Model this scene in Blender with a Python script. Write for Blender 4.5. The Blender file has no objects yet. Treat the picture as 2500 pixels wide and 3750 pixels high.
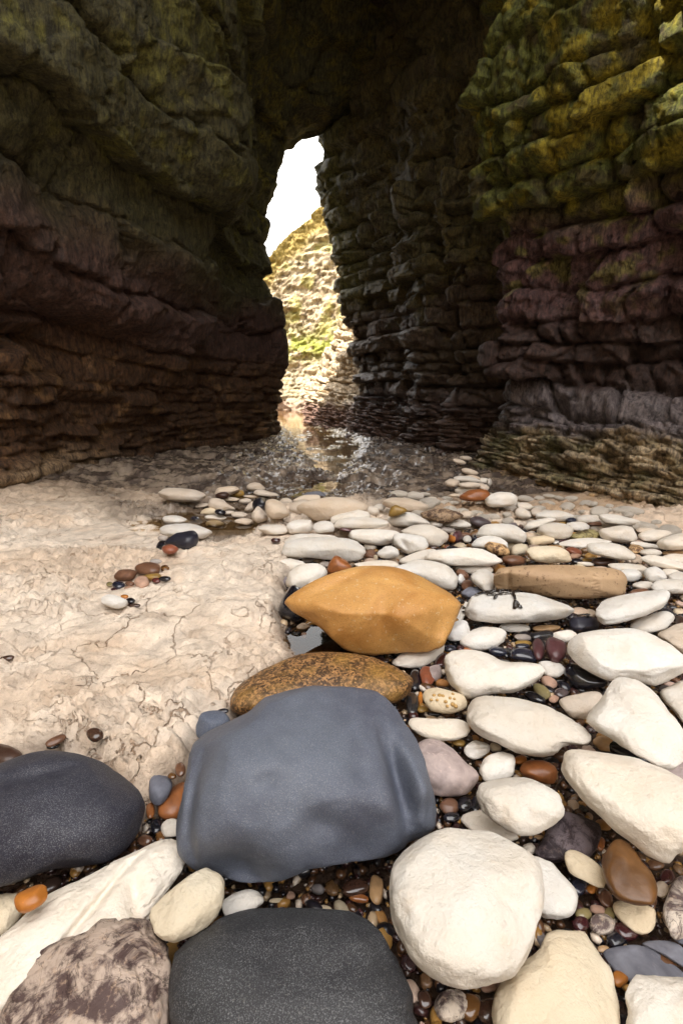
import bpy, bmesh, math, random
import numpy as np
from mathutils import Vector, Matrix
sc=bpy.context.scene
# ------------------------------------------------------------ camera, sky, sun, exposure
CAM_H=0.75
cam_d=bpy.data.cameras.new('camera'); cam=bpy.data.objects.new('camera',cam_d); sc.collection.objects.link(cam)
cam_d.sensor_fit='HORIZONTAL'; cam_d.sensor_width=24.0; cam_d.lens=16.8
cam.location=(0,0,CAM_H); cam.rotation_euler=(math.radians(90)-math.atan(445/1750.0),0,0)
cam_d.clip_start=.02; cam_d.clip_end=1500
sc.camera=cam
SUN_EL=math.radians(54); SUN_AZ=math.radians(235)     # compass direction the light comes from (0 = straight ahead)
w=bpy.data.worlds.new("World"); sc.world=w; w.use_nodes=True
nt=w.node_tree; nt.nodes.clear()
sky=nt.nodes.new('ShaderNodeTexSky'); sky.sky_type='NISHITA'; sky.sun_disc=False
sky.sun_elevation=SUN_EL; sky.sun_rotation=SUN_AZ; sky.dust_density=3.0; sky.air_density=1.0; sky.ozone_density=.6
bg=nt.nodes.new('ShaderNodeBackground'); bg.inputs[1].default_value=0.15
ow=nt.nodes.new('ShaderNodeOutputWorld'); mx=nt.nodes.new('ShaderNodeMix'); mx.data_type='RGBA'; mx.inputs[0].default_value=.8; mx.inputs[7].default_value=(7.0,6.75,6.4,1)   # bright even cloud cover
nt.links.new(sky.outputs[0],mx.inputs[6]); nt.links.new(mx.outputs[2],bg.inputs[0]); nt.links.new(bg.outputs[0],ow.inputs[0])
sd=bpy.data.lights.new('sun','SUN'); sd.energy=3.2; sd.angle=math.radians(.6); sd.color=(1,.93,.84)
sun=bpy.data.objects.new('sun',sd); sc.collection.objects.link(sun)
dv=Vector((math.sin(SUN_AZ)*math.cos(SUN_EL),math.cos(SUN_AZ)*math.cos(SUN_EL),math.sin(SUN_EL)))
sun.rotation_euler=dv.to_track_quat('Z','Y').to_euler(); sun.location=dv*30
sc.view_settings.view_transform='Standard'; sc.view_settings.look='None'
sc.view_settings.exposure=2.15; sc.view_settings.gamma=1.0; sc.view_settings.use_curve_mapping=False
sc.render.engine='CYCLES'; sc.cycles.max_bounces=6; sc.cycles.diffuse_bounces=4; sc.cycles.use_denoising=True
def _h(ix,iy,iz,seed):
    n=(ix.astype(np.int64)*374761393+iy.astype(np.int64)*668265263+iz.astype(np.int64)*2147483647+seed*974634777)&0xffffffff
    n=((n^(n>>13))*1274126177)&0xffffffff
    n=((n^(n>>16))*2246822519)&0xffffffff
    return ((n^(n>>15))&0xffffff)/float(0xffffff)
def vnoise(x,y,z=None,seed=0):
    x=np.asarray(x,float); y=np.asarray(y,float)
    x,y=np.broadcast_arrays(x,y)
    ix=np.floor(x); iy=np.floor(y); fx=x-ix; fy=y-iy
    fx=fx*fx*fx*(fx*(fx*6-15)+10); fy=fy*fy*fy*(fy*(fy*6-15)+10)
    def pl(iz):
        a=_h(ix,iy,iz,seed); b=_h(ix+1,iy,iz,seed); c=_h(ix,iy+1,iz,seed); d=_h(ix+1,iy+1,iz,seed)
        return (a*(1-fx)+b*fx)*(1-fy)+(c*(1-fx)+d*fx)*fy
    if z is None: return pl(np.zeros_like(ix))*2-1
    z=np.broadcast_to(np.asarray(z,float),x.shape); iz=np.floor(z); fz=z-iz; fz=fz*fz*(3-2*fz)
    return (pl(iz)*(1-fz)+pl(iz+1)*fz)*2-1
def fbm(x,y,z=None,oct=4,seed=0,gain=.5,lac=2.03):
    s=0; a=1; t=0
    for o in range(oct):
        k=lac**o
        s=s+a*vnoise(np.asarray(x)*k+o*17.3,np.asarray(y)*k+o*9.1,None if z is None else np.asarray(z)*k,seed+o*31); t+=a; a*=gain
    return s/t
def worley(x,y,seed=0,jit=.9):
    """F1, F2 and the id of the nearest cell in 2D"""
    x=np.asarray(x,float); y=np.asarray(y,float)
    ix=np.floor(x); iy=np.floor(y); z0=np.zeros_like(ix)
    f1=np.full(x.shape,9.); f2=np.full(x.shape,9.); cid=np.zeros(x.shape)
    for dx in (-1,0,1):
        for dy in (-1,0,1):
            cx=ix+dx; cy=iy+dy
            px=cx+.5+jit*(_h(cx,cy,z0,seed)-.5); py=cy+.5+jit*(_h(cx,cy,z0,seed+7)-.5)
            d=np.hypot(px-x,py-y); r=_h(cx,cy,z0,seed+13)
            m=d<f1; f2=np.where(m,f1,np.minimum(f2,d)); cid=np.where(m,r,cid); f1=np.where(m,d,f1)
    return f1,f2,cid
def sstep(a,b,x):
    t=np.clip((x-a)/(b-a),0,1); return t*t*(3-2*t)
def sdist(poly,x,y):
    """signed distance to a closed polygon, positive inside"""
    n=len(poly); d=np.full(np.shape(x),1e9); ins=np.zeros(np.shape(x),bool)
    for i in range(n):
        ax,ay=poly[i]; bx,by=poly[(i+1)%n]; ex,ey=bx-ax,by-ay
        t=np.clip(((x-ax)*ex+(y-ay)*ey)/(ex*ex+ey*ey+1e-12),0,1)
        d=np.minimum(d,np.hypot(x-ax-t*ex,y-ay-t*ey))
        c=((ay>y)!=(by>y))&(x<(bx-ax)*(y-ay)/((by-ay) if by!=ay else 1e-9)+ax)
        ins^=c
    return np.where(ins,d,-d)
BED=[(-3.5, -0.6), (-2.4, 0.9), (-0.882, 0.837), (-0.734, 0.87), (-0.632, 0.897), (-0.52, 0.841), (-0.418, 0.788), (-0.378, 0.798), (-0.326, 0.837), (-0.341, 0.91), (-0.278, 1.004), (-0.22, 1.179), (-0.165, 1.296), (-0.205, 1.453), (-0.254, 1.895), (-0.245, 2.138), (-0.071, 2.373), (0.391, 2.632), (0.906, 2.782), (1.356, 2.69), (1.808, 2.421), (3.6, 2.0), (5.0, -0.6)]
POOL=[(-1.161, 2.847), (-1.013, 3.136), (-0.752, 3.691), (-0.68, 4.044), (-0.048, 4.176), (0.105, 3.586), (-0.037, 3.136), (-0.442, 3.136), (-0.542, 2.604), (-0.657, 2.446), (-0.944, 2.604)]
STREAM=[(-0.236, 3.691), (-0.181, 4.467), (-0.626, 6.463), (-0.919, 8.543), (-1.548, 11.96), (-2.265, 16.85), (-1.18, 16.85), (-0.774, 11.96), (0.0, 9.125), (0.337, 6.975), (0.168, 5.885), (0.115, 4.985), (0.023, 4.044)]
FARWATER=[(-4, 11), (-0.2, 11), (3, 14), (3, 19), (-6, 24), (-8, 18)]
def floor_base(x,y):
    bed=sstep(-.03,.06,sdist(BED,x,y)+.05*fbm(x*4,y*4,oct=3,seed=301)+.012*fbm(x*22,y*22,oct=2,seed=302))
    z=-.07*bed
    z=z-.045*sstep(-.12,.10,sdist(POOL,x,y))-.06*sstep(-.15,.15,sdist(STREAM,x,y))-.10*sstep(-.3,.4,sdist(FARWATER,x,y))
    return z,bed
# ------------------------------------------------------------ helpers
col=sc.collection
def setup(o,label=None,cat=None,group=None,kind=None,parent=None):
    if label: o['label']=label
    if cat: o['category']=cat
    if group: o['group']=group
    if kind: o['kind']=kind
    if parent: o.parent=parent
    return o
def link(name,me,mat,loc=(0,0,0)):
    o=bpy.data.objects.new(name,me); col.objects.link(o); o.location=loc
    if mat and not me.materials: me.materials.append(mat)
    return o
def mesh_np(name,co,faces,colors=None,smooth=True):
    """mesh from arrays; faces (n,3) or (n,4)"""
    me=bpy.data.meshes.new(name); co=np.ascontiguousarray(co,dtype=np.float32); faces=np.ascontiguousarray(faces,dtype=np.int32)
    n,k=faces.shape
    me.vertices.add(len(co)); me.vertices.foreach_set('co',co.ravel())
    me.loops.add(n*k); me.loops.foreach_set('vertex_index',faces.ravel())
    me.polygons.add(n); me.polygons.foreach_set('loop_start',np.arange(0,n*k,k,dtype=np.int32)); me.polygons.foreach_set('loop_total',np.full(n,k,dtype=np.int32))
    if smooth: me.polygons.foreach_set('use_smooth',np.ones(n,dtype=bool))
    me.update(calc_edges=True)
    if colors is not None:
        for nm,a in colors.items():
            if a.ndim==2:
                at=me.color_attributes.new(nm,'FLOAT_COLOR','POINT'); c=np.ones((len(co),4),dtype=np.float32); c[:,:3]=a; at.data.foreach_set('color',c.ravel())
            else:
                at=me.attributes.new(nm,'FLOAT','POINT'); at.data.foreach_set('value',a.astype(np.float32).ravel())
    return me
def grid_faces(nr,nc):
    i=np.arange(nr*nc).reshape(nr,nc)
    return np.stack([i[:-1,:-1],i[:-1,1:],i[1:,1:],i[1:,:-1]],-1).reshape(-1,4)
class NT:
    def __init__(s,name):
        s.m=bpy.data.materials.new(name); s.m.use_nodes=True; s.t=s.m.node_tree; s.t.nodes.clear()
        s.out=s.n('ShaderNodeOutputMaterial')
    def n(s,ty,**k):
        x=s.t.nodes.new(ty)
        for a,b in k.items(): setattr(x,a,b)
        return x
    def l(s,a,b): s.t.links.new(a,b)
    def noise(s,vec,scale,detail=4,rough=.55,dist=0):
        x=s.n('ShaderNodeTexNoise'); x.inputs['Scale'].default_value=scale; x.inputs['Detail'].default_value=detail
        x.inputs['Roughness'].default_value=rough; x.inputs['Distortion'].default_value=dist; s.l(vec,x.inputs['Vector']); return x.outputs['Fac']
    def ramp(s,fac,stops):
        r=s.n('ShaderNodeValToRGB'); e=r.color_ramp.elements
        while len(e)<len(stops): e.new(.5)
        for q,(p,c) in zip(e,stops):
            q.position=p; q.color=(c,c,c,1) if not isinstance(c,tuple) else c+(1,)
        s.l(fac,r.inputs[0]); return r.outputs[0]
    def mix(s,fac,a,b,mode='MIX'):
        x=s.n('ShaderNodeMix',data_type='RGBA',blend_type=mode)
        for sock,v in ((x.inputs[0],fac),(x.inputs[6],a),(x.inputs[7],b)):
            if isinstance(v,(int,float)): sock.default_value=v
            elif isinstance(v,tuple): sock.default_value=v+(1,) if len(v)==3 else v
            else: s.l(v,sock)
        return x.outputs[2]
    def math(s,op,a,b=0.0):
        x=s.n('ShaderNodeMath',operation=op)
        for sock,v in ((x.inputs[0],a),(x.inputs[1],b)):
            if isinstance(v,(int,float)): sock.default_value=v
            else: s.l(v,sock)
        return x.outputs[0]
    def bump(s,h,dist,strength=1,normal=None):
        b=s.n('ShaderNodeBump'); b.inputs['Strength'].default_value=strength; b.inputs['Distance'].default_value=dist
        s.l(h,b.inputs['Height'])
        if normal is not None: s.l(normal,b.inputs['Normal'])
        return b.outputs[0]
    def bsdf(s,color,rough,normal=None,spec=.5,coat=0,coatr=.05):
        p=s.n('ShaderNodeBsdfPrincipled')
        for nm,v in (('Base Color',color),('Roughness',rough)):
            if isinstance(v,(int,float)): p.inputs[nm].default_value=v
            elif isinstance(v,tuple): p.inputs[nm].default_value=v+(1,)
            else: s.l(v,p.inputs[nm])
        p.inputs['Specular IOR Level'].default_value=spec; p.inputs['Coat Weight'].default_value=coat; p.inputs['Coat Roughness'].default_value=coatr
        if normal is not None: s.l(normal,p.inputs['Normal'])
        s.l(p.outputs[0],s.out.inputs[0]); return p
def stone_vec(t):
    tc=t.n('ShaderNodeTexCoord'); oi=t.n('ShaderNodeObjectInfo')
    v=t.n('ShaderNodeVectorMath',operation='ADD'); t.l(tc.outputs['Object'],v.inputs[0])
    m=t.n('ShaderNodeVectorMath',operation='SCALE'); t.l(oi.outputs['Location'],m.inputs[0]); m.inputs['Scale'].default_value=7.3
    t.l(m.outputs[0],v.inputs[1]); return v.outputs[0],oi.outputs['Color'],oi.outputs['Random']
M={}
def make_stone_mats():
    t=NT('chalk_stone'); v,c,r=stone_vec(t)
    n1=t.noise(v,9,5,.6); n2=t.noise(v,60,6,.65); n3=t.noise(v,22,4,.6); n4=t.noise(v,320,3,.6)
    cc=t.mix(t.ramp(n1,[(.35,0.0),(.7,1.0)]),c,t.mix(1.0,c,(.93,.87,.80),'MULTIPLY'))
    cc=t.mix(t.math('MULTIPLY',t.ramp(n3,[(.60,0.0),(.78,1.0)]),.35),cc,(.62,.43,.24))
    cc=t.mix(t.math('MULTIPLY',t.ramp(n2,[(.22,1.0),(.36,0.0)]),.45),cc,(.36,.31,.28))
    nb=t.bump(n2,.0032,1); nb=t.bump(n3,.009,.9,nb); nb=t.bump(n4,.0010,.8,nb)
    t.bsdf(cc,.8,nb,.25); M['chalk']=t.m
    t=NT('speckled_stone'); v,c,r=stone_vec(t)
    n1=t.noise(v,5,3); n2=t.noise(v,620,2,.8); n3=t.noise(v,300,3,.75); n4=t.noise(v,22,5,.6)
    cc=t.mix(t.ramp(n1,[(.3,0.0),(.7,1.0)]),t.mix(1.0,c,(.74,.72,.80),'MULTIPLY'),t.mix(1.0,c,(1.2,1.22,1.2),'MULTIPLY'))
    cc=t.mix(t.math('MULTIPLY',t.ramp(n2,[(.52,0.0),(.68,1.0)]),t.math('MULTIPLY',t.ramp(n4,[(.35,.3),(.62,1.0)]),.55)),cc,(.42,.43,.44))
    cc=t.mix(t.math('MULTIPLY',t.ramp(n3,[(.60,0.0),(.72,1.0)]),.22),cc,(.50,.48,.42))
    cc=t.mix(t.math('MULTIPLY',t.ramp(n4,[(.45,0.0),(.66,1.0)]),.4),cc,t.mix(1.0,c,(1.35,1.38,1.4),'MULTIPLY'))
    cc=t.mix(t.math('MULTIPLY',t.ramp(n3,[(.28,1.0),(.36,0.0)]),.6),cc,(.02,.02,.025))
    nb=t.bump(n2,.0009,.8); nb=t.bump(n4,.006,.5,nb)
    t.bsdf(cc,.5,nb,.35); M['speck']=t.m
    t=NT('sandstone'); v,c,r=stone_vec(t)
    n1=t.noise(v,5,5,.6,1.2); n2=t.noise(v,260,3,.7); n3=t.noise(v,26,5,.65); n5=t.noise(v,90,2,.5)
    cc=t.mix(t.ramp(n1,[(.3,0.0),(.72,1.0)]),t.mix(1.0,c,(1.18,1.22,1.3),'MULTIPLY'),t.mix(1.0,c,(.80,.66,.52),'MULTIPLY'))
    cc=t.mix(t.math('MULTIPLY',t.ramp(n3,[(.5,0.0),(.75,1.0)]),.35),cc,(.36,.16,.04))
    cc=t.mix(t.math('MULTIPLY',t.ramp(n5,[(.64,0.0),(.70,1.0)]),.45),cc,(.68,.55,.35)); cc=t.mix(t.math('MULTIPLY',t.ramp(n2,[(.38,1.0),(.46,0.0)]),.35),cc,(.20,.09,.03))
    nb=t.bump(n2,.0006,.7); nb=t.bump(n3,.005,.5,nb)
    t.bsdf(cc,.55,nb,.4); M['sand']=t.m
    t=NT('banded_sandstone'); v,c,r=stone_vec(t)
    n1=t.noise(v,7,5,.6,.8); n2=t.noise(v,220,3,.7); n3=t.noise(v,48,5,.7)
    sep=t.n('ShaderNodeSeparateXYZ'); t.l(v,sep.inputs[0])
    cc=t.mix(n1,t.mix(1.0,c,(1.15,1.1,1.0),'MULTIPLY'),t.mix(1.0,c,(.72,.62,.55),'MULTIPLY'))
    cc=t.mix(t.math('MULTIPLY',t.ramp(n3,[(.58,0.0),(.64,1.0)]),.7),cc,(.10,.045,.02))
    nb=t.bump(n2,.0008,.7); nb=t.bump(n3,.004,.6,nb)
    t.bsdf(cc,.6,nb,.35); M['sandb']=t.m
    t=NT('granular_stone'); v,c,r=stone_vec(t)
    vo=t.n('ShaderNodeTexVoronoi'); vo.inputs['Scale'].default_value=190; t.l(v,vo.inputs['Vector'])
    n1=t.noise(v,70,5,.75); n2=t.noise(v,12,4)
    cc=t.mix(t.ramp(vo.outputs['Color'],[(.25,0.0),(.75,1.0)]),t.mix(1.0,c,(.30,.27,.27),'MULTIPLY'),t.mix(1.0,c,(2.6,2.5,2.4),'MULTIPLY'))
    cc=t.mix(t.ramp(n1,[(.48,0.0),(.6,1.0)]),cc,t.mix(1.0,c,(.35,.33,.4),'MULTIPLY'))
    cc=t.mix(t.math('MULTIPLY',t.ramp(n2,[(.45,0.0),(.7,1.0)]),.6),cc,(.40,.22,.05))
    nb=t.bump(n1,.004,.9); nb=t.bump(vo.outputs['Distance'],.0012,.6,nb)
    t.bsdf(cc,.42,nb,.5); M['gran']=t.m
    t=NT('mottled_stone'); v,c,r=stone_vec(t)
    n1=t.noise(v,26,6,.7,.6); n2=t.noise(v,95,5,.7); n3=t.noise(v,10,5,.6,1.5); n4=t.noise(v,330,3,.6)
    cc=t.mix(t.ramp(n1,[(.44,0.0),(.56,1.0)]),t.mix(1.0,c,(.30,.24,.26),'MULTIPLY'),t.mix(1.0,c,(1.6,1.6,1.55),'MULTIPLY'))
    cc=t.mix(t.math('MULTIPLY',t.ramp(n2,[(.55,0.0),(.68,1.0)]),.5),cc,t.mix(1.0,c,(1.9,1.7,1.4),'MULTIPLY'))
    cc=t.mix(t.math('MULTIPLY',t.ramp(n3,[(.49,0.0),(.5,1.0),(.515,0.0)]),.75),cc,(.03,.015,.012))
    nb=t.bump(n1,.006,.8); nb=t.bump(n2,.0015,.8,nb); nb=t.bump(n4,.0006,.6,nb)
    t.bsdf(cc,.6,nb,.35); M['mott']=t.m
    for nm,ro,spec,coat in (('matte',.65,.3,0),('wetm',.38,.5,.15),('wet',.22,.5,.9)):
        t=NT(nm+'_pebble'); v,c,r=stone_vec(t)
        n1=t.noise(v,30,4,.6,.5); n2=t.noise(v,240,3,.6); n3=t.noise(v,75,4,.65,.4)
        cc=t.mix(t.ramp(n1,[(.3,0.0),(.7,1.0)]),t.mix(1.0,c,(.7,.66,.66),'MULTIPLY'),t.mix(1.0,c,(1.3,1.25,1.2),'MULTIPLY'))
        cc=t.mix(t.math('MULTIPLY',t.ramp(n3,[(.6,0.0),(.72,1.0)]),.35),cc,t.mix(1.0,c,(2.2,2.0,1.8),'MULTIPLY'))
        nb=t.bump(n1,.002,.5); nb=t.bump(n2,.0003,.5,nb)
        t.bsdf(cc,ro,nb,spec,coat,.07); M[nm]=t.m
make_stone_mats()
def rock_mat(name,rough=.2,bump1=.02,bump2=.006,wetattr=True,sp=.5,coat=.35,cracks=False,b3=.0012,con=0.0):
    t=NT(name); tc=t.n('ShaderNodeTexCoord'); v=tc.outputs['Object']
    a=t.n('ShaderNodeAttribute',attribute_name='tint'); c=a.outputs['Color']
    w_=t.n('ShaderNodeAttribute',attribute_name='wet').outputs['Fac']
    n1=t.noise(v,14,6,.65,.3); n2=t.noise(v,70,5,.7); n3=t.noise(v,260,3,.7)
    cc=t.mix(t.ramp(n1,[(.3,0.0),(.7,1.0)]),t.mix(1.0,c,(.70,.68,.66),'MULTIPLY'),t.mix(1.0,c,(1.22,1.2,1.16),'MULTIPLY'))
    cc=t.mix(t.math('MULTIPLY',t.ramp(n2,[(.30,1.0),(.42,0.0)]),.55),cc,t.mix(1.0,c,(.45,.38,.32),'MULTIPLY'))
    if con:
        mp=t.n('ShaderNodeMapping'); t.l(v,mp.inputs[0]); mp.inputs['Scale'].default_value=(1,1,.28)
        n4=t.noise(mp.outputs[0],38,6,.75,.4); n5=t.noise(v,150,4,.75)
        cc=t.mix(t.ramp(n4,[(.40,0.0),(.60,1.0)]),t.mix(1.0,cc,(.42,.40,.40),'MULTIPLY'),t.mix(1.0,cc,(1.65,1.6,1.45),'MULTIPLY'))
        cc=t.mix(t.math('MULTIPLY',t.ramp(n5,[(.57,0.0),(.66,1.0)]),.5),cc,t.mix(1.0,cc,(2.4,2.2,1.9),'MULTIPLY')); nb=t.bump(n4,.012,.8)
    nb=t.bump(n1,bump1,.8,nb if con else None); nb=t.bump(n2,bump2,.8,nb); nb=t.bump(n3,b3,.6,nb)
    if cracks:
        dn=t.n('ShaderNodeTexNoise'); dn.inputs['Scale'].default_value=9; dn.inputs['Detail'].default_value=5; t.l(v,dn.inputs['Vector'])
        ad=t.n('ShaderNodeVectorMath',operation='MULTIPLY_ADD'); t.l(dn.outputs['Color'],ad.inputs[0]); ad.inputs[1].default_value=(.22,.22,.22); t.l(v,ad.inputs[2])
        gate=t.ramp(t.noise(v,2.6,3),[(.42,0.0),(.6,1.0)])
        for scl,wd,am in ((4.3,.016,.7),(15,.02,.16)):
            vo=t.n('ShaderNodeTexVoronoi',feature='DISTANCE_TO_EDGE'); vo.inputs['Scale'].default_value=scl; t.l(ad.outputs[0],vo.inputs['Vector'])
            e=t.ramp(vo.outputs['Distance'],[(0.0,1.0),(wd,0.0)]); e=t.math('MULTIPLY',e,gate)
            cc=t.mix(t.math('MULTIPLY',e,am),cc,t.mix(1.0,c,(.52,.34,.20),'MULTIPLY')); nb=t.bump(t.math('SUBTRACT',1.0,e),.012,am+.15,nb)
    ro=t.ramp(w_,[(0.0,.85),(1.0,rough)]) ; ro=t.math('ADD',ro,t.math('MULTIPLY',t.math('SUBTRACT',n2,.5),.3))
    p=t.bsdf(cc,ro,nb,sp); t.l(t.math('MULTIPLY',w_,coat),p.inputs['Coat Weight']); p.inputs['Coat Roughness'].default_value=.12
    return t.m
M['floor']=rock_mat('chalk_floor',rough=.16,bump1=.016,bump2=.009,sp=.5,coat=.6,cracks=True)
M['wall']=rock_mat('cave_rock',rough=.26,bump1=.034,bump2=.026,sp=.32,coat=.10,b3=.004,con=1.0)
M['cliff']=rock_mat('cliff_rock',bump1=.06,bump2=.012)
t=NT('sea_water'); tc=t.n('ShaderNodeTexCoord')
n1=t.noise(tc.outputs['Object'],7,3,.5,.3); nb=t.bump(n1,.006,.3)
tr=t.n('ShaderNodeBsdfTransparent'); tr.inputs[0].default_value=(.72,.62,.45,1)
gl=t.n('ShaderNodeBsdfGlossy'); gl.inputs['Roughness'].default_value=.03; gl.inputs[0].default_value=(1,1,1,1); t.l(nb,gl.inputs['Normal'])
fr=t.n('ShaderNodeFresnel'); fr.inputs[0].default_value=1.34; t.l(nb,fr.inputs['Normal'])
mx=t.n('ShaderNodeMixShader'); t.l(fr.outputs[0],mx.inputs[0]); t.l(tr.outputs[0],mx.inputs[1]); t.l(gl.outputs[0],mx.inputs[2]); t.l(mx.outputs[0],t.out.inputs[0])
M['water']=t.m
M['still']=t.m.copy(); M['still'].name='still_water'
for q in M['still'].node_tree.nodes:
    if q.type=='BUMP': q.inputs['Strength'].default_value=.04
# ------------------------------------------------------------ the floor of the cave
def lerp3(a,b,f): return np.asarray(a)[None,:]*(1-f[:,None])+np.asarray(b)[None,:]*f[:,None]
def axis(parts):
    out=[parts[0][0]]
    for a,b,st in parts:
        x=a
        while x<b-1e-6: x=min(b,x+ (st(x) if callable(st) else st)); out.append(x)
    return np.array(out)
def facet(x,y,seed,jit=.9):
    """tilted flat facets: offset and slope of the nearest cell, and the distance to its edge"""
    ix=np.floor(x); iy=np.floor(y); z0=np.zeros_like(ix); f1=np.full(x.shape,9.); f2=f1.copy(); d=np.zeros(x.shape)
    for dx in (-1,0,1):
        for dy in (-1,0,1):
            cx=ix+dx; cy=iy+dy; px=cx+.5+jit*(_h(cx,cy,z0,seed)-.5); py=cy+.5+jit*(_h(cx,cy,z0,seed+7)-.5)
            r=np.hypot(px-x,py-y); v=(_h(cx,cy,z0,seed+13)-.5)*1.4+(_h(cx,cy,z0,seed+17)-.5)*1.6*(x-px)+(_h(cx,cy,z0,seed+19)-.5)*1.6*(y-py)
            m=r<f1; f2=np.where(m,f1,np.minimum(f2,r)); d=np.where(m,v,d); f1=np.where(m,r,f1)
    return d,f2-f1
def relief(X,Y,bed):
    """fine shape of the wave-worn rock floor"""
    wx=X+.09*fbm(X*3,Y*3,oct=3,seed=3); wy=Y+.09*fbm(X*3,Y*3,oct=3,seed=5)
    f1,f2,_=worley(wx*3.6,wy*6.5,seed=11); big=(.55-f1)*.026
    g1,g2,_=worley(wx*12,wy*20,seed=12); mid=np.sqrt(np.clip(g2-g1,0,.5)/.5)
    h1,h2,_=worley(wx*34+3*big,wy*52,seed=15); fin=np.sqrt(np.clip(h2-h1,0,.5)/.5)
    rough=sstep(-.25,.35,fbm(X*1.7,Y*2.4,oct=3,seed=21)+.1)
    ra=(.3+.7*rough); z=1.3*big+.034*(mid-.75)*ra+.016*(fin-.7)*(.15+rough)+.028*fbm(X*.9,Y*1.2,oct=3,seed=2)+.008*fbm(X*9,Y*12,oct=4,seed=8)
    k1,k2,_=worley(wx*2.1+.25*fbm(X*9,Y*9,oct=3,seed=17),wy*3.0+.25*fbm(X*9+4,Y*9,oct=3,seed=18),seed=19); z-=.022*np.exp(-((k2-k1)/.035)**2)*sstep(-.2,.2,fbm(X*1.1,Y*1.1,oct=2,seed=20)+.05)
    m1,m2,mi=worley(X*58+2*fbm(X*20,Y*20,oct=2,seed=22),Y*80,seed=23); z-=.006*np.exp(-((m2-m1)/.12)**2)*(.2+rough); z-=.006*(mi>.93)*np.clip(.5-m1,0,.5)*2*rough
    ter=fbm(X*.8+.3*Y,Y*1.6,oct=4,seed=40); z+=.03*(sstep(.0,.04,ter)+sstep(.2,.24,ter)-1)*.7
    return z
def floor_z(X,Y):
    z,bed=floor_base(X,Y)
    far=sstep(2.9,4.2,Y)*(1-sstep(12,20,Y))
    r=relief(X,Y,bed)
    # broken wet ledges of the passage
    wx=X+.15*fbm(X*2,Y*2,oct=3,seed=61); wy=Y+.2*fbm(X*2,Y*2,oct=3,seed=62)
    a1,a2,ai=worley(wx*1.7,wy*2.8,seed=63); b1,b2,bi=worley(wx*4.5,wy*8,seed=64)
    led=.045*(ai-.5)+.03*(bi-.5)+.02*np.sqrt(np.clip(a2-a1,0,.3)/.3)-.01+.014*np.sqrt(np.clip(b2-b1,0,.3)/.3)+.008*fbm(X*14,Y*14,oct=3,seed=66)
    ff,_e=facet(X*5+Y,Y*6,67); fg,_e=facet(X*15,Y*17+X*3,68); led=led+.030*ff+.008*fg
    z=z+(r*(1-far)+ (led*.9+.3*r)*far)*(1-bed*.9)
    # the rock rises to the foot of the walls
    nearpool=sstep(-.22,-.06,sdist(POOL,X,Y)); z=np.where(Y<3.5,np.maximum(z,-.012-.2*bed-.2*nearpool),z)
    z=z+.030*far*(1-sstep(-.15,.1,sdist(STREAM,X,Y)))*(1-sstep(8,11,Y))
    side=sstep(1.25,2.3,np.abs(X+.35*sstep(3,7,Y)))*sstep(2.2,3.4,Y)*(1-sstep(9,12,Y)); z=z+.08*side*(1-bed)
    slab=np.where(X<0,1,0)*sstep(.02,.25,-sdist(BED,X,Y))*(1-sstep(2.6,3.6,Y)); z=z+.012*slab
    for cx_,cy_,r0,dp in PITS: z=z-(1-sstep(r0*.5,r0,np.hypot(X-cx_,(Y-cy_)))) *dp
    return z,bed
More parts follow.
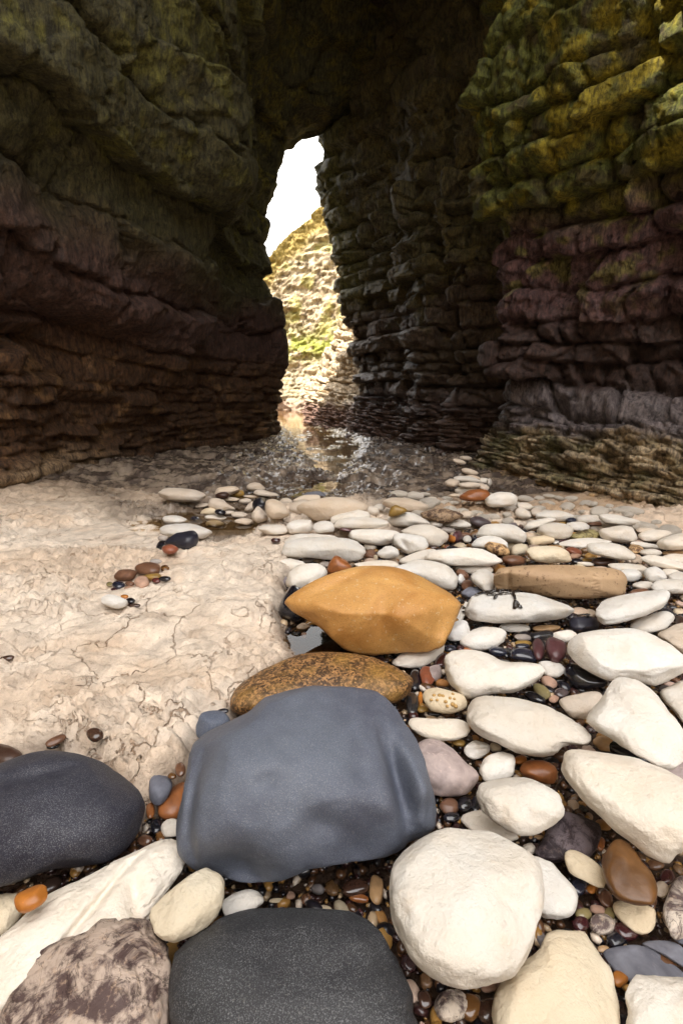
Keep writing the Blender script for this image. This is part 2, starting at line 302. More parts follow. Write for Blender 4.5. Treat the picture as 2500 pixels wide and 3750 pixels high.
def build_floor():
    xs=axis([(-300,-40,40),(-40,-8,4),(-8,-4,.3),(-4,-2.9,.06),(-2.9,-1.4,.014),(-1.4,.2,.0085),(.2,2.9,.014),(2.9,4,.06),(4,8,.3),(8,40,4),(40,300,40)])
    ys=axis([(-300,-40,40),(-40,-4,4),(-4,.2,.3),(.2,9.5,lambda y:max(.0065,.0058*y)),(9.5,24,.12),(24,40,2),(40,400,40)])
    Y,X=np.meshgrid(ys,xs,indexing='ij'); Xr,Yr=X.ravel(),Y.ravel()
    Z,bed=floor_z(Xr,Yr)
    out=np.clip((np.hypot(Xr,Yr-8)-30)/50,0,1); Z=Z*(1-out)-.05*out
    # colour of the rock: cream chalk, iron stain, the dark wet passage
    n=fbm(Xr*2.2,Yr*3,oct=4,seed=71); n2=fbm(Xr*11,Yr*15,oct=4,seed=72)
    c=lerp3((.70,.56,.44),(.80,.69,.585),sstep(-.3,.35,n))
    c=c*(1-.22*sstep(.22,.5,n2)[:,None])+np.array((.52,.32,.17))*(.22*sstep(.22,.5,n2)[:,None])
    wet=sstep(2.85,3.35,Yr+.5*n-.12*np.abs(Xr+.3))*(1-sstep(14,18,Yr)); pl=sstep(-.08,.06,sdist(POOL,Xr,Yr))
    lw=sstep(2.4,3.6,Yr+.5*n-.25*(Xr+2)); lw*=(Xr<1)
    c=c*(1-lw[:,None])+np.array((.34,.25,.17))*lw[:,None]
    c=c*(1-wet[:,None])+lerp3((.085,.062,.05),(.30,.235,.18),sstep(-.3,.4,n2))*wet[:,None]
    st_=sstep(-.1,.12,sdist(STREAM,Xr,Yr))*sstep(4.5,6,Yr); c=c*(1-st_[:,None])+np.array((.50,.42,.28))*st_[:,None]  # stream bed paler: light from outside put into its tint
    c=c*(1-.8*pl[:,None])+np.array((.10,.065,.04))*.8*pl[:,None]
    c=c*(1-bed[:,None])+np.array((.09,.05,.03))*bed[:,None]
    nn=sstep(2.75,3.0,Yr)*sstep(.3,.6,Xr)*(1-wet)*.8; c=c*(1-nn[:,None])+np.array((.42,.27,.15))*nn[:,None]
    w=np.clip(wet*1.0+.55*lw*.5+.5*bed+.35*sstep(.25,.45,-n)*sstep(1.6,2.6,Yr),0,1)
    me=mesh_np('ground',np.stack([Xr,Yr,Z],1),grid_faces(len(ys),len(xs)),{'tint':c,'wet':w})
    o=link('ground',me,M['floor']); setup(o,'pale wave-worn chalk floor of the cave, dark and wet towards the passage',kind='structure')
PITS=[(-.93,1.66,.13,.012),(-.93,1.36,.07,.008)]
build_floor()
# ------------------------------------------------------------ water
def build_water():
    def sheet(name,x0,x1,y0,y1,z,label):
        me=mesh_np(name,np.array([(x0,y0,z),(x1,y0,z),(x1,y1,z),(x0,y1,z)]),np.array([[0,1,2,3]]),smooth=False)
        setup(link(name,me,M['water'] if name=='water' else M['still']),label,kind='structure')
    sheet('water',-6.5,3.2,3.32,26,-.024,'shallow tidal stream winding out between the cave walls')
    sheet('pool_water',-1.25,.12,2.62,3.32,-.024,'still rock pool behind the left cluster of pale stones')
    sheet('pool_water',-.33,.08,1.15,1.5,-.040,'small bright puddle at the left end of the yellow boulder')
build_water()
# ------------------------------------------------------------ the walls
def wall_surface(ctrl,dsf,zrows,side):
    """ctrl: list of columns [(z,x,y),...]; returns P (rows,cols,3), N, S(cols)"""
    zr=np.asarray(zrows); n=len(ctrl)
    CX=np.stack([np.interp(zr,[p[0] for p in c],[p[1] for p in c]) for c in ctrl],1)
    CY=np.stack([np.interp(zr,[p[0] for p in c],[p[2] for p in c]) for c in ctrl],1)
    def smooth(a):
        k=np.exp(-(np.arange(-9,10)/5.)**2); k/=k.sum(); b=np.pad(a,((9,9),(0,0)),mode='edge')
        return np.stack([np.convolve(b[:,i],k,'valid') for i in range(a.shape[1])],1)
    CX,CY=smooth(CX),smooth(CY)
    def ev(C,t):
        i=np.clip(np.floor(t).astype(int),0,n-2); f=t-i
        g=lambda j:C[:,np.clip(j,0,n-1)]
        p0,p1,p2,p3=g(i-1),g(i),g(i+1),g(i+2)
        return .5*((2*p1)+(-p0+p2)*f+(2*p0-5*p1+4*p2-p3)*f**2+(-p0+3*p1-3*p2+p3)*f**3)
    r=int(np.argmin(abs(zr-1.0))); td=np.linspace(0,n-1,4000)
    x=ev(CX[r:r+1],td)[0]; y=ev(CY[r:r+1],td)[0]; ds=np.hypot(np.diff(x),np.diff(y)); arc=np.append(0,np.cumsum(ds))
    s=[0.]; 
    while s[-1]<arc[-1]:
        xi=np.interp(s[-1],arc,x); yi=np.interp(s[-1],arc,y); s.append(s[-1]+dsf(math.hypot(xi,yi),xi,yi))
    s=np.array(s[:-1]); t=np.interp(s,arc,td)
    X=ev(CX,t); Y=ev(CY,t); Z=np.repeat(zr[:,None],len(s),1)
    P=np.stack([X,Y,Z],-1)
    du=np.gradient(P,s,axis=1); dv=np.gradient(P,zr,axis=0); N=np.cross(du,dv); N/=np.linalg.norm(N,axis=2,keepdims=True)+1e-9
    return P,N*side,s
def strata(S,Z,bounds,seed,wmul,dip=0.,rmax=.10,rough=1.0,fine=1.0,wav=1.0,deep=1.0):
    """bedded, jointed rock: displacement, layer number, block number"""
    rs=np.random.RandomState(seed); bounds=np.asarray(bounds); nb=len(bounds)
    th_m=np.interp(Z,.5*(bounds[1:]+bounds[:-1]),np.diff(bounds))
    # beds waver, and step up or down at the bigger joints
    cs=np.floor(S/1.1+.6*vnoise(S*.8,Z*.5,seed=seed+20)); step=(_h(cs,cs*0,cs*0,seed+21)-.5)
    Zw=Z+dip*S+wav*.5*th_m*step+wav*.55*th_m*fbm(S*1.0,Z*1.2,oct=3,seed=seed)+.16*th_m*fbm(S*6,Z*6,oct=3,seed=seed+1)
    k=np.clip(np.searchsorted(bounds,Zw)-1,0,nb-2); th=(bounds[k+1]-bounds[k])
    ez=np.minimum(Zw-bounds[k],bounds[k+1]-Zw)
    Sw=S+.5*th_m*fbm(S*2,Z*3,oct=3,seed=seed+2)+.14*th_m*fbm(S*11,Z*11,oct=2,seed=seed+6)
    smax=S.max()+1; bid=np.zeros(S.shape,int); es=np.zeros(S.shape); prd=np.zeros(S.shape); tilt=np.zeros(S.shape); rnd=np.zeros(S.shape)
    lay_p=rs.uniform(-1,1,nb)
    for j in range(nb-1):
        tj=bounds[j+1]-bounds[j]; b=[-1-rs.rand()]
        while b[-1]<smax+1: b.append(b[-1]+tj*wmul*rs.uniform(.35,2.6)+.04)
        b=np.array(b); m=k==j; sl=rs.uniform(-.5,.5)
        sw=Sw[m]+(.5*tj if tj<.09 else 0)*vnoise(S[m]*7,Z[m]*20,seed=j)+sl*(Zw[m]-bounds[j]); q=np.clip(np.searchsorted(b,sw)-1,0,len(b)-2); bid[m]=q; es[m]=np.minimum(sw-b[q],b[q+1]-sw)
        bp=rs.uniform(-1,1,len(b)); bt=rs.uniform(-1,1,len(b)); bz=rs.uniform(-1,1,len(b)); rr=rs.uniform(.25,1,len(b))
        prd[m]=bp[q]; tilt[m]=bt[q]*((sw-b[q])/(b[q+1]-b[q])-.5)+bz[q]*((Zw[m]-bounds[j])/tj-.5)*.8; rnd[m]=rr[q]
    R=np.minimum(.5*th,rmax)*rnd*(1+.5*fbm(S*5,Z*5,oct=2,seed=seed+30)); R=np.maximum(R,.006)
    hz=np.sqrt(np.clip(1-(1-np.clip(ez/R,0,1))**2,0,1)); hs=np.sqrt(np.clip(1-(1-np.clip(es/(R*.65),0,1))**2,0,1))
    weak=sstep(-.5,.2,fbm(S*1.3+9,Z*2,oct=2,seed=seed+33))
    dep=np.minimum(.65*th,.13)*(.45+.55*weak)*deep
    thin=th<.09; d=lay_p[k]*np.minimum(.35*th,.06)+prd*np.where(thin,.95*th,np.minimum(.50*th,.10))+tilt*np.minimum(.9*th,.16)-dep*(1-hz)-dep*1.25*(1-hs)
    f1,e1=facet(S*2.6+.4*fbm(S*3,Z*3,oct=2,seed=seed+40),Z*4.2+.4*fbm(S*3+5,Z*3,oct=2,seed=seed+41),seed+42); f2,e2=facet(S*8+Z*2,Z*13,seed+43); f3,e3=facet(S*22+Z*5,Z*30,seed+44)
    d+=rough*(.055*f1+fine*(.020*f2+.0075*f3))-rough*.012*np.exp(-(e1/.05)**2)
    return d,k,bid,th,np.minimum(hz,hs)
def noise3(P,sc_,oct,seed): return fbm(P[...,0]*sc_,P[...,1]*sc_,P[...,2]*sc_,oct=oct,seed=seed)
def emit_wall(root,P,tint,wet,k,bid,th,minth,mat,name_big,name_thin,maxbig=280):
    """one mesh per block of rock, thin beds one mesh per bed"""
    nr,nc=P.shape[:2]; F=grid_faces(nr,nc); kk=k[:-1,:-1].ravel(); bb=bid[:-1,:-1].ravel(); tt=th[:-1,:-1].ravel()
    ids=np.where(tt>=minth,kk*10000+bb+1,-kk-1); co=P.reshape(-1,3); T=tint.reshape(-1,3); W=wet.ravel()
    u,inv,cnt=np.unique(ids,return_inverse=True,return_counts=True); order=np.argsort(inv,kind='stable'); st=np.append(0,np.cumsum(cnt))
    big=[i for i in range(len(u)) if u[i]>0]; big.sort(key=lambda i:-cnt[i]); keep=set(big[:maxbig]); rest=[]
    me_all=mesh_np('all',co,F,{}); vn=np.zeros(len(co)*3,dtype=np.float32); me_all.vertices.foreach_get('normal',vn); vn=vn.reshape(-1,3); bpy.data.meshes.remove(me_all)
    def put(fi,name,kind=None):
        f=F[fi]; vs,fi2=np.unique(f,return_inverse=True); me=mesh_np(name,co[vs],fi2.reshape(-1,4),{'tint':T[vs],'wet':W[vs]})
        me.normals_split_custom_set_from_vertices(vn[vs].tolist())
        o=link(name,me,mat); setup(o,parent=root,kind=kind)
    for i in range(len(u)):
        fi=order[st[i]:st[i+1]]
        if u[i]<0: put(fi,name_thin)
        elif i in keep: put(fi,name_big)
        else: rest.append(fi)
    if rest: put(np.concatenate(rest),'broken_rock','stuff')
def zaxis(lo,hi,f):
    out=[lo]
    while out[-1]<hi: out.append(out[-1]+f(out[-1]))
    return np.array(out)
def empty(name,loc=(0,0,0)):
    o=bpy.data.objects.new(name,None); col.objects.link(o); o.location=loc; return o
def bounds_of(spec,seed):
    rs=np.random.RandomState(seed); b=[spec[0][0]]
    for lo,hi,a,c in spec:
        while b[-1]<hi: b.append(b[-1]+rs.uniform(a,c))
    return b
def bumps(P,N,lst):
    d=np.zeros(P.shape[:2])
    for x,y,z,rx,ry,rz,a in lst:
        q=((P[...,0]-x)/rx)**2+((P[...,1]-y)/ry)**2+((P[...,2]-z)/rz)**2; d+=a*np.exp(-q**1.5)
    return d
def tone(base,c2,f): return base*(1-f[...,None])+np.array(c2)*f[...,None]
DK_R=.78; DK_L=.74
def build_right():
    C=[[(-.2,6.5,-2),(6.5,6.5,-2)],
       [(-.2,3.6,.9),(.5,3.7,.9),(.75,3.9,1),(2,3.5,1),(6.5,3.5,1.)],
       [(-.2,2.65,2.05),(.45,2.72,2.1),(.68,2.8,2.15),(.8,3.0,2.3),(1.8,2.75,2.2),(2.7,2.5,2.1),(3.6,2.4,2.1),(6.5,2.3,2.1)],
       [(-.2,2.02,2.78),(.2,2.1,2.85),(.45,2.2,2.9),(.68,2.3,3.0),(.82,2.48,3.1),(1.1,2.45,3.1),(1.8,2.2,3.0),(2.7,1.95,2.95),(3.6,1.85,2.9),(6.5,1.7,2.9)],
       [(-.2,1.55,3.6),(.2,1.62,3.65),(.5,1.75,3.7),(.8,1.9,3.8),(1.1,1.88,3.8),(1.8,1.68,3.7),(2.7,1.38,3.65),(3.6,1.35,3.6),(6.5,1.25,3.6)],
       [(-.2,1.25,4.9),(.2,1.33,4.75),(.5,1.45,4.5),(1.0,1.28,4.35),(1.4,1.36,4.3),(1.85,1.28,4.3),(2.7,.95,4.3),(3.6,1.02,4.3),(6.5,.95,4.3)],
       [(-.2,1.9,5.2),(.6,1.95,5.1),(2,1.95,5.1),(3.6,1.8,5.1),(6.5,1.7,5.1)],
       [(-.2,1.12,5.5),(.3,1.2,5.6),(1.27,1.28,5.6),(2.5,1.0,5.6),(3.4,1.15,5.6),(4.6,1.2,5.6),(6.5,1.2,5.6)],
       [(-.2,1.45,5.95),(1.3,1.5,5.95),(2.5,1.3,5.95),(6.5,1.4,5.95)],
       [(-.2,.95,6.35),(.6,1.0,6.35),(1.67,.93,6.3),(2.7,.76,6.3),(3.6,.85,6.3),(4.6,1.0,6.3),(6.5,1.1,6.3)],
       [(-.2,.72,7.1),(.4,.82,7.15),(1.2,.85,7.2),(2.6,.7,7.2),(4.5,.6,7.3),(6.5,.7,7.3)],
       [(-.2,.20,8.2),(.5,.26,8.3),(1.2,.24,8.3),(1.9,.06,8.3),(2.6,-.02,8.3),(3.1,-.14,8.3),(3.4,-.24,8.3),(4.5,-.32,8.3),(6.5,-.4,8.3)],
       [(-.2,-.1,9.6),(.4,.0,9.8),(1.2,.12,9.8),(2,.35,9.8),(3.4,.5,9.8),(6.5,.6,9.8)],
       [(-.2,-.9,12.0),(.5,-.84,12.0),(.95,-.75,12.0),(1.5,-.35,11.8),(2.4,.15,11.4),(3.6,.35,11.2),(6.5,.6,11.2)],
       [(-.2,-.5,13.4),(1,-.3,13.4),(3,.4,13.2),(6.5,.9,13)],
       [(-.2,1.5,15.5),(6.5,2.0,15.5)]]
    dsf=lambda d,x,y: .06 if y<2 else min(.06,max(.0125,.0042*d))
    zr=zaxis(-.2,6.4,lambda z:.0085 if z<.5 else (.0155 if z<3.4 else .04))
    P,N,s=wall_surface(C,dsf,zr,-1.0)
    # face the cave
    if (N[len(zr)//3,:,0]).mean()>0: N=-N
    S,Z=np.meshgrid(s,zr); 
    b=bounds_of([(-.4,.46,.035,.085),(0,.72,.22,.27),(0,1.15,.1,.2),(0,6.8,.13,.30)],5)
    d,k,bid,th,h=strata(S,Z,b,31,1.15,dip=-.012,rough=.8-.45*(1-sstep(.40,.55,Z)),fine=1.0+2.0*(1-sstep(.40,.55,Z)),wav=.8,deep=1.15+.6*(1-sstep(.40,.5,Z)))
    d+=bumps(P,N,[(1.75,3.3,1.45,.28,.35,.2,.12),(1.45,3.7,2.45,.3,.5,.25,.12),(2.2,2.8,1.8,.3,.3,.2,.08),(1.35,4.1,1.05,.3,.3,.2,.08)])
    d+=.10*noise3(P,.9,3,51)+.030*noise3(P,5,4,52)+.020*noise3(P,16,4,53)+.008*np.abs(noise3(P,34,2,50))
    low=1-sstep(.38,.5,Z); g1,ge=facet(S*7+.5*fbm(S*4,Z*9,oct=3,seed=58),Z*15+.8*fbm(S*4,Z*9+3,oct=3,seed=59),60); g2,gf=facet(S*17+Z*6,Z*34,61)
    d+=low*(.034*g1+.012*g2-.016*np.exp(-(ge/.08)**2))
    D=P+N*d[...,None]
    n1=noise3(P,2.2,4,54); n2=noise3(P,9,4,55); n3=noise3(P,1.1,3,57)
    zz=Z+.12*n1
    T=np.zeros(P.shape)+np.array((.38,.30,.20))
    T=tone(T,(.20,.19,.11),sstep(-.05,.35,n1+.4*n2)); T=tone(T,(.10,.08,.05),sstep(.1,.3,-n2)*.7); T=tone(T,(.36,.20,.09),sstep(.14,.0,zz)*.8)
    T=tone(T,(.46,.38,.28),low*sstep(.1,.5,g1)*.8); T=tone(T,(.07,.055,.04),low*np.exp(-(ge/.07)**2)*.8)  # highlights on proud facets and shade in the gaps put into the tint
    T=tone(T,(.19,.165,.185),sstep(.40,.50,zz)); T=tone(T,(.07,.042,.038),sstep(.72,.85,zz))
    T=tone(T,(.12,.066,.070),sstep(1.15,1.35,zz)); T=tone(T,(.17,.155,.05),sstep(1.2,1.6,zz)*sstep(.05,.3,n2+.3*n1)*.9)
    gr=sstep(1.75,2.15,zz+.25*n3); T=tone(T,(.11,.125,.022),gr*.95); T=tone(T,(.24,.20,.018),gr*sstep(.0,.3,n2+n3*.6))
    T=tone(T,(.07,.04,.03),gr*sstep(.15,.4,-n2)*.6)
    inn=sstep(4.4,5.3,P[...,1])*(1-sstep(8.3,10,P[...,1])); T=tone(T,(.10,.075,.045),inn*.75); T=tone(T,(.09,.045,.045),inn*(1-sstep(.3,1.2,zz))*.7)
    T=tone(T,(.15,.14,.03),sstep(7.6,8.1,P[...,1])*(1-sstep(8.4,9,P[...,1]))*sstep(1.8,2.6,Z)*.8)
    outside=sstep(8.2,9.2,P[...,1]); T=tone(T,(.50,.42,.32),outside); T=tone(T,(.35,.36,.05),outside*sstep(1.9,2.6,zz)*.6); T=tone(T,(.22,.13,.11),outside*(1-sstep(.35,.6,zz))*.8)  # pale limestone beyond the opening
    T=tone(T,(.14,.085,.075),sstep(7,8.4,P[...,1])*(1-sstep(.3,.6,zz))*.7)
    T=T*(1-(1-DK_R)*(1-outside)*sstep(.30,.55,zz))[...,None]
    wet=np.clip(.42+.35*sstep(.40,.5,Z)*(1-sstep(.7,.85,Z))-.35*sstep(1.1,2.0,Z)+.3*inn+.25*n1-.3*outside,.05,.9)
    root=empty('cave_wall',(1.9,3.2,0)); setup(root,'right cave wall of rounded bedded blocks, green above, purple lower, thin pale beds at its foot',kind='structure')
    root.location=(0,0,0)
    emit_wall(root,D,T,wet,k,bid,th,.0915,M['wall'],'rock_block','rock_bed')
def build_left():
    C=[[(-.2,-8,-1),(6.5,-8,-1)],
       [(-.2,-4.6,1.9),(1,-4.5,1.9),(6.5,-4.2,1.9)],
       [(-.2,-3.1,2.55),(1,-3.0,2.6),(2,-2.5,2.6),(3,-2.3,2.6),(6.5,-2.2,2.6)],
       [(-.2,-2.5,3.2),(.5,-2.45,3.3),(1.1,-2.25,3.3),(1.8,-1.9,3.3),(2.7,-1.65,3.3),(3.6,-1.55,3.3),(6.5,-1.4,3.3)],
       [(-.2,-2.35,4.2),(.4,-2.3,4.2),(.9,-2.1,4.2),(1.47,-1.78,4.15),(2.7,-1.35,4.1),(3.6,-1.12,4.1),(6.5,-.9,4.1)],
       [(-.2,-2.14,5.2),(.3,-2.12,5.2),(.7,-1.95,5.1),(1.1,-1.72,5.0),(1.6,-1.48,5.0),(2.67,-1.03,5.0),(3.6,-.86,5.0),(4.6,-.75,5.0),(6.5,-.55,5.0)],
       [(-.2,-1.75,6.1),(.5,-1.7,6.1),(1.2,-1.5,6.1),(1.8,-1.45,6.1),(2.7,-1.22,6.1),(3.6,-.98,6.1),(4.6,-.65,6.1),(6.5,-.2,6.1)],
       [(-.2,-1.4,6.9),(.5,-1.32,6.9),(1.2,-1.2,6.9),(1.8,-1.28,6.9),(2.7,-1.33,6.9),(3.6,-1.12,6.9),(4.6,-.6,6.9),(6.5,.1,6.9)],
       [(-.2,-.98,8.0),(.3,-1.12,8.0),(.6,-1.03,8.0),(.95,-.90,8.0),(1.2,-.90,8.0),(1.8,-1.02,8.0),(2.4,-1.26,8.0),(2.8,-1.25,8.0),(3.2,-1.2,8.0),(3.55,-1.10,8.0),(3.9,-.90,8.0),(4.2,-.86,8.0),(4.4,-.5,8.0),(4.55,.3,8.0),(6.5,.9,8.0)],
       [(-.2,-1.35,9.2),(1.2,-1.5,9.2),(2.0,-3,9.0),(6.5,-5,8.8)],
       [(-.2,-2.7,12),(1.0,-2.9,12),(1.8,-5,12),(6.5,-13,13)],
       [(-.2,-5.5,15),(1.0,-6,15),(1.8,-9,15),(6.5,-16,15)]]
    dsf=lambda d,x,y: .08 if y<2.5 else (min(.06,max(.016,.005*d)) if y<9.5 else .08)
    zr=zaxis(-.2,6.4,lambda z:.0165 if z<4.4 else .035)
    P,N,s=wall_surface(C,dsf,zr,1.0)
    if (N[len(zr)//3,:,0]).mean()<0: N=-N
    S,Z=np.meshgrid(s,zr)
    b=bounds_of([(-.4,.30,.11,.17),(0,.95,.05,.12),(0,1.3,.12,.2),(0,6.8,.26,.50)],9)
    d,k,bid,th,h=strata(S,Z,b,77,2.6,dip=.02,rmax=.08,rough=.6,fine=.6,wav=.55,deep=1.25)
    d*=1-.35*sstep(7.4,8,P[...,1])
    d+=bumps(P,N,[(-1.75,4.2,1.42,.5,.55,.17,.13),(-1.0,4.95,2.75,.5,.6,.3,.12),(-1.9,3.7,1.05,.5,.6,.2,-.14),(-1.6,3.5,2.0,.5,.35,.28,-.22),(-2.2,3.3,.18,.4,.35,.15,.16),(-2.1,4.5,.15,.4,.5,.13,.10)])
    d+=.07*noise3(P,.9,3,151)+.028*noise3(P,5,4,152)+.022*noise3(P,15,4,153)+.010*np.abs(noise3(P,30,2,150))
    D=P+N*d[...,None]
    n1=noise3(P,2.2,4,154); n2=noise3(P,9,4,155); n3=noise3(P,1.1,3,157); zz=Z+.15*n1
    T=np.zeros(P.shape)+np.array((.095,.048,.024)); T=tone(T,(.24,.135,.06),sstep(.15,.45,n2+.3*n1)*(1-sstep(.9,1.3,zz))*.7)
    T=tone(T,(.36,.26,.17),(1-sstep(.12,.34,zz))*sstep(5.2,3.2,P[...,1]))
    T=tone(T,(.085,.046,.038),sstep(.95,1.3,zz)); T=tone(T,(.072,.070,.028),sstep(1.55,2.1,zz+.2*n3)*.9); T=tone(T,(.13,.125,.025),sstep(1.9,2.5,zz)*sstep(.08,.35,n2+.4*n3)*.7)
    T=tone(T,(.16,.13,.02),sstep(2.6,3.2,Z)*sstep(5.2,6.4,P[...,1])*sstep(.0,.3,n2)*.6)
    outside=sstep(8.4,9.5,P[...,1]); T=tone(T,(.42,.35,.26),outside)  # paler limestone past the opening
    T=T*(1-(1-DK_L)*(1-outside)*(1-.9*(1-sstep(.25,.5,Z))*sstep(4.6,3.6,P[...,1])))[...,None]
    wet=np.clip(.25+.3*n1-.25*sstep(1.5,2.5,Z)+.3*sstep(6,7.5,P[...,1])*(1-sstep(.5,1,Z)),.1,1)
    root=empty('cave_wall'); setup(root,'dark left cave wall of heavy overhanging blocks in the shade',kind='structure')
    emit_wall(root,D,T,wet,k,bid,th,.11,M['wall'],'rock_block','rock_bed')
build_right(); build_left()
def build_roof():
    path=np.array([(5.6,8.6),(4.2,8.5),(3.2,8.0),(2.6,7.0),(2.55,6.3),(2.75,5.75),(4.5,5.6),(6.5,5.5),(7.4,5.35),(7.9,5.5),(7.9,5.8),(7.3,6.5),(6.4,7.6),(5.6,8.6)])
    dd=np.append(0,np.cumsum(np.hypot(*np.diff(path,axis=0).T))); q=np.linspace(0,dd[-1],150); y=np.interp(q,dd,path[:,0]); z=np.interp(q,dd,path[:,1])
    xs=np.linspace(-8,8,160); Y,X=np.meshgrid(y,xs,indexing='ij'); Z=np.meshgrid(z,xs,indexing='ij')[0]
    P=np.stack([X,Y,Z],-1); n=noise3(P,.8,4,91); P[...,2]+=.25*n; P[...,1]+=.3*noise3(P,.7,4,92)
    T=np.zeros(P.shape)+np.array((.10,.09,.05)); T=tone(T,(.06,.04,.03),sstep(-.2,.3,n))
    me=mesh_np('cave_roof',P.reshape(-1,3),grid_faces(*X.shape),{'tint':T.reshape(-1,3),'wet':np.full(X.size,.5)})
    setup(link('cave_roof',me,M['wall']),'dark rock roof spanning the cave high above the passage',kind='structure')
build_roof()
def build_shade_cliffs():  # unseen cliffs added to shade the foreground from sun and low sky
    pts=np.array([(5.2,-1.5),(7.5,-5),(7,-9),(3,-12),(-2,-12.5),(-5.5,-10),(-6.2,-6.5),(-5.6,-4),(-4.9,-1),(-4.6,1.6),(-3.9,3.2),(-3.2,4.0)]); dd=np.append(0,np.cumsum(np.hypot(*np.diff(pts,axis=0).T)))
    s=np.arange(0,dd[-1],.12); x=np.interp(s,dd,pts[:,0]); y=np.interp(s,dd,pts[:,1]); z=np.arange(-.3,14,.12)
    S,Z=np.meshgrid(s,z); tx=np.gradient(x,s); ty=np.gradient(y,s); n=np.hypot(tx,ty)
    b=bounds_of([(-.6,15,.25,.6)],41); d,k,bid,th,h=strata(S,Z,b,411,2.5,rmax=.1); d=d+.3*fbm(S*.4,Z*.4,oct=4,seed=412)
    hs_=np.interp(s,[0,8,14,19,23,dd[-1]],[.5,.42,.42,.7,1,1])[None]; P=np.stack([x[None]+d*(ty/n)[None],y[None]-d*(tx/n)[None],Z*hs_],-1); m=fbm(S,Z,oct=4,seed=413)
    T=np.zeros(P.shape)+np.array((.40,.33,.24)); T=tone(T,(.15,.15,.05),sstep(-.1,.3,m))
    me=mesh_np('cliff',P.reshape(-1,3),grid_faces(*S.shape),{'tint':T.reshape(-1,3),'wet':np.full(S.size,.2)})
    setup(link('cliff',me,M['cliff']),'unseen cliffs added beside and behind the viewer to block sun and low sky',kind='structure')
build_shade_cliffs()
def build_far():
    """sunlit cliff across the inlet, seen through the opening"""
    pts=np.array([(-14,14),(-8,17.5),(-4.5,20.6),(-2.6,20.5),(-.8,20.1),(.3,19.2),(1.0,17.3),(1.6,15),(2.2,13)])
    n=len(pts); t=np.linspace(0,n-1,420); i=np.clip(t.astype(int),0,n-2); f=t-i
    g=lambda j:pts[np.clip(j,0,n-1)]; f=f[:,None]
    c=.5*((2*g(i))+(-g(i-1)+g(i+1))*f+(2*g(i-1)-5*g(i)+4*g(i+1)-g(i+2))*f**2+(-g(i-1)+3*g(i)-3*g(i+1)+g(i+2))*f**3)
    arc=np.append(0,np.cumsum(np.hypot(*np.diff(c,axis=0).T)))
    s=np.arange(0,arc[-1],.05); x=np.interp(s,arc,c[:,0]); y=np.interp(s,arc,c[:,1])
    dx=np.gradient(x,s); dy=np.gradient(y,s); nn=np.hypot(dx,dy); nx,ny=dy/nn,-dx/nn
    top=np.interp(x,[-14,-8,-4.5,-2.9,-2.2,-1.5,-.8,.3,2.5],[3.2,3.6,4.9,6.0,6.75,7.3,7.95,8.8,10])+.12*fbm(s*2,s*0,oct=4,seed=201)
    top=np.where((y<19.3)&(x>.0),9.5,top)
    nv=170; v=np.linspace(0,1,nv)[:,None]; H=-.3+(top[None,:]+.3)*v
    lean=.10*H+.0*H
    P=np.stack([x[None,:]+nx*lean*-1+0*H,y[None,:]-ny*lean+0*H,H],-1)
    S=np.repeat(s[None,:],nv,0)
    b=bounds_of([(-.6,1.6,.12,.25),(0,12,.10,.26)],21); d,k,bid,th,h=strata(S,H,b,211,2.0,rmax=.06)
    base=np.interp(H,[0,.8,1.3,9],[.35,.15,0,0])
    # relief of the broken chalk
    P0=P.copy(); fa,ea=facet(S*1.1+.4*fbm(S,H,oct=3,seed=240),H*2.3,241); fb_,eb=facet(S*3.2,H*6,242); fc_,ec=facet(S*7,H*9,243)
    d=.30*d+.22*noise3(P0,.6,3,212)+.09*noise3(P0,2.4,4,213)+.05*noise3(P0,8,3,214)+base+.13*fa+.09*fb_+.05*fc_
    P[...,0]+=nx*d; P[...,1]+=ny*d
    n1=noise3(P0,1.6,4,215); n2=noise3(P0,5,3,216)
    T=np.zeros(P.shape)+np.array((.42,.345,.235)); T=tone(T,(.22,.17,.10),sstep(.0,.3,n2)*.8); T=tone(T,(.12,.09,.06),sstep(.15,.3,noise3(P0,11,3,217))*.8); T=tone(T,(.30,.29,.05),sstep(.05,.35,n1)*.55)
    gb=np.exp(-((H+.2*n1-2.5)/.55)**2); T=tone(T,(.22,.25,.025),gb*.9*sstep(-.45,-.1,n2+.3*n1)); T=tone(T,(.33,.28,.20),(1-sstep(.9,2.0,H+.2*n1))*.8); T=tone(T,(.26,.17,.14),(1-sstep(.2,.7,H+.3*n1))*.6)
    gt=sstep(1.5,.5,(top[None,:]-H)+.5*n1); T=tone(T,(.26,.19,.05),gt); T=tone(T,(.28,.31,.03),sstep(-.1,.15,x)[None,:]*sstep(19.5,18.5,y)[None,:]*.6*np.ones_like(H))
    root=empty('far_cliff'); setup(root,'sunlit pale layered cliff seen through the opening, with a green band',kind='structure')
    me=mesh_np('cliff_face',P.reshape(-1,3),grid_faces(nv,len(s)),{'tint':T.reshape(-1,3),'wet':np.full(P.shape[0]*P.shape[1],.0)})
    setup(link('cliff_face',me,M['cliff']),parent=root)
    # grassy land above, sloping back from the edge
    e=P[-1]; rows=[e]; 
    for j,(bk,up) in enumerate([(.15,.05),(.4,.16),(.9,.3),(1.8,.5),(4,.9),(9,1.5),(25,2.5),(70,3)]):
        q=e.copy(); q[:,0]-=nx*bk*.4; q[:,1]+=bk; q[:,2]+=up+.05*fbm(s*3,s*0+j,oct=3,seed=230); rows.append(q)
    G=np.stack(rows); me=mesh_np('grass_slope',G.reshape(-1,3),grid_faces(len(rows),len(s)),{'tint':np.tile(np.array((.22,.17,.05)),(G.shape[0]*G.shape[1],1)),'wet':np.zeros(G.shape[0]*G.shape[1])})
    setup(link('grass_slope',me,M['cliff']),parent=root)
    # dry grass tufts along the edge
    rs=np.random.RandomState(8); V=[];Fc=[]
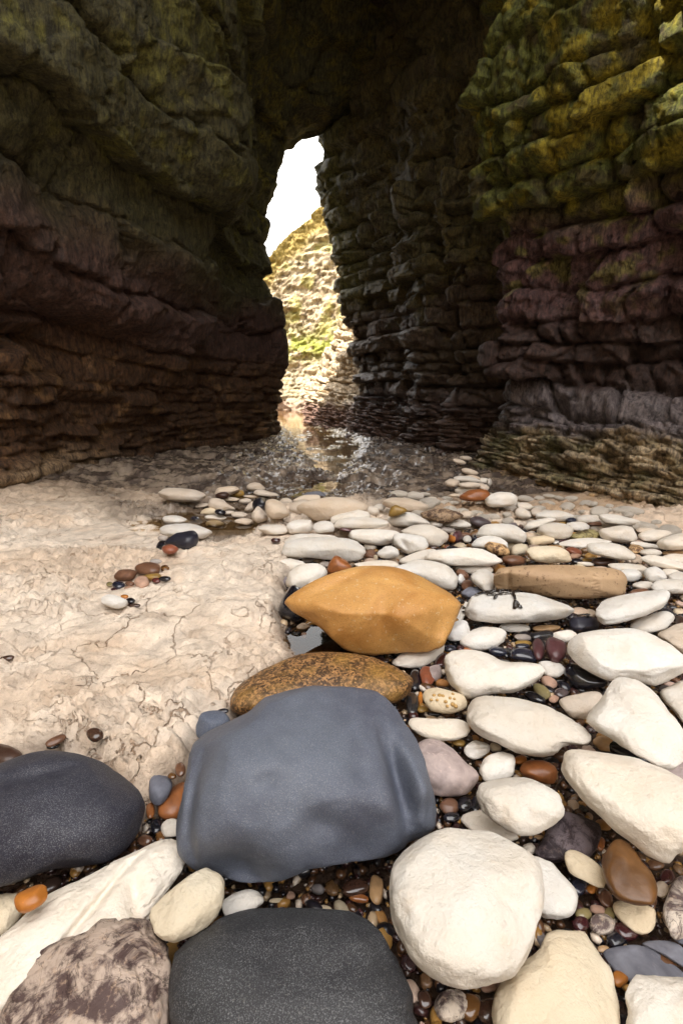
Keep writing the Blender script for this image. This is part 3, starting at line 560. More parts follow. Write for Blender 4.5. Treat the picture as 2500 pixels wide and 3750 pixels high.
    for _ in range(2600):
        j=rs.randint(0,len(s)); 
        if x[j]<-6: continue
        vv=1-abs(rs.normal(0,.06)); r=min(nv-1,max(0,int(vv*(nv-1)))); p=P[r,j]; a=rs.rand()*6.28; L=rs.uniform(.05,.16); wv=.025
        b0=len(V); V+=[(p[0]-wv*math.cos(a),p[1]-wv*math.sin(a),p[2]),(p[0]+wv*math.cos(a),p[1]+wv*math.sin(a),p[2]),(p[0]+rs.normal(0,.04),p[1]-.06-rs.rand()*.05,p[2]+L)]; Fc.append((b0,b0+1,b0+2))
    me=mesh_np('grass',np.array(V),np.array(Fc),{'tint':np.tile(np.array((.24,.19,.05)),(len(V),1)),'wet':np.zeros(len(V))},smooth=False)
    setup(link('grass',me,M['cliff']),kind='stuff',parent=root)
build_far()
STONES=[
('smooth blue-black boulder cut by the left edge, in front of the pale rock slab','boulder','speck',(0.026, 0.026, 0.04),[-0.5134, 0.6868, 0.0255],[0.1586, 0.1143, 0.0857],[[0.98, 0.197, 0.0], [-0.197, 0.98, 0.0], [0.0, 0.0, 1.0]],[0.952, 0.905, 0.881, 0.89, 0.914, 0.934, 0.95, 0.977, 0.992, 1.0, 1.034, 1.026, 0.976, 0.936, 0.907, 0.895, 0.904, 0.933, 0.998, 1.075, 1.103, 0.987, 0.89, 0.842, 0.842, 0.887, 0.975, 1.037, 1.064, 1.052, 1.046, 1.006, 7.54, 1.07, 9.18],'blackb',427),
('biggest stone, a blue-grey speckled boulder with a dented right side','boulder','speck',(0.115, 0.132, 0.178),[-0.0601, 0.7211, 0.0728],[0.2366, 0.1744, 0.1395],[[0.973, -0.23, 0.0], [0.23, 0.973, 0.0], [0.0, 0.0, 1.0]],[0.929, 0.927, 0.925, 0.925, 0.953, 0.992, 0.946, 0.937, 0.96, 0.998, 1.023, 0.936, 0.947, 0.974, 0.954, 0.939, 0.941, 0.96, 0.984, 1.033, 1.005, 0.945, 0.974, 0.945, 0.871, 0.885, 0.919, 0.964, 0.97, 1.063, 1.021, 0.959, 4.25, -0.18, 6.36],'greyb',616),
('smooth ochre yellow boulder with an angular front lying across the pale stones','boulder','sand',(0.54, 0.3, 0.095),[0.1025, 1.3841, 0.0854],[0.2675, 0.1929, 0.1196],[[0.991, 0.131, 0.031], [-0.131, 0.991, -0.003], [-0.031, -0.001, 1.0]],[1.023, 1.068, 1.012, 0.946, 0.921, 0.937, 0.991, 1.018, 0.995, 0.967, 0.947, 0.945, 0.947, 0.955, 0.977, 1.041, 1.105, 1.064, 0.966, 0.898, 0.885, 0.916, 0.958, 0.999, 1.002, 0.941, 0.908, 0.973, 0.99, 0.941, 0.943, 0.973, 3.75, 0.16, 7.33],'yellowb',354),
('rough brown granular slab wedged between the yellow boulder and the grey boulder','boulder','gran',(0.2, 0.11, 0.045),[-0.0481, 1.0969, 0.0016],[0.2392, 0.1173, 0.0586],[[0.983, -0.186, -0.002], [0.186, 0.983, -0.0], [0.002, -0.0, 1.0]],[1.043, 1.004, 0.954, 0.919, 0.904, 0.915, 0.943, 0.992, 1.052, 1.077, 1.026, 0.951, 0.907, 0.9, 0.918, 0.961, 1.01, 1.034, 1.063, 1.061, 0.992, 0.938, 0.925, 0.936, 0.956, 0.969, 0.961, 0.956, 0.973, 1.007, 1.032, 1.05, 4.24, -0.57, 12.13],'slabb',358),
('dark charcoal boulder cut by the bottom edge below the grey boulder','boulder','speck',(0.034, 0.033, 0.035),[-0.0594, 0.4472, 0.0079],[0.1692, 0.094, 0.0658],[[0.997, 0.083, 0.0], [-0.083, 0.997, 0.0], [0.0, 0.0, 1.0]],[0.884, 0.847, 0.857, 0.935, 1.033, 1.057, 1.034, 1.014, 0.987, 0.958, 0.93, 0.916, 0.922, 0.978, 1.02, 0.988, 0.956, 0.945, 0.982, 1.068, 1.082, 1.021, 0.98, 0.96, 0.939, 0.928, 0.941, 0.998, 1.116, 1.135, 0.975, 0.928, 6.1, 0.94, 11.26],'frontb',601),
('cracked grey-brown mottled boulder in the bottom left corner','boulder','mott',(0.31, 0.245, 0.21),[-0.3172, 0.4455, -0.0001],[0.1178, 0.0809, 0.0567],[[0.978, 0.21, 0.0], [-0.21, 0.978, 0.0], [0.0, 0.0, 1.0]],[0.848, 0.897, 0.955, 1.021, 1.053, 1.081, 1.087, 0.938, 0.903, 0.909, 0.9, 0.89, 0.872, 0.859, 0.939, 0.985, 1.02, 1.155, 1.084, 0.984, 0.927, 0.888, 0.868, 0.876, 0.935, 1.06, 1.232, 1.023, 0.948, 0.884, 0.846, 0.836, 10.49, 1.89, 11.7],'mottb',460),
('long grooved white stone between the blue-black boulder and the mottled boulder','stone','chalk',(0.8, 0.755, 0.69),[-0.3689, 0.529, 0.0012],[0.139, 0.0709, 0.0355],[[0.696, -0.718, 0.0], [0.718, 0.696, 0.0], [0.0, 0.0, 1.0]],[1.045, 1.073, 1.094, 1.065, 0.988, 0.913, 0.872, 0.862, 0.887, 0.957, 1.014, 1.007, 0.996, 1.02, 0.977, 0.959, 0.965, 0.982, 1.008, 1.032, 1.024, 0.961, 0.928, 0.953, 1.002, 1.029, 0.996, 0.936, 0.891, 0.906, 0.979, 1.026, 7.41, -1.27, 16.85],'slabw',497),
('egg-shaped cream stone at the lower left foot of the grey boulder','stone','chalk',(0.76, 0.66, 0.5),[-0.2152, 0.518, 0.0453],[0.0517, 0.0384, 0.0288],[[0.75, -0.662, 0.0], [0.662, 0.75, 0.0], [0.0, 0.0, 1.0]],[0.975, 0.986, 0.998, 0.997, 0.988, 0.99, 1.01, 1.02, 0.995, 0.954, 0.92, 0.891, 0.884, 0.933, 1.056, 1.059, 1.044, 1.022, 0.994, 0.964, 0.95, 0.967, 1.009, 0.977, 0.948, 0.952, 0.965, 0.979, 1.008, 1.018, 0.988, 0.974, 19.99, -1.85, 28.04],'egg',190),
('largest white stone, a broad flat oval leaning on the grey boulder','stone','chalk',(0.82, 0.795, 0.755),[0.172, 0.5193, 0.0621],[0.0987, 0.1143, 0.0592],[[0.547, 0.837, 0.0], [-0.837, 0.547, 0.0], [0.0, 0.0, 1.0]],[0.938, 0.95, 0.986, 1.044, 1.041, 1.008, 0.974, 0.935, 0.921, 0.925, 0.953, 0.982, 0.988, 0.992, 1.009, 1.002, 0.991, 0.977, 0.976, 0.992, 1.004, 1.003, 0.977, 0.949, 0.961, 0.966, 0.973, 1.003, 1.04, 1.017, 0.969, 0.948, 9.58, -0.67, 10.87],'oval',420),
('big cream stone cut by the bottom edge below the large white oval','stone','chalk',(0.76, 0.66, 0.5),[0.2837, 0.4447, -0.0144],[0.0957, 0.0622, 0.0404],[[0.841, -0.54, 0.0], [0.54, 0.841, 0.0], [0.0, 0.0, 1.0]],[0.993, 0.938, 0.901, 0.891, 0.904, 0.93, 0.955, 0.979, 1.007, 1.043, 1.097, 1.11, 0.905, 0.849, 0.827, 0.846, 0.912, 0.966, 0.975, 0.997, 1.04, 1.124, 1.107, 1.004, 0.927, 0.886, 0.883, 0.917, 0.989, 1.097, 1.161, 1.071, 15.0, -2.2, 13.26],'creamb',357),
('blocky white stone in the bottom right corner','stone','chalk',(0.8, 0.755, 0.69),[0.4152, 0.4264, -0.0006],[0.0681, 0.0367, 0.022],[[0.984, -0.18, 0.0], [0.18, 0.984, 0.0], [0.0, 0.0, 1.0]],[1.019, 0.993, 0.994, 1.015, 1.068, 1.134, 1.157, 1.045, 0.925, 0.873, 0.856, 0.859, 0.885, 1.004, 1.15, 1.079, 0.989, 0.926, 0.892, 0.889, 0.924, 1.026, 1.087, 1.054, 1.021, 1.005, 1.002, 1.012, 1.037, 1.06, 1.08, 1.077, 22.59, -6.21, 23.08],'cornerw',244),
('flat blue-grey stone behind the bottom right corner stone','stone','matte',(0.17, 0.18, 0.22),[0.4277, 0.4987, -0.0417],[0.0508, 0.0236, 0.0095],[[0.984, 0.18, 0.0], [-0.18, 0.984, 0.0], [0.0, 0.0, 1.0]],[1.095, 1.157, 1.1, 1.008, 0.937, 0.908, 0.908, 0.945, 0.996, 1.048, 1.084, 1.07, 1.019, 0.974, 0.958, 0.972, 1.012, 1.042, 1.028, 0.999, 0.97, 0.968, 1.026, 1.098, 1.081, 1.033, 1.002, 0.975, 0.959, 0.964, 0.981, 1.026, 24.82, -10.28, 46.05],None,165),
('thin grey slate stone at the right edge above the flat blue-grey stone','stone','matte',(0.17, 0.18, 0.22),[0.4764, 0.5097, -0.035],[0.0312, 0.0143, 0.0057],[[0.905, 0.425, 0.0], [-0.425, 0.905, 0.0], [0.0, 0.0, 1.0]],[1.001, 1.0, 0.997, 0.972, 0.945, 0.949, 0.978, 1.055, 1.159, 1.194, 1.074, 0.951, 0.878, 0.845, 0.849, 0.889, 0.965, 1.075, 1.228, 1.338, 1.131, 0.915, 0.803, 0.762, 0.763, 0.814, 0.916, 1.117, 1.192, 1.095, 1.027, 0.997, 35.18, -11.4, 84.6],None,109),
('smooth caramel brown stone like a bean near the right edge','stone','wetm',(0.15, 0.07, 0.022),[0.4422, 0.5792, 0.0266],[0.0535, 0.0376, 0.0188],[[-0.293, 0.956, 0.0], [-0.956, -0.293, 0.0], [0.0, 0.0, 1.0]],[1.022, 1.033, 1.053, 1.041, 0.944, 0.866, 0.853, 0.9, 1.0, 1.077, 1.093, 1.062, 1.007, 0.972, 0.962, 0.959, 0.958, 0.961, 0.962, 0.971, 1.002, 1.028, 1.048, 1.028, 0.965, 0.935, 0.93, 0.928, 0.946, 0.999, 1.027, 1.03, 25.51, 2.79, 26.18],'caramel',165),
('cream pebble crossed by a brown vein left of the caramel stone','stone','chalk',(0.76, 0.66, 0.5),[0.3977, 0.616, -0.0097],[0.0332, 0.0233, 0.0116],[[0.625, 0.781, 0.0], [-0.781, 0.625, 0.0], [0.0, 0.0, 1.0]],[1.01, 0.987, 0.979, 0.997, 1.013, 1.011, 1.009, 1.002, 0.984, 0.976, 0.98, 0.992, 1.016, 1.048, 1.069, 1.06, 1.023, 0.98, 0.955, 0.966, 1.011, 1.089, 1.085, 1.0, 0.93, 0.912, 0.93, 0.985, 1.063, 1.081, 1.065, 1.04, 31.25, 3.84, 52.45],'veinp',103),
('dark purple-grey mottled stone left of the caramel stone','stone','mott',(0.085, 0.065, 0.07),[0.4109, 0.6907, -0.0305],[0.0725, 0.0369, 0.0221],[[0.851, -0.524, 0.0], [0.524, 0.851, 0.0], [0.0, 0.0, 1.0]],[0.995, 0.986, 0.993, 0.998, 0.984, 0.969, 0.961, 0.948, 0.95, 0.978, 1.033, 1.096, 1.074, 0.999, 0.927, 0.87, 0.843, 0.846, 0.914, 1.097, 1.137, 1.069, 1.012, 0.957, 0.913, 0.899, 0.921, 0.973, 1.059, 1.097, 1.069, 1.022, 23.67, -6.0, 22.6],None,149),
('plump white stone with small pits above the large white oval','stone','chalk',(0.8, 0.755, 0.69),[0.3141, 0.693, 0.0413],[0.0722, 0.0547, 0.0356],[[1.0, 0.025, 0.0], [-0.025, 1.0, 0.0], [0.0, 0.0, 1.0]],[1.011, 1.015, 1.018, 1.021, 1.013, 1.003, 0.994, 0.979, 0.961, 0.955, 0.953, 0.94, 0.935, 0.959, 1.006, 1.039, 1.054, 1.05, 1.031, 1.003, 0.966, 0.936, 0.925, 0.936, 0.987, 1.039, 1.015, 0.953, 0.933, 0.953, 0.982, 0.997, 14.46, -1.43, 21.45],'plump',192),
('flat pale stone tucked under the plump pitted white stone','stone','chalk',(0.78, 0.73, 0.665),[0.2732, 0.7201, -0.0406],[0.0459, 0.0266, 0.0106],[[0.876, 0.483, 0.0], [-0.483, 0.876, 0.0], [0.0, 0.0, 1.0]],[1.204, 1.081, 0.951, 0.902, 0.892, 0.917, 0.975, 1.06, 1.12, 1.106, 1.047, 0.997, 0.973, 0.976, 1.001, 1.031, 1.063, 1.079, 1.059, 1.025, 1.007, 1.008, 1.032, 1.071, 1.087, 1.056, 0.986, 0.95, 0.948, 0.978, 1.043, 1.135, 22.08, 2.25, 48.61],None,109),
('white stone half hidden behind the right side of the large oval','stone','chalk',(0.82, 0.795, 0.755),[0.3352, 0.5947, -0.0243],[0.0484, 0.0356, 0.0178],[[-0.284, 0.959, 0.0], [-0.959, -0.284, 0.0], [0.0, 0.0, 1.0]],[1.092, 1.123, 1.087, 1.018, 0.953, 0.907, 0.881, 0.881, 0.903, 0.932, 0.982, 1.109, 1.189, 1.099, 1.013, 0.97, 0.953, 0.956, 0.956, 0.958, 0.978, 1.024, 1.1, 1.13, 1.065, 0.984, 0.93, 0.907, 0.906, 0.935, 0.984, 1.035, 27.66, 1.73, 26.65],None,144),
('pale yellow stone under the lower end of the caramel stone','stone','chalk',(0.76, 0.66, 0.5),[0.4499, 0.5559, -0.0299],[0.0299, 0.0229, 0.0114],[[0.991, -0.132, 0.0], [0.132, 0.991, 0.0], [0.0, 0.0, 1.0]],[0.928, 0.936, 0.969, 1.036, 1.135, 1.193, 1.117, 1.002, 0.929, 0.902, 0.907, 0.936, 0.981, 1.04, 1.119, 1.162, 1.108, 1.039, 0.99, 0.98, 0.983, 0.986, 1.003, 1.003, 1.003, 1.02, 1.059, 1.091, 1.068, 1.016, 0.968, 0.936, 38.62, -5.32, 48.26],None,98),
('big long white stone running out of the right edge above the caramel stone','stone','chalk',(0.8, 0.755, 0.69),[0.5113, 0.6823, 0.0645],[0.1186, 0.092, 0.0506],[[0.73, 0.684, 0.0], [-0.684, 0.73, 0.0], [0.0, 0.0, 1.0]],[0.985, 1.017, 1.042, 1.073, 1.055, 0.948, 0.904, 0.877, 0.853, 0.839, 0.845, 0.88, 0.941, 1.038, 1.12, 1.134, 1.09, 1.041, 0.959, 0.879, 0.837, 0.822, 0.85, 0.924, 0.973, 1.08, 1.069, 0.928, 0.892, 0.903, 0.928, 0.956, 8.46, 0.25, 14.3],'longr',357),
('long white stone right of the pebble studded fossil stone','stone','chalk',(0.8, 0.755, 0.69),[0.4017, 0.9052, 0.0347],[0.1262, 0.0788, 0.0394],[[0.958, 0.286, 0.0], [-0.286, 0.958, 0.0], [0.0, 0.0, 1.0]],[1.111, 1.114, 1.06, 0.973, 0.91, 0.901, 0.924, 0.943, 0.956, 0.962, 0.973, 0.998, 1.005, 0.995, 0.994, 0.995, 1.005, 1.017, 1.016, 0.979, 0.938, 0.913, 0.912, 0.96, 1.026, 1.043, 1.034, 0.966, 0.834, 0.772, 0.8, 1.039, 7.99, -0.56, 17.75],'longm',249),
('kite shaped white stone tilted up at the right edge','stone','chalk',(0.8, 0.755, 0.69),[0.6142, 0.8586, 0.0877],[0.1204, 0.0856, 0.0428],[[-0.2, 0.98, 0.0], [-0.98, -0.2, 0.0], [0.0, 0.0, 1.0]],[1.013, 0.923, 0.892, 0.872, 0.872, 0.894, 0.95, 1.015, 1.069, 1.081, 1.071, 0.976, 0.871, 0.81, 0.795, 0.805, 0.842, 0.917, 1.04, 1.231, 1.12, 0.916, 0.806, 0.817, 0.838, 0.875, 0.994, 1.039, 0.999, 0.985, 1.005, 1.041, 11.02, 1.36, 14.31],'kite',242),
('lilac grey stone banded with tan touching the right side of the grey boulder','stone','matte',(0.42, 0.36, 0.36),[0.2086, 0.8371, -0.0153],[0.0712, 0.0606, 0.0394],[[0.765, 0.644, 0.0], [-0.644, 0.765, 0.0], [0.0, 0.0, 1.0]],[1.105, 1.022, 0.905, 0.88, 0.897, 0.941, 0.98, 0.995, 0.997, 1.003, 1.014, 1.019, 1.017, 1.02, 1.016, 1.006, 0.992, 0.981, 0.982, 0.991, 1.001, 1.017, 1.036, 1.031, 0.984, 0.941, 0.921, 0.935, 0.969, 0.999, 1.018, 1.053, 14.49, 0.87, 19.67],'lilac',162),
('small bar shaped white stone behind the lilac stone','stone','chalk',(0.8, 0.755, 0.69),[0.2299, 0.9576, -0.015],[0.0686, 0.0342, 0.0171],[[0.994, 0.108, 0.0], [-0.108, 0.994, 0.0], [0.0, 0.0, 1.0]],[0.995, 1.0, 1.008, 1.032, 1.071, 1.056, 0.976, 0.933, 0.914, 0.904, 0.905, 0.931, 0.989, 1.077, 1.112, 1.081, 1.04, 1.004, 0.97, 0.945, 0.947, 0.97, 1.003, 1.02, 1.024, 1.019, 1.005, 0.987, 0.982, 0.99, 0.995, 0.993, 14.75, -1.72, 39.88],'bar',117),
('cream fossil stone studded with round tan pebbles','stone','chalk',(0.76, 0.66, 0.5),[0.2555, 1.0344, 0.0024],[0.0553, 0.0392, 0.0255],[[0.987, 0.163, 0.002], [-0.163, 0.987, -0.0], [-0.002, 0.0, 1.0]],[1.049, 1.038, 1.02, 1.009, 1.012, 1.008, 0.982, 0.971, 0.978, 0.983, 1.0, 1.011, 0.995, 0.978, 0.988, 1.013, 1.041, 1.043, 1.028, 1.015, 1.007, 0.986, 0.963, 0.965, 0.981, 0.989, 0.981, 0.974, 0.985, 1.02, 1.046, 1.051, 18.12, -0.44, 32.53],'fossil',96),
('white pebble split by a dark crack in front of the long white stone','stone','chalk',(0.8, 0.755, 0.69),[0.3033, 0.9059, -0.0308],[0.0315, 0.021, 0.0105],[[0.848, -0.53, 0.0], [0.53, 0.848, 0.0], [0.0, 0.0, 1.0]],[1.023, 1.054, 1.076, 1.086, 1.074, 1.039, 0.998, 0.974, 0.972, 1.01, 1.058, 1.07, 1.063, 1.047, 1.038, 1.046, 1.051, 1.026, 0.995, 0.986, 0.997, 1.012, 1.031, 1.048, 1.034, 1.013, 1.009, 1.018, 1.02, 1.004, 0.995, 0.997, 40.54, -8.29, 54.49],'splitp',55),
('lumpy small white stone between the lilac stone and the orange nugget','stone','chalk',(0.82, 0.795, 0.755),[0.3255, 0.8379, -0.0148],[0.048, 0.0287, 0.0172],[[0.808, -0.59, 0.0], [0.59, 0.808, 0.0], [0.0, 0.0, 1.0]],[0.996, 0.979, 0.979, 1.017, 1.076, 1.079, 1.023, 0.975, 0.956, 0.959, 1.014, 1.078, 1.105, 1.082, 1.046, 1.025, 1.02, 1.002, 0.96, 0.941, 0.959, 1.042, 1.114, 1.058, 0.969, 0.93, 0.925, 0.953, 0.998, 1.041, 1.062, 1.038, 30.01, -6.62, 34.53],None,87),
('orange-brown nugget behind the plump pitted white stone','stone','wetm',(0.3, 0.11, 0.035),[0.4148, 0.8367, -0.0246],[0.038, 0.025, 0.0175],[[0.992, 0.125, 0.0], [-0.125, 0.992, 0.0], [0.0, 0.0, 1.0]],[0.994, 0.994, 1.001, 1.007, 1.015, 1.012, 1.016, 1.028, 1.036, 1.031, 1.011, 0.983, 0.955, 0.941, 0.948, 0.979, 1.035, 1.092, 1.121, 1.104, 1.055, 0.967, 0.898, 0.872, 0.889, 0.935, 0.994, 1.061, 1.08, 1.04, 1.006, 0.997, 27.49, -3.54, 46.77],'nugget',82),
('white and grey flint nodule at the right edge','stone','mott',(0.42, 0.36, 0.31),[0.5185, 0.5594, -0.0178],[0.0603, 0.0199, 0.0139],[[0.729, -0.684, 0.0], [0.684, 0.729, 0.0], [0.0, 0.0, 1.0]],[1.16, 1.082, 1.012, 0.984, 0.98, 1.018, 1.07, 1.142, 1.155, 1.103, 1.063, 1.048, 1.055, 1.045, 0.99, 0.953, 0.94, 0.957, 1.001, 1.068, 1.065, 1.025, 1.006, 1.018, 1.028, 1.023, 1.0, 0.987, 1.002, 1.055, 1.148, 1.203, 50.06, -2.88, 23.05],None,131),
('rusty orange rock wedged at the left side of the grey boulder','stone','wetm',(0.3, 0.11, 0.035),[-0.3279, 0.7702, -0.0338],[0.0397, 0.0277, 0.0166],[[-0.059, -0.998, 0.0], [0.998, -0.059, 0.0], [0.0, 0.0, 1.0]],[0.963, 0.956, 0.972, 1.014, 1.092, 1.145, 1.106, 1.034, 0.969, 0.938, 0.936, 0.964, 1.004, 1.034, 1.039, 1.032, 1.036, 1.054, 1.054, 1.014, 0.979, 0.954, 0.945, 0.942, 0.952, 0.976, 1.043, 1.078, 1.057, 1.038, 1.02, 0.989, 34.69, -3.64, 35.07],None,87),
('blue-grey egg pebble between the blue-black boulder and the grey boulder','stone','matte',(0.17, 0.18, 0.22),[-0.36, 0.7811, -0.0112],[0.0371, 0.0222, 0.0166],[[-0.422, -0.907, 0.0], [0.907, -0.422, 0.0], [0.0, 0.0, 1.0]],[1.121, 1.092, 1.052, 1.006, 0.962, 0.943, 0.949, 0.976, 1.005, 1.028, 1.045, 1.054, 1.029, 1.01, 1.012, 1.026, 1.032, 1.023, 1.013, 1.005, 1.005, 1.013, 1.04, 1.063, 1.043, 0.987, 0.947, 0.929, 0.942, 0.988, 1.056, 1.117, 45.06, 0.07, 36.3],None,72),
('round grey stone peeping out behind the upper left of the grey boulder','stone','speck',(0.115, 0.132, 0.178),[-0.3002, 0.9566, -0.0054],[0.037, 0.0434, 0.0296],[[0.641, -0.768, 0.0], [0.768, 0.641, 0.0], [0.0, 0.0, 1.0]],[1.034, 1.026, 1.015, 1.012, 1.016, 1.002, 0.969, 0.949, 0.954, 0.99, 1.045, 1.065, 1.024, 0.961, 0.924, 0.923, 0.938, 0.981, 1.045, 1.098, 1.08, 1.025, 0.971, 0.94, 0.939, 0.969, 1.013, 1.051, 1.053, 1.028, 1.019, 1.027, 25.77, 1.45, 29.17],None,86),
('small white stone right of the egg-shaped cream stone','stone','chalk',(0.82, 0.795, 0.755),[-0.1523, 0.561, -0.0106],[0.0306, 0.0179, 0.0107],[[0.962, -0.272, 0.0], [0.272, 0.962, 0.0], [0.0, 0.0, 1.0]],[1.103, 1.066, 1.021, 0.983, 0.963, 0.961, 0.97, 0.987, 1.013, 1.03, 1.042, 1.033, 1.025, 1.031, 1.036, 1.011, 0.982, 0.955, 0.952, 0.991, 1.069, 1.104, 1.054, 1.014, 0.988, 0.973, 0.964, 0.961, 0.977, 1.018, 1.077, 1.115, 32.73, -0.23, 64.0],None,90),
('cream stone at the left edge below the blue-black boulder','stone','chalk',(0.76, 0.66, 0.5),[-0.519, 0.5602, -0.0263],[0.0354, 0.0259, 0.0155],[[-0.695, -0.719, 0.0], [0.719, -0.695, 0.0], [0.0, 0.0, 1.0]],[1.149, 1.168, 1.124, 0.983, 0.859, 0.799, 0.792, 0.849, 0.967, 1.114, 1.233, 1.132, 1.023, 0.965, 0.953, 0.96, 0.985, 1.009, 1.061, 1.086, 1.077, 1.054, 1.051, 1.031, 0.985, 0.928, 0.897, 0.895, 0.929, 0.992, 1.059, 1.109, 38.66, 0.24, 36.43],None,112),
('wet brown-black stone at the left edge behind the blue-black boulder','stone','wetm',(0.06, 0.03, 0.02),[-0.7358, 0.8743, -0.0143],[0.0477, 0.024, 0.0144],[[0.912, 0.41, 0.0], [-0.41, 0.912, 0.0], [0.0, 0.0, 1.0]],[1.033, 0.967, 0.936, 0.922, 0.911, 0.898, 0.906, 0.94, 1.051, 1.206, 1.201, 1.065, 0.983, 0.933, 0.922, 0.936, 0.969, 1.057, 1.159, 1.246, 1.186, 1.059, 0.98, 0.943, 0.942, 0.972, 1.011, 1.042, 1.057, 1.076, 1.113, 1.108, 36.26, 9.04, 39.92],None,78),
('glossy orange pebble resting in front of the blue-black boulder','stone','wetm',(0.45, 0.17, 0.03),[-0.4352, 0.5163, 0.059],[0.0209, 0.017, 0.0102],[[0.995, -0.102, 0.0], [0.102, 0.995, 0.0], [0.0, 0.0, 1.0]],[1.037, 1.034, 1.041, 1.04, 1.016, 0.992, 0.973, 0.955, 0.952, 0.972, 1.015, 1.071, 1.093, 1.065, 1.016, 0.98, 0.962, 0.956, 0.978, 1.025, 1.061, 1.06, 1.037, 1.003, 0.977, 0.965, 0.976, 1.003, 1.027, 1.037, 1.037, 1.039, 51.08, 4.93, 67.78],None,80),
('round white stone touching the right side of the yellow boulder','stone','chalk',(0.82, 0.795, 0.755),[0.3798, 1.4104, -0.0071],[0.0542, 0.0319, 0.0255],[[0.608, -0.772, -0.185], [0.79, 0.612, 0.04], [0.082, -0.17, 0.982]],[1.032, 1.01, 0.987, 0.961, 0.954, 0.971, 1.0, 1.022, 1.031, 1.038, 1.036, 1.019, 1.01, 1.004, 0.983, 0.961, 0.951, 0.963, 0.993, 1.038, 1.063, 1.04, 1.004, 0.986, 0.966, 0.952, 0.948, 0.962, 0.996, 1.043, 1.065, 1.054, 29.18, -5.16, 30.04],None,57),
('white oval stone right of the round stone beside the yellow boulder','stone','chalk',(0.82, 0.795, 0.755),[0.4583, 1.3978, -0.0269],[0.0863, 0.0522, 0.0261],[[0.889, -0.456, -0.036], [0.457, 0.89, 0.011], [0.027, -0.027, 0.999]],[0.958, 0.971, 0.991, 1.026, 1.05, 1.041, 1.015, 0.996, 0.987, 0.989, 0.996, 0.986, 0.957, 0.935, 0.933, 0.961, 1.03, 1.1, 1.088, 1.036, 0.996, 0.959, 0.93, 0.919, 0.946, 1.011, 1.064, 1.061, 1.023, 0.992, 0.967, 0.953, 14.93, -4.24, 26.2],None,96),
('pale stone under the front right of the yellow boulder','stone','chalk',(0.78, 0.73, 0.665),[0.2391, 1.3005, -0.032],[0.0919, 0.0403, 0.0202],[[0.854, -0.517, -0.051], [0.518, 0.855, 0.009], [0.039, -0.034, 0.999]],[0.95, 0.979, 1.028, 1.093, 1.128, 1.077, 1.004, 0.963, 0.95, 0.952, 0.952, 0.948, 0.954, 0.982, 0.998, 1.014, 1.054, 1.082, 1.054, 1.011, 0.98, 0.953, 0.945, 0.958, 0.999, 1.046, 1.062, 1.035, 0.997, 0.963, 0.939, 0.932, 15.99, -7.86, 31.14],None,102),
('boot shaped white stone right of the terracotta pebble','stone','chalk',(0.82, 0.795, 0.755),[0.3835, 1.11, 0.0293],[0.1319, 0.0812, 0.0447],[[0.998, -0.058, 0.003], [0.058, 0.998, -0.001], [-0.003, 0.001, 1.0]],[1.046, 1.088, 1.114, 1.102, 0.948, 0.752, 0.7, 0.725, 0.828, 0.927, 1.005, 1.072, 1.109, 1.044, 0.929, 0.853, 0.833, 0.839, 0.871, 0.929, 0.965, 0.951, 1.024, 1.116, 0.935, 0.853, 0.83, 0.833, 0.86, 0.901, 0.945, 0.995, 8.09, -1.43, 17.01],'boot',204),
('small white stone at the right tip of the boot shaped stone','stone','chalk',(0.82, 0.795, 0.755),[0.6033, 1.2198, -0.0259],[0.0352, 0.032, 0.016],[[0.982, -0.188, 0.024], [0.188, 0.982, -0.012], [-0.021, 0.016, 1.0]],[0.984, 1.027, 1.068, 1.101, 1.104, 1.05, 0.98, 0.934, 0.916, 0.922, 0.947, 0.981, 1.036, 1.104, 1.145, 1.081, 1.013, 0.971, 0.954, 0.956, 0.976, 0.993, 1.014, 1.034, 1.043, 1.04, 1.039, 1.024, 0.988, 0.956, 0.942, 0.953, 29.38, -0.74, 46.55],None,55),
('wet grey-black pebble behind the boot shaped white stone','stone','wet',(0.026, 0.026, 0.04),[0.5501, 1.2931, -0.0255],[0.041, 0.0274, 0.0164],[[0.993, 0.117, 0.024], [-0.117, 0.993, -0.01], [-0.025, 0.008, 1.0]],[0.995, 0.972, 0.964, 0.954, 0.962, 0.98, 1.003, 1.032, 1.061, 1.063, 1.031, 0.997, 0.973, 0.957, 0.941, 0.941, 0.96, 0.981, 1.027, 1.114, 1.142, 0.994, 0.881, 0.84, 0.839, 0.855, 0.892, 0.966, 1.074, 1.12, 1.07, 1.022, 25.07, -1.91, 50.62],None,57),
('wine red wet pebble left of the bigger purple pebble','stone','wetm',(0.11, 0.045, 0.05),[0.601, 1.3136, -0.0165],[0.0567, 0.0185, 0.0148],[[-0.36, 0.897, 0.256], [-0.932, -0.334, -0.142], [-0.042, -0.289, 0.956]],[1.077, 1.068, 1.033, 1.0, 0.977, 0.977, 0.998, 1.029, 1.042, 1.029, 1.016, 1.012, 1.023, 1.035, 1.045, 1.062, 1.071, 1.049, 1.01, 0.986, 0.983, 1.002, 1.032, 1.052, 1.061, 1.061, 1.047, 1.013, 0.995, 1.0, 1.02, 1.054, 55.1, 4.15, 32.21],None,45),
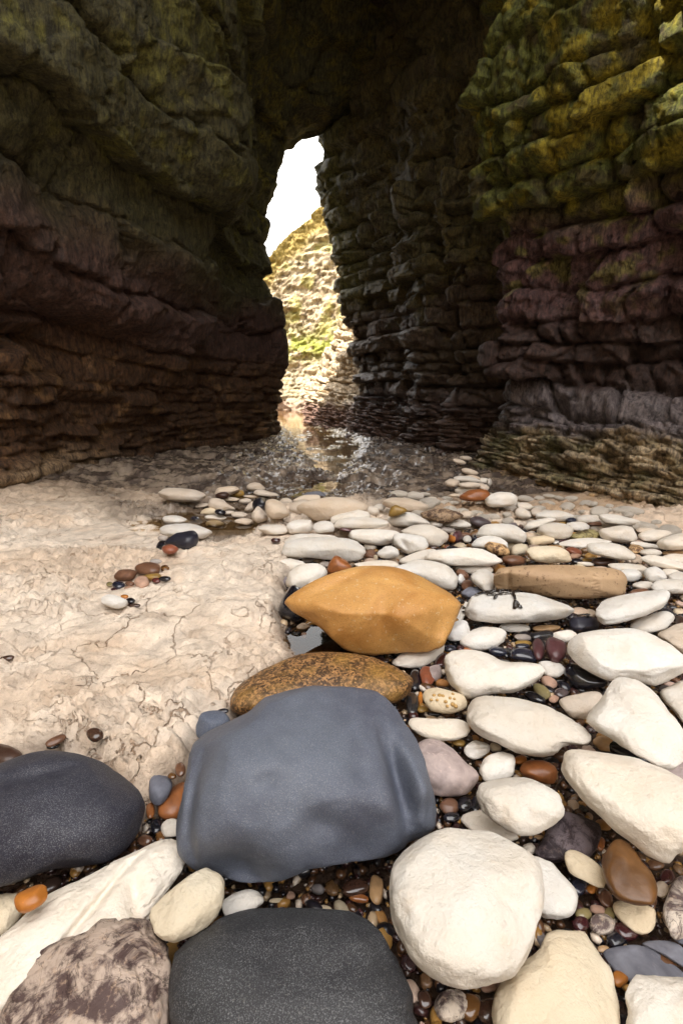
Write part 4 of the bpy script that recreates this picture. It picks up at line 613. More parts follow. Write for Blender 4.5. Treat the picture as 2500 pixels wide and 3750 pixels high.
('rounded purple-brown stone among the wet pebbles left of the large pointed white stone','stone','wetm',(0.11, 0.045, 0.05),[0.64, 1.2822, 0.0017],[0.0624, 0.0286, 0.0243],[[-0.45, 0.861, 0.238], [-0.893, -0.427, -0.142], [-0.02, -0.276, 0.961]],[1.023, 1.022, 1.023, 1.027, 1.028, 1.014, 0.984, 0.963, 0.94, 0.927, 0.939, 0.975, 1.04, 1.098, 1.102, 1.077, 1.041, 0.994, 0.956, 0.942, 0.957, 0.999, 1.04, 1.049, 1.036, 1.018, 1.0, 0.987, 0.991, 1.008, 1.018, 1.02, 35.37, 0.69, 27.05],None,60),
('glossy black stone under the large pointed white stone on the right','stone','wet',(0.012, 0.012, 0.018),[0.6743, 1.1773, -0.0264],[0.0537, 0.0446, 0.0267],[[0.789, 0.614, 0.021], [-0.614, 0.789, -0.012], [-0.024, -0.003, 1.0]],[1.138, 1.163, 1.105, 0.985, 0.907, 0.873, 0.875, 0.898, 0.92, 0.959, 1.022, 1.091, 1.09, 1.043, 1.0, 0.974, 0.952, 0.929, 0.91, 0.914, 0.951, 1.027, 1.114, 1.098, 1.006, 0.936, 0.896, 0.889, 0.916, 0.97, 1.03, 1.086, 18.71, 0.73, 31.11],'blackr',92),
('large pointed white stone at the right behind the kite shaped stone','stone','chalk',(0.82, 0.795, 0.755),[0.7777, 1.1681, 0.0486],[0.1474, 0.1103, 0.0552],[[0.999, 0.045, 0.022], [-0.044, 0.999, -0.015], [-0.022, 0.014, 1.0]],[1.019, 0.992, 0.973, 0.957, 0.95, 0.945, 0.96, 1.013, 1.027, 0.981, 0.95, 0.929, 0.921, 0.941, 0.971, 0.993, 1.004, 1.011, 1.016, 1.012, 0.988, 0.961, 0.959, 0.985, 0.934, 0.881, 0.905, 1.013, 0.972, 0.952, 0.964, 1.001, 7.27, -0.72, 13.88],'bigr',242),
('long white stone right of the stone with seaweed','stone','chalk',(0.82, 0.795, 0.755),[0.991, 1.4987, 0.0404],[0.185, 0.064, 0.032],[[0.905, -0.413, -0.1], [0.42, 0.905, 0.063], [0.065, -0.099, 0.993]],[0.999, 1.03, 1.055, 1.073, 1.067, 1.027, 0.953, 0.89, 0.857, 0.852, 0.881, 0.944, 1.031, 1.138, 1.104, 0.973, 0.907, 0.882, 0.886, 0.905, 0.948, 0.997, 1.054, 1.079, 1.007, 0.946, 0.925, 0.927, 0.929, 0.925, 0.934, 0.962, 11.8, -6.51, 18.78],'tr',160),
('flat white stone beside the rusty twig near the right edge','stone','chalk',(0.8, 0.755, 0.69),[1.0724, 1.4935, -0.0213],[0.1012, 0.0417, 0.0209],[[0.878, -0.475, -0.064], [0.478, 0.877, 0.044], [0.035, -0.069, 0.997]],[0.939, 0.938, 0.946, 0.965, 1.002, 1.051, 1.1, 1.139, 1.089, 0.983, 0.915, 0.882, 0.895, 0.912, 0.955, 1.029, 1.112, 1.124, 1.081, 1.044, 1.023, 1.01, 0.981, 0.945, 0.929, 0.942, 0.984, 1.058, 1.112, 1.103, 1.03, 0.964, 20.17, -7.81, 27.83],None,86),
('long white stone with dark seaweed lying on it','stone','chalk',(0.82, 0.795, 0.755),[0.5991, 1.5084, 0.0278],[0.1948, 0.0857, 0.0429],[[1.0, -0.018, 0.014], [0.018, 1.0, -0.006], [-0.014, 0.006, 1.0]],[1.05, 1.045, 1.018, 0.968, 0.923, 0.906, 0.91, 0.935, 0.983, 1.022, 1.021, 1.006, 1.001, 0.991, 0.96, 0.944, 0.943, 0.947, 0.959, 0.988, 1.038, 1.088, 1.029, 0.96, 0.917, 0.895, 0.884, 0.887, 0.928, 1.003, 1.046, 1.042, 5.65, -1.7, 18.47],'weeds',217),
('dark grey angular stone below the stone with seaweed','stone','wetm',(0.026, 0.026, 0.04),[0.8286, 1.4914, -0.0262],[0.0571, 0.0361, 0.0271],[[0.925, -0.381, -0.01], [0.381, 0.925, 0.006], [0.007, -0.009, 1.0]],[1.015, 1.014, 1.008, 1.014, 1.023, 1.013, 0.991, 0.974, 0.972, 0.988, 1.017, 1.054, 1.076, 1.057, 1.002, 0.957, 0.953, 0.958, 0.978, 1.022, 1.036, 1.027, 1.021, 1.014, 0.993, 0.969, 0.963, 0.974, 0.988, 1.007, 1.013, 1.012, 22.6, -3.77, 31.97],None,64),
('tan cylinder shaped boulder with two cross cracks','stone','sandb',(0.56, 0.41, 0.27),[0.8356, 1.7021, 0.0483],[0.2663, 0.0775, 0.0659],[[0.999, 0.042, 0.028], [-0.042, 0.999, -0.014], [-0.029, 0.013, 1.0]],[0.941, 0.941, 0.956, 0.984, 1.036, 1.054, 0.937, 0.931, 0.941, 0.965, 0.973, 0.982, 0.985, 0.973, 0.972, 0.97, 0.98, 0.986, 1.003, 1.042, 1.121, 0.828, 0.865, 0.903, 0.957, 0.994, 0.983, 0.973, 0.982, 1.024, 0.991, 0.953, 4.2, -1.27, 14.64],'cyl',269),
('black wet stone at the left end of the yellow boulder','stone','wet',(0.012, 0.012, 0.018),[-0.1719, 1.6201, -0.006],[0.0954, 0.0567, 0.0453],[[-0.056, -0.841, -0.539], [0.991, 0.021, -0.135], [0.125, -0.541, 0.831]],[1.046, 1.026, 1.017, 1.031, 1.05, 1.044, 1.024, 1.014, 1.024, 1.041, 1.025, 0.973, 0.934, 0.922, 0.933, 0.972, 1.024, 1.083, 1.084, 1.018, 0.976, 0.956, 0.956, 0.983, 1.039, 1.082, 1.076, 1.036, 1.019, 1.029, 1.046, 1.055, 18.89, -1.5, 15.48],None,85),
('domed white stone behind the left end of the yellow boulder','stone','chalk',(0.82, 0.795, 0.755),[-0.144, 1.8178, 0.0154],[0.0864, 0.0715, 0.0501],[[0.922, -0.347, -0.175], [0.349, 0.937, -0.02], [0.171, -0.042, 0.984]],[1.016, 1.04, 1.035, 1.026, 1.015, 1.006, 0.997, 1.003, 1.029, 1.053, 1.043, 1.003, 0.97, 0.957, 0.964, 0.988, 1.025, 1.074, 1.131, 1.14, 1.039, 0.934, 0.893, 0.896, 0.936, 1.005, 1.082, 1.081, 1.011, 0.956, 0.946, 0.973, 12.02, -1.55, 18.27],None,91),
('small oval white stone left of the domed white stone','stone','chalk',(0.8, 0.755, 0.69),[-0.226, 2.0298, -0.0092],[0.0598, 0.0471, 0.0236],[[0.96, 0.272, 0.069], [-0.273, 0.962, 0.007], [-0.064, -0.025, 0.998]],[1.1, 1.116, 1.083, 1.01, 0.963, 0.944, 0.952, 0.967, 0.977, 0.992, 1.02, 1.048, 1.07, 1.077, 1.058, 1.02, 0.983, 0.954, 0.935, 0.948, 0.98, 1.036, 1.092, 1.091, 1.029, 0.974, 0.957, 0.971, 0.997, 1.026, 1.053, 1.076, 17.45, 2.49, 35.74],None,52),
('little white stone between the domed stone and the yellow boulder','stone','chalk',(0.82, 0.795, 0.755),[-0.1104, 1.7684, 0.0124],[0.0299, 0.0231, 0.0138],[[0.977, -0.187, -0.099], [0.187, 0.982, -0.008], [0.099, -0.01, 0.995]],[1.084, 1.134, 1.157, 1.117, 1.055, 1.007, 0.981, 0.977, 0.992, 1.002, 1.01, 1.038, 1.068, 1.055, 1.035, 1.039, 1.054, 1.064, 1.054, 1.036, 1.023, 1.018, 1.012, 1.02, 1.045, 1.065, 1.075, 1.059, 1.002, 0.978, 0.994, 1.024, 34.02, -3.82, 63.8],None,31),
('rust brown peaked stone behind the yellow boulder','stone','wetm',(0.3, 0.11, 0.035),[-0.0097, 1.9352, 0.0154],[0.0529, 0.0445, 0.0401],[[0.979, 0.167, 0.117], [-0.167, 0.986, -0.002], [-0.115, -0.018, 0.993]],[1.137, 1.065, 0.964, 0.88, 0.842, 0.845, 0.877, 0.958, 1.089, 1.185, 1.102, 1.0, 0.933, 0.901, 0.903, 0.914, 0.942, 0.976, 1.054, 1.161, 1.133, 1.031, 0.962, 0.928, 0.907, 0.895, 0.911, 0.963, 1.041, 1.111, 1.146, 1.157, 19.07, 0.88, 24.46],None,56),
('large long white stone left behind the rust brown peaked stone','stone','chalk',(0.82, 0.795, 0.755),[-0.0725, 2.1368, 0.0264],[0.207, 0.0871, 0.0522],[[0.999, 0.034, 0.035], [-0.034, 0.999, 0.001], [-0.035, -0.002, 0.999]],[0.946, 0.933, 0.928, 0.946, 1.0, 1.04, 1.025, 1.006, 0.984, 0.96, 0.946, 0.941, 0.939, 0.958, 0.988, 1.006, 1.015, 1.032, 1.07, 1.076, 0.98, 0.843, 0.816, 0.835, 0.867, 0.913, 1.009, 1.088, 1.055, 0.992, 0.957, 0.951, 4.87, 0.68, 17.56],'bigl',167),
('pale stone showing behind the large long white stone','stone','chalk',(0.78, 0.73, 0.665),[-0.1644, 2.2766, 0.0322],[0.1325, 0.0437, 0.0262],[[0.999, -0.023, -0.048], [0.023, 1.0, -0.004], [0.048, 0.003, 0.999]],[1.104, 1.066, 1.037, 1.007, 0.957, 0.91, 0.908, 0.939, 0.995, 1.046, 1.082, 1.07, 1.017, 0.959, 0.935, 0.939, 0.954, 0.973, 1.01, 1.071, 1.081, 1.039, 1.012, 0.996, 0.98, 0.948, 0.931, 0.942, 0.983, 1.06, 1.128, 1.13, 7.59, -0.9, 35.35],None,99),
('largest pale boulder in the back row of stones beside the pool','stone','chalk',(0.7, 0.6, 0.5),[-0.0643, 2.7056, 0.0851],[0.193, 0.0959, 0.0623],[[0.999, -0.005, -0.033], [0.005, 1.0, -0.001], [0.033, 0.001, 0.999]],[1.09, 1.052, 1.006, 0.972, 0.952, 0.945, 0.951, 0.973, 1.005, 1.023, 1.018, 1.014, 1.016, 1.016, 1.005, 0.992, 0.985, 0.966, 0.939, 0.928, 0.948, 1.002, 1.092, 1.087, 0.973, 0.871, 0.813, 0.812, 0.917, 1.01, 1.074, 1.107, 5.19, -0.3, 15.45],'backb',127),
('long pale stone in front of the largest back row boulder','stone','chalk',(0.78, 0.73, 0.665),[0.106, 2.5205, 0.0463],[0.1435, 0.0611, 0.0305],[[1.0, -0.011, -0.011], [0.011, 1.0, 0.0], [0.011, -0.001, 1.0]],[1.047, 1.022, 0.995, 0.967, 0.95, 0.955, 0.98, 1.009, 1.036, 1.053, 1.055, 1.022, 0.975, 0.942, 0.935, 0.947, 0.966, 0.991, 1.025, 1.096, 1.12, 1.003, 0.896, 0.86, 0.867, 0.89, 0.941, 1.011, 1.038, 1.055, 1.068, 1.064, 6.99, -0.52, 29.66],None,98),
('pale humped stone right behind the long pale stone of the back row','stone','chalk',(0.78, 0.73, 0.665),[0.0506, 2.6203, 0.0581],[0.1151, 0.0462, 0.0277],[[0.989, -0.046, -0.141], [0.046, 0.999, -0.0], [0.141, -0.006, 0.99]],[0.967, 0.925, 0.899, 0.879, 0.894, 0.941, 1.058, 1.168, 0.96, 0.92, 0.914, 0.932, 0.984, 1.018, 0.992, 0.97, 0.968, 0.972, 0.981, 1.009, 1.081, 1.162, 0.897, 0.761, 0.767, 0.779, 0.818, 0.89, 1.045, 1.196, 1.137, 1.028, 9.28, -3.82, 33.53],None,76),
('smooth long white stone right of the large long white stone','stone','chalk',(0.8, 0.755, 0.69),[0.1681, 2.3604, 0.0167],[0.1359, 0.0748, 0.0411],[[0.998, 0.012, 0.054], [-0.011, 1.0, -0.004], [-0.054, 0.004, 0.999]],[0.998, 1.026, 1.068, 1.112, 1.079, 0.974, 0.91, 0.896, 0.906, 0.92, 0.949, 0.984, 1.029, 1.041, 1.034, 1.036, 1.038, 1.019, 0.989, 0.965, 0.94, 0.919, 0.918, 0.94, 1.006, 1.084, 1.042, 0.972, 0.932, 0.921, 0.938, 0.967, 7.39, 0.57, 22.15],None,101),
('rounded white stone with a dent on its left side','stone','chalk',(0.82, 0.795, 0.755),[0.3278, 2.1832, 0.0428],[0.086, 0.0684, 0.0479],[[0.993, -0.02, 0.118], [0.022, 1.0, -0.02], [-0.118, 0.023, 0.993]],[1.101, 1.064, 1.032, 1.012, 0.989, 0.968, 0.966, 0.977, 0.987, 0.993, 1.002, 1.005, 1.013, 1.018, 1.027, 1.041, 1.041, 1.019, 0.982, 0.952, 0.945, 0.978, 1.049, 1.107, 1.073, 0.991, 0.932, 0.909, 0.917, 0.962, 1.032, 1.1, 11.78, 0.74, 19.85],'dent',76),
('broad white stone behind the dented rounded stone','stone','chalk',(0.78, 0.73, 0.665),[0.4516, 2.4088, 0.0137],[0.1175, 0.0904, 0.0452],[[0.982, -0.026, 0.189], [0.034, 0.999, -0.041], [-0.187, 0.047, 0.981]],[0.981, 1.007, 1.014, 1.006, 1.0, 1.005, 1.027, 1.053, 1.035, 0.972, 0.918, 0.884, 0.887, 0.917, 0.984, 1.077, 1.207, 1.219, 0.973, 0.841, 0.81, 0.812, 0.86, 0.951, 1.059, 1.103, 1.065, 0.992, 0.939, 0.918, 0.93, 0.951, 8.93, 1.79, 19.44],None,89),
('pale stone below the brown pointed stone of the back row','stone','chalk',(0.78, 0.73, 0.665),[0.3706, 2.6139, 0.0356],[0.1105, 0.0691, 0.0415],[[0.999, -0.043, 0.033], [0.043, 0.999, -0.005], [-0.033, 0.006, 0.999]],[1.025, 0.925, 0.867, 0.849, 0.858, 0.912, 1.009, 1.116, 1.151, 1.075, 0.979, 0.909, 0.885, 0.891, 0.928, 0.992, 1.056, 1.08, 1.079, 1.079, 1.076, 1.037, 0.984, 0.952, 0.935, 0.922, 0.915, 0.931, 0.977, 1.073, 1.187, 1.166, 9.15, -0.03, 22.75],None,76),
('small brown pointed stone on the back row','stone','wetm',(0.32, 0.2, 0.05),[0.3216, 2.6665, 0.0772],[0.0525, 0.0381, 0.0304],[[0.987, -0.092, -0.13], [0.095, 0.995, 0.013], [0.128, -0.025, 0.991]],[1.285, 1.132, 1.005, 0.925, 0.88, 0.86, 0.875, 0.933, 1.029, 1.163, 1.253, 1.139, 0.997, 0.923, 0.878, 0.885, 0.909, 0.941, 1.003, 1.077, 1.164, 1.158, 1.076, 1.01, 0.961, 0.919, 0.879, 0.857, 0.859, 0.91, 1.03, 1.216, 19.55, -2.16, 31.94],None,38),
('long pale stone behind the brown pointed stone','stone','chalk',(0.7, 0.6, 0.5),[0.3996, 2.8994, 0.0575],[0.1377, 0.0658, 0.0395],[[0.992, 0.016, 0.121], [-0.014, 1.0, -0.019], [-0.122, 0.017, 0.992]],[1.046, 1.064, 1.043, 1.005, 0.979, 0.979, 1.0, 1.025, 1.03, 1.016, 1.001, 0.987, 0.987, 0.996, 1.012, 1.034, 1.05, 1.057, 1.049, 1.037, 1.023, 0.993, 0.965, 0.953, 0.952, 0.959, 1.036, 1.057, 1.005, 0.98, 0.992, 1.019, 7.48, 1.62, 24.05],None,84),
('grey-brown long stone on the right of the back row','stone','mott',(0.24, 0.17, 0.115),[0.5803, 2.6762, 0.0485],[0.1213, 0.0652, 0.0391],[[0.999, -0.051, 0.008], [0.051, 0.999, -0.002], [-0.008, 0.002, 1.0]],[1.047, 1.065, 1.063, 1.037, 1.008, 0.993, 0.992, 1.004, 1.014, 1.001, 0.973, 0.956, 0.965, 1.001, 1.063, 1.1, 1.078, 1.033, 0.997, 0.973, 0.961, 0.966, 0.99, 1.034, 1.082, 1.064, 0.997, 0.946, 0.931, 0.943, 0.979, 1.018, 8.48, -0.71, 24.15],None,80),
('oval pale stone in front of the largest back row boulder, right of its twin','stone','chalk',(0.78, 0.73, 0.665),[-0.0965, 2.5056, 0.0251],[0.0571, 0.0677, 0.0286],[[0.994, -0.105, -0.003], [0.105, 0.994, -0.0], [0.003, -0.0, 1.0]],[1.072, 1.06, 1.036, 1.011, 1.001, 1.011, 1.025, 1.029, 1.034, 1.029, 1.016, 1.0, 0.996, 1.012, 1.041, 1.061, 1.064, 1.053, 1.035, 1.029, 1.034, 1.023, 1.004, 0.99, 0.981, 0.973, 0.972, 0.999, 1.037, 1.053, 1.055, 1.067, 17.5, 0.1, 30.08],None,44),
('oval pale stone in front of the largest back row boulder, left of its twin','stone','chalk',(0.78, 0.73, 0.665),[-0.2253, 2.5034, 0.0313],[0.0766, 0.0701, 0.0351],[[0.956, 0.281, -0.088], [-0.283, 0.959, -0.009], [0.082, 0.034, 0.996]],[0.969, 0.968, 0.977, 1.003, 1.043, 1.033, 0.984, 0.958, 0.95, 0.952, 0.979, 1.017, 1.042, 1.051, 1.043, 1.024, 1.004, 0.993, 0.99, 1.007, 1.044, 1.045, 1.002, 0.968, 0.95, 0.946, 0.969, 1.028, 1.083, 1.067, 1.013, 0.977, 13.28, -0.87, 25.62],None,57),
('flat oval pale stone at the left end of the middle row on the slab edge','stone','chalk',(0.78, 0.73, 0.665),[-0.3637, 2.476, 0.0226],[0.0794, 0.0565, 0.0254],[[0.987, 0.15, 0.053], [-0.151, 0.989, 0.007], [-0.051, -0.015, 0.999]],[1.071, 1.054, 1.038, 1.019, 0.998, 0.995, 1.005, 1.013, 1.001, 0.987, 0.988, 1.01, 1.036, 1.061, 1.08, 1.093, 1.08, 1.033, 0.983, 0.961, 0.966, 1.001, 1.035, 1.06, 1.063, 1.044, 1.003, 0.981, 0.99, 1.022, 1.052, 1.072, 13.04, 2.13, 34.03],None,56),
('grey-violet stone at the edge of the pool','stone','matte',(0.17, 0.18, 0.22),[-0.2018, 3.5799, -0.0241],[0.0803, 0.0521, 0.026],[[0.999, 0.033, 0.025], [-0.033, 0.999, 0.001], [-0.025, -0.002, 1.0]],[1.035, 1.01, 0.991, 0.985, 1.001, 1.037, 1.074, 1.075, 1.057, 1.032, 1.011, 0.994, 0.984, 0.993, 1.015, 1.048, 1.073, 1.074, 1.065, 1.05, 1.023, 0.998, 0.989, 0.984, 0.98, 0.973, 0.991, 1.034, 1.097, 1.113, 1.082, 1.06, 12.52, 0.89, 36.04],None,40),
('round pale stone in front of the pool','stone','chalk',(0.7, 0.6, 0.5),[-0.395, 3.3179, -0.0218],[0.0436, 0.0518, 0.0262],[[0.959, -0.27, 0.088], [0.27, 0.963, 0.01], [-0.087, 0.015, 0.996]],[1.059, 1.036, 1.014, 0.997, 0.996, 1.021, 1.061, 1.077, 1.077, 1.054, 1.02, 0.981, 0.962, 0.976, 1.01, 1.056, 1.084, 1.084, 1.069, 1.044, 1.012, 0.995, 0.996, 1.007, 1.01, 0.999, 0.994, 1.011, 1.039, 1.052, 1.058, 1.065, 22.94, 1.5, 35.51],None,26),
('pale stone peeping over the left end of the largest back row boulder','stone','chalk',(0.7, 0.6, 0.5),[-0.2581, 3.4039, -0.0182],[0.0928, 0.0466, 0.028],[[0.991, -0.018, -0.136], [0.017, 1.0, -0.012], [0.136, 0.01, 0.991]],[1.09, 1.08, 1.075, 1.071, 1.056, 1.021, 1.0, 1.003, 1.019, 1.037, 1.052, 1.062, 1.048, 1.015, 1.008, 1.028, 1.051, 1.071, 1.077, 1.066, 1.057, 1.06, 1.063, 1.054, 1.044, 1.027, 1.022, 1.021, 1.055, 1.109, 1.101, 1.09, 11.17, -2.89, 33.96],None,48),
('pale stone tucked at the left foot of the largest back row boulder','stone','chalk',(0.7, 0.6, 0.5),[-0.2604, 2.9279, 0.0347],[0.0703, 0.0645, 0.0387],[[0.382, 0.913, -0.143], [-0.923, 0.383, -0.015], [0.041, 0.138, 0.99]],[1.008, 1.004, 1.002, 1.016, 1.071, 1.133, 1.151, 1.11, 1.069, 1.037, 1.017, 0.995, 0.975, 0.967, 0.98, 1.01, 1.066, 1.12, 1.109, 1.045, 0.989, 0.958, 0.952, 0.971, 1.003, 1.037, 1.055, 1.066, 1.084, 1.099, 1.075, 1.033, 15.56, -1.15, 24.22],None,44),
('broad pale stone standing on edge beside the black pebble','stone','chalk',(0.7, 0.6, 0.5),[-0.3852, 2.7346, 0.0703],[0.0725, 0.0885, 0.0507],[[0.842, -0.192, 0.504], [0.203, 0.979, 0.033], [-0.499, 0.074, 0.863]],[1.006, 0.946, 0.914, 0.91, 0.928, 0.96, 0.985, 1.006, 1.027, 1.049, 1.077, 1.075, 1.039, 1.0, 0.959, 0.943, 0.936, 0.962, 1.012, 1.084, 1.13, 1.112, 1.045, 0.957, 0.895, 0.865, 0.871, 0.913, 0.982, 1.072, 1.159, 1.125, 15.23, 2.33, 17.08],'stand',56),
('triangular pale stone leaning in front of the black pebble','stone','chalk',(0.7, 0.6, 0.5),[-0.4796, 2.692, 0.0474],[0.0486, 0.0775, 0.0388],[[0.637, -0.012, 0.771], [-0.024, 0.999, 0.036], [-0.771, -0.041, 0.636]],[1.027, 0.931, 0.886, 0.869, 0.866, 0.871, 0.918, 1.027, 1.17, 1.148, 1.06, 1.008, 0.962, 0.928, 0.907, 0.91, 0.943, 1.006, 1.087, 1.118, 1.094, 1.04, 0.976, 0.925, 0.898, 0.912, 0.946, 0.994, 1.045, 1.109, 1.168, 1.15, 22.74, 1.39, 21.37],None,40),
('black pebble wedged between two pale standing stones','stone','wetm',(0.012, 0.012, 0.018),[-0.5441, 3.0938, 0.0165],[0.0493, 0.1001, 0.0345],[[0.939, -0.238, -0.247], [0.232, 0.971, -0.051], [0.252, -0.009, 0.968]],None,None,35),
('pale stone left behind the triangular leaning stone','stone','chalk',(0.7, 0.6, 0.5),[-0.6058, 3.0903, -0.0056],[0.0425, 0.0382, 0.0267],[[0.805, -0.073, -0.588], [-0.032, 0.986, -0.166], [0.592, 0.152, 0.792]],[1.028, 0.986, 0.978, 0.983, 1.004, 1.032, 1.095, 1.138, 1.123, 1.086, 1.057, 1.027, 0.981, 0.954, 0.948, 0.969, 1.023, 1.093, 1.157, 1.16, 1.123, 1.059, 1.002, 0.962, 0.945, 0.962, 1.002, 1.06, 1.127, 1.197, 1.209, 1.112, 28.43, -6.07, 31.74],None,27),
('wedge shaped pale stone sloping down to the right in the left cluster','stone','chalk',(0.7, 0.6, 0.5),[-0.8097, 3.0976, 0.0124],[0.0954, 0.0601, 0.036],[[0.936, 0.227, 0.27], [-0.252, 0.966, 0.061], [-0.247, -0.125, 0.961]],[0.974, 0.872, 0.839, 0.841, 0.875, 0.938, 1.005, 1.061, 1.108, 1.09, 1.04, 1.0, 0.967, 0.946, 0.943, 0.944, 0.95, 0.971, 1.002, 1.046, 1.108, 1.13, 1.056, 0.955, 0.888, 0.861, 0.866, 0.901, 0.978, 1.094, 1.228, 1.151, 12.96, 5.04, 24.54],None,55),
('small black pebble below the wedge shaped pale stone','stone','wet',(0.012, 0.012, 0.018),[-0.7791, 2.9766, -0.0087],[0.0369, 0.0307, 0.0184],[[0.748, 0.659, 0.082], [-0.662, 0.749, 0.021], [-0.048, -0.07, 0.996]],None,None,22),
('dark brown pebble behind the wedge shaped pale stone','stone','wetm',(0.06, 0.03, 0.02),[-0.8704, 3.422, 0.0052],[0.0511, 0.0438, 0.0263],[[0.844, 0.536, -0.0], [-0.536, 0.844, -0.0], [0.0, 0.0, 1.0]],None,None,28),
('olive brown stone right of the dark brown pebble by the pool','stone','wetm',(0.32, 0.2, 0.05),[-0.7831, 3.5147, 0.0],[0.0592, 0.0498, 0.0324],[[0.959, 0.284, 0.0], [-0.284, 0.959, 0.0], [-0.0, -0.0, 1.0]],None,None,32),
('pale stone behind the dark and olive brown pair','stone','chalk',(0.7, 0.6, 0.5),[-0.8607, 3.4989, 0.0217],[0.0917, 0.0592, 0.0355],[[0.993, 0.04, -0.109], [-0.043, 0.999, -0.028], [0.108, 0.033, 0.994]],[1.116, 1.091, 1.036, 0.992, 0.968, 0.96, 0.97, 0.993, 1.015, 1.032, 1.057, 1.081, 1.063, 1.021, 1.0, 0.993, 1.005, 1.017, 1.015, 1.012, 1.018, 1.024, 1.021, 1.025, 1.026, 1.01, 0.989, 0.976, 0.974, 0.99, 1.025, 1.08, 11.28, -1.17, 27.1],None,48),
('rearmost pale stone on the left bank of the pool','stone','chalk',(0.7, 0.6, 0.5),[-0.6903, 3.7929, -0.0071],[0.0755, 0.0479, 0.0335],[[0.996, 0.067, 0.065], [-0.068, 0.998, 0.011], [-0.064, -0.016, 0.998]],[1.052, 0.998, 0.951, 0.93, 0.938, 0.985, 1.049, 1.099, 1.115, 1.091, 1.038, 0.996, 0.982, 0.987, 1.006, 1.032, 1.046, 1.048, 1.055, 1.077, 1.068, 1.034, 1.015, 1.002, 0.988, 0.968, 0.961, 0.99, 1.053, 1.132, 1.148, 1.103, 13.62, 1.58, 29.09],None,37),
('flat pale stone pointing at the pool reflection','stone','chalk',(0.7, 0.6, 0.5),[-0.5907, 3.6293, -0.0239],[0.0938, 0.0538, 0.0215],[[0.989, 0.096, 0.116], [-0.098, 0.995, 0.017], [-0.114, -0.029, 0.993]],[1.085, 0.985, 0.915, 0.886, 0.886, 0.929, 0.993, 1.072, 1.121, 1.137, 1.097, 1.025, 0.976, 0.955, 0.958, 0.969, 0.988, 1.021, 1.053, 1.097, 1.127, 1.101, 1.023, 0.966, 0.917, 0.893, 0.891, 0.934, 1.015, 1.128, 1.222, 1.192, 11.6, 4.73, 41.11],None,45),
('long flat pale stone furthest left on the slab','stone','chalk',(0.7, 0.6, 0.5),[-1.0888, 3.1839, 0.0589],[0.161, 0.0832, 0.0458],[[0.989, 0.125, 0.074], [-0.127, 0.992, 0.025], [-0.07, -0.034, 0.997]],[1.039, 1.018, 0.995, 0.989, 1.0, 1.008, 0.995, 0.989, 0.977, 0.975, 0.986, 1.017, 1.033, 1.035, 1.041, 1.043, 1.019, 0.981, 0.956, 0.947, 0.963, 0.995, 1.023, 1.035, 1.027, 1.005, 0.993, 0.995, 0.998, 1.0, 1.012, 1.031, 6.98, 2.12, 20.43],None,89),
('pale pointed stone just behind the stone under the dark grey one','stone','chalk',(0.78, 0.73, 0.665),[-1.0232, 2.8386, -0.0214],[0.0818, 0.0521, 0.026],[[0.96, 0.265, 0.089], [-0.268, 0.963, 0.031], [-0.077, -0.053, 0.996]],[1.032, 0.946, 0.896, 0.886, 0.907, 0.964, 1.028, 1.067, 1.073, 1.053, 1.036, 1.02, 0.99, 0.964, 0.955, 0.958, 0.958, 0.964, 0.991, 1.049, 1.111, 1.095, 1.026, 0.962, 0.916, 0.899, 0.911, 0.958, 1.03, 1.137, 1.218, 1.147, 14.29, 4.03, 33.83],None,49),
('small slate black stone right of the pale pointed stone on the slab','stone','wet',(0.026, 0.026, 0.04),[-0.8916, 2.8439, -0.0248],[0.0473, 0.0316, 0.0189],[[0.867, 0.368, 0.337], [-0.418, 0.904, 0.089], [-0.272, -0.218, 0.937]],[0.955, 0.921, 0.914, 0.948, 1.005, 1.092, 1.137, 1.119, 1.072, 1.031, 0.996, 0.965, 0.962, 0.981, 1.0, 1.007, 1.011, 1.035, 1.077, 1.095, 1.06, 1.013, 0.976, 0.96, 0.955, 0.973, 1.009, 1.065, 1.134, 1.18, 1.128, 1.033, 28.82, 10.53, 43.95],None,28),
('long pale stone behind the dark grey stone on the slab','stone','chalk',(0.78, 0.73, 0.665),[-0.8048, 2.3768, 0.044],[0.1374, 0.0766, 0.0383],[[0.988, 0.15, 0.039], [-0.15, 0.989, 0.013], [-0.037, -0.019, 0.999]],[1.004, 0.996, 0.986, 0.989, 1.013, 1.012, 0.987, 0.967, 0.944, 0.933, 0.947, 0.984, 1.032, 1.033, 1.02, 1.017, 1.013, 1.002, 0.991, 0.967, 0.94, 0.939, 0.956, 0.973, 0.99, 1.021, 1.048, 1.029, 0.993, 0.976, 0.98, 0.997, 8.12, 2.15, 22.98],None,99),
('pear shaped dark grey stone lying on the pale slab','stone','wetm',(0.026, 0.026, 0.04),[-0.7614, 2.2105, 0.0487],[0.0793, 0.0661, 0.043],[[0.953, 0.266, -0.143], [-0.276, 0.96, -0.053], [0.123, 0.09, 0.988]],[0.891, 0.902, 0.915, 0.948, 1.005, 1.089, 1.089, 1.017, 0.947, 0.902, 0.888, 0.892, 0.912, 0.935, 0.978, 1.046, 1.151, 1.151, 0.961, 0.853, 0.813, 0.819, 0.858, 0.924, 1.0, 1.059, 1.096, 1.082, 1.01, 0.939, 0.896, 0.883, 13.42, -0.71, 21.79],'pear',68),
('thin oval stone lying upon its twin in the left cluster','stone','chalk',(0.78, 0.73, 0.665),[-0.796, 2.9246, -0.0309],[0.0711, 0.0347, 0.0156],[[0.995, 0.089, 0.049], [-0.089, 0.996, 0.013], [-0.047, -0.017, 0.999]],None,None,41),
('oval pale stone nearest the slab below the thin oval stone','stone','chalk',(0.78, 0.73, 0.665),[-0.7644, 2.7754, -0.0276],[0.0598, 0.0393, 0.0196],[[0.981, 0.189, 0.048], [-0.19, 0.982, 0.013], [-0.045, -0.022, 0.999]],None,None,38),
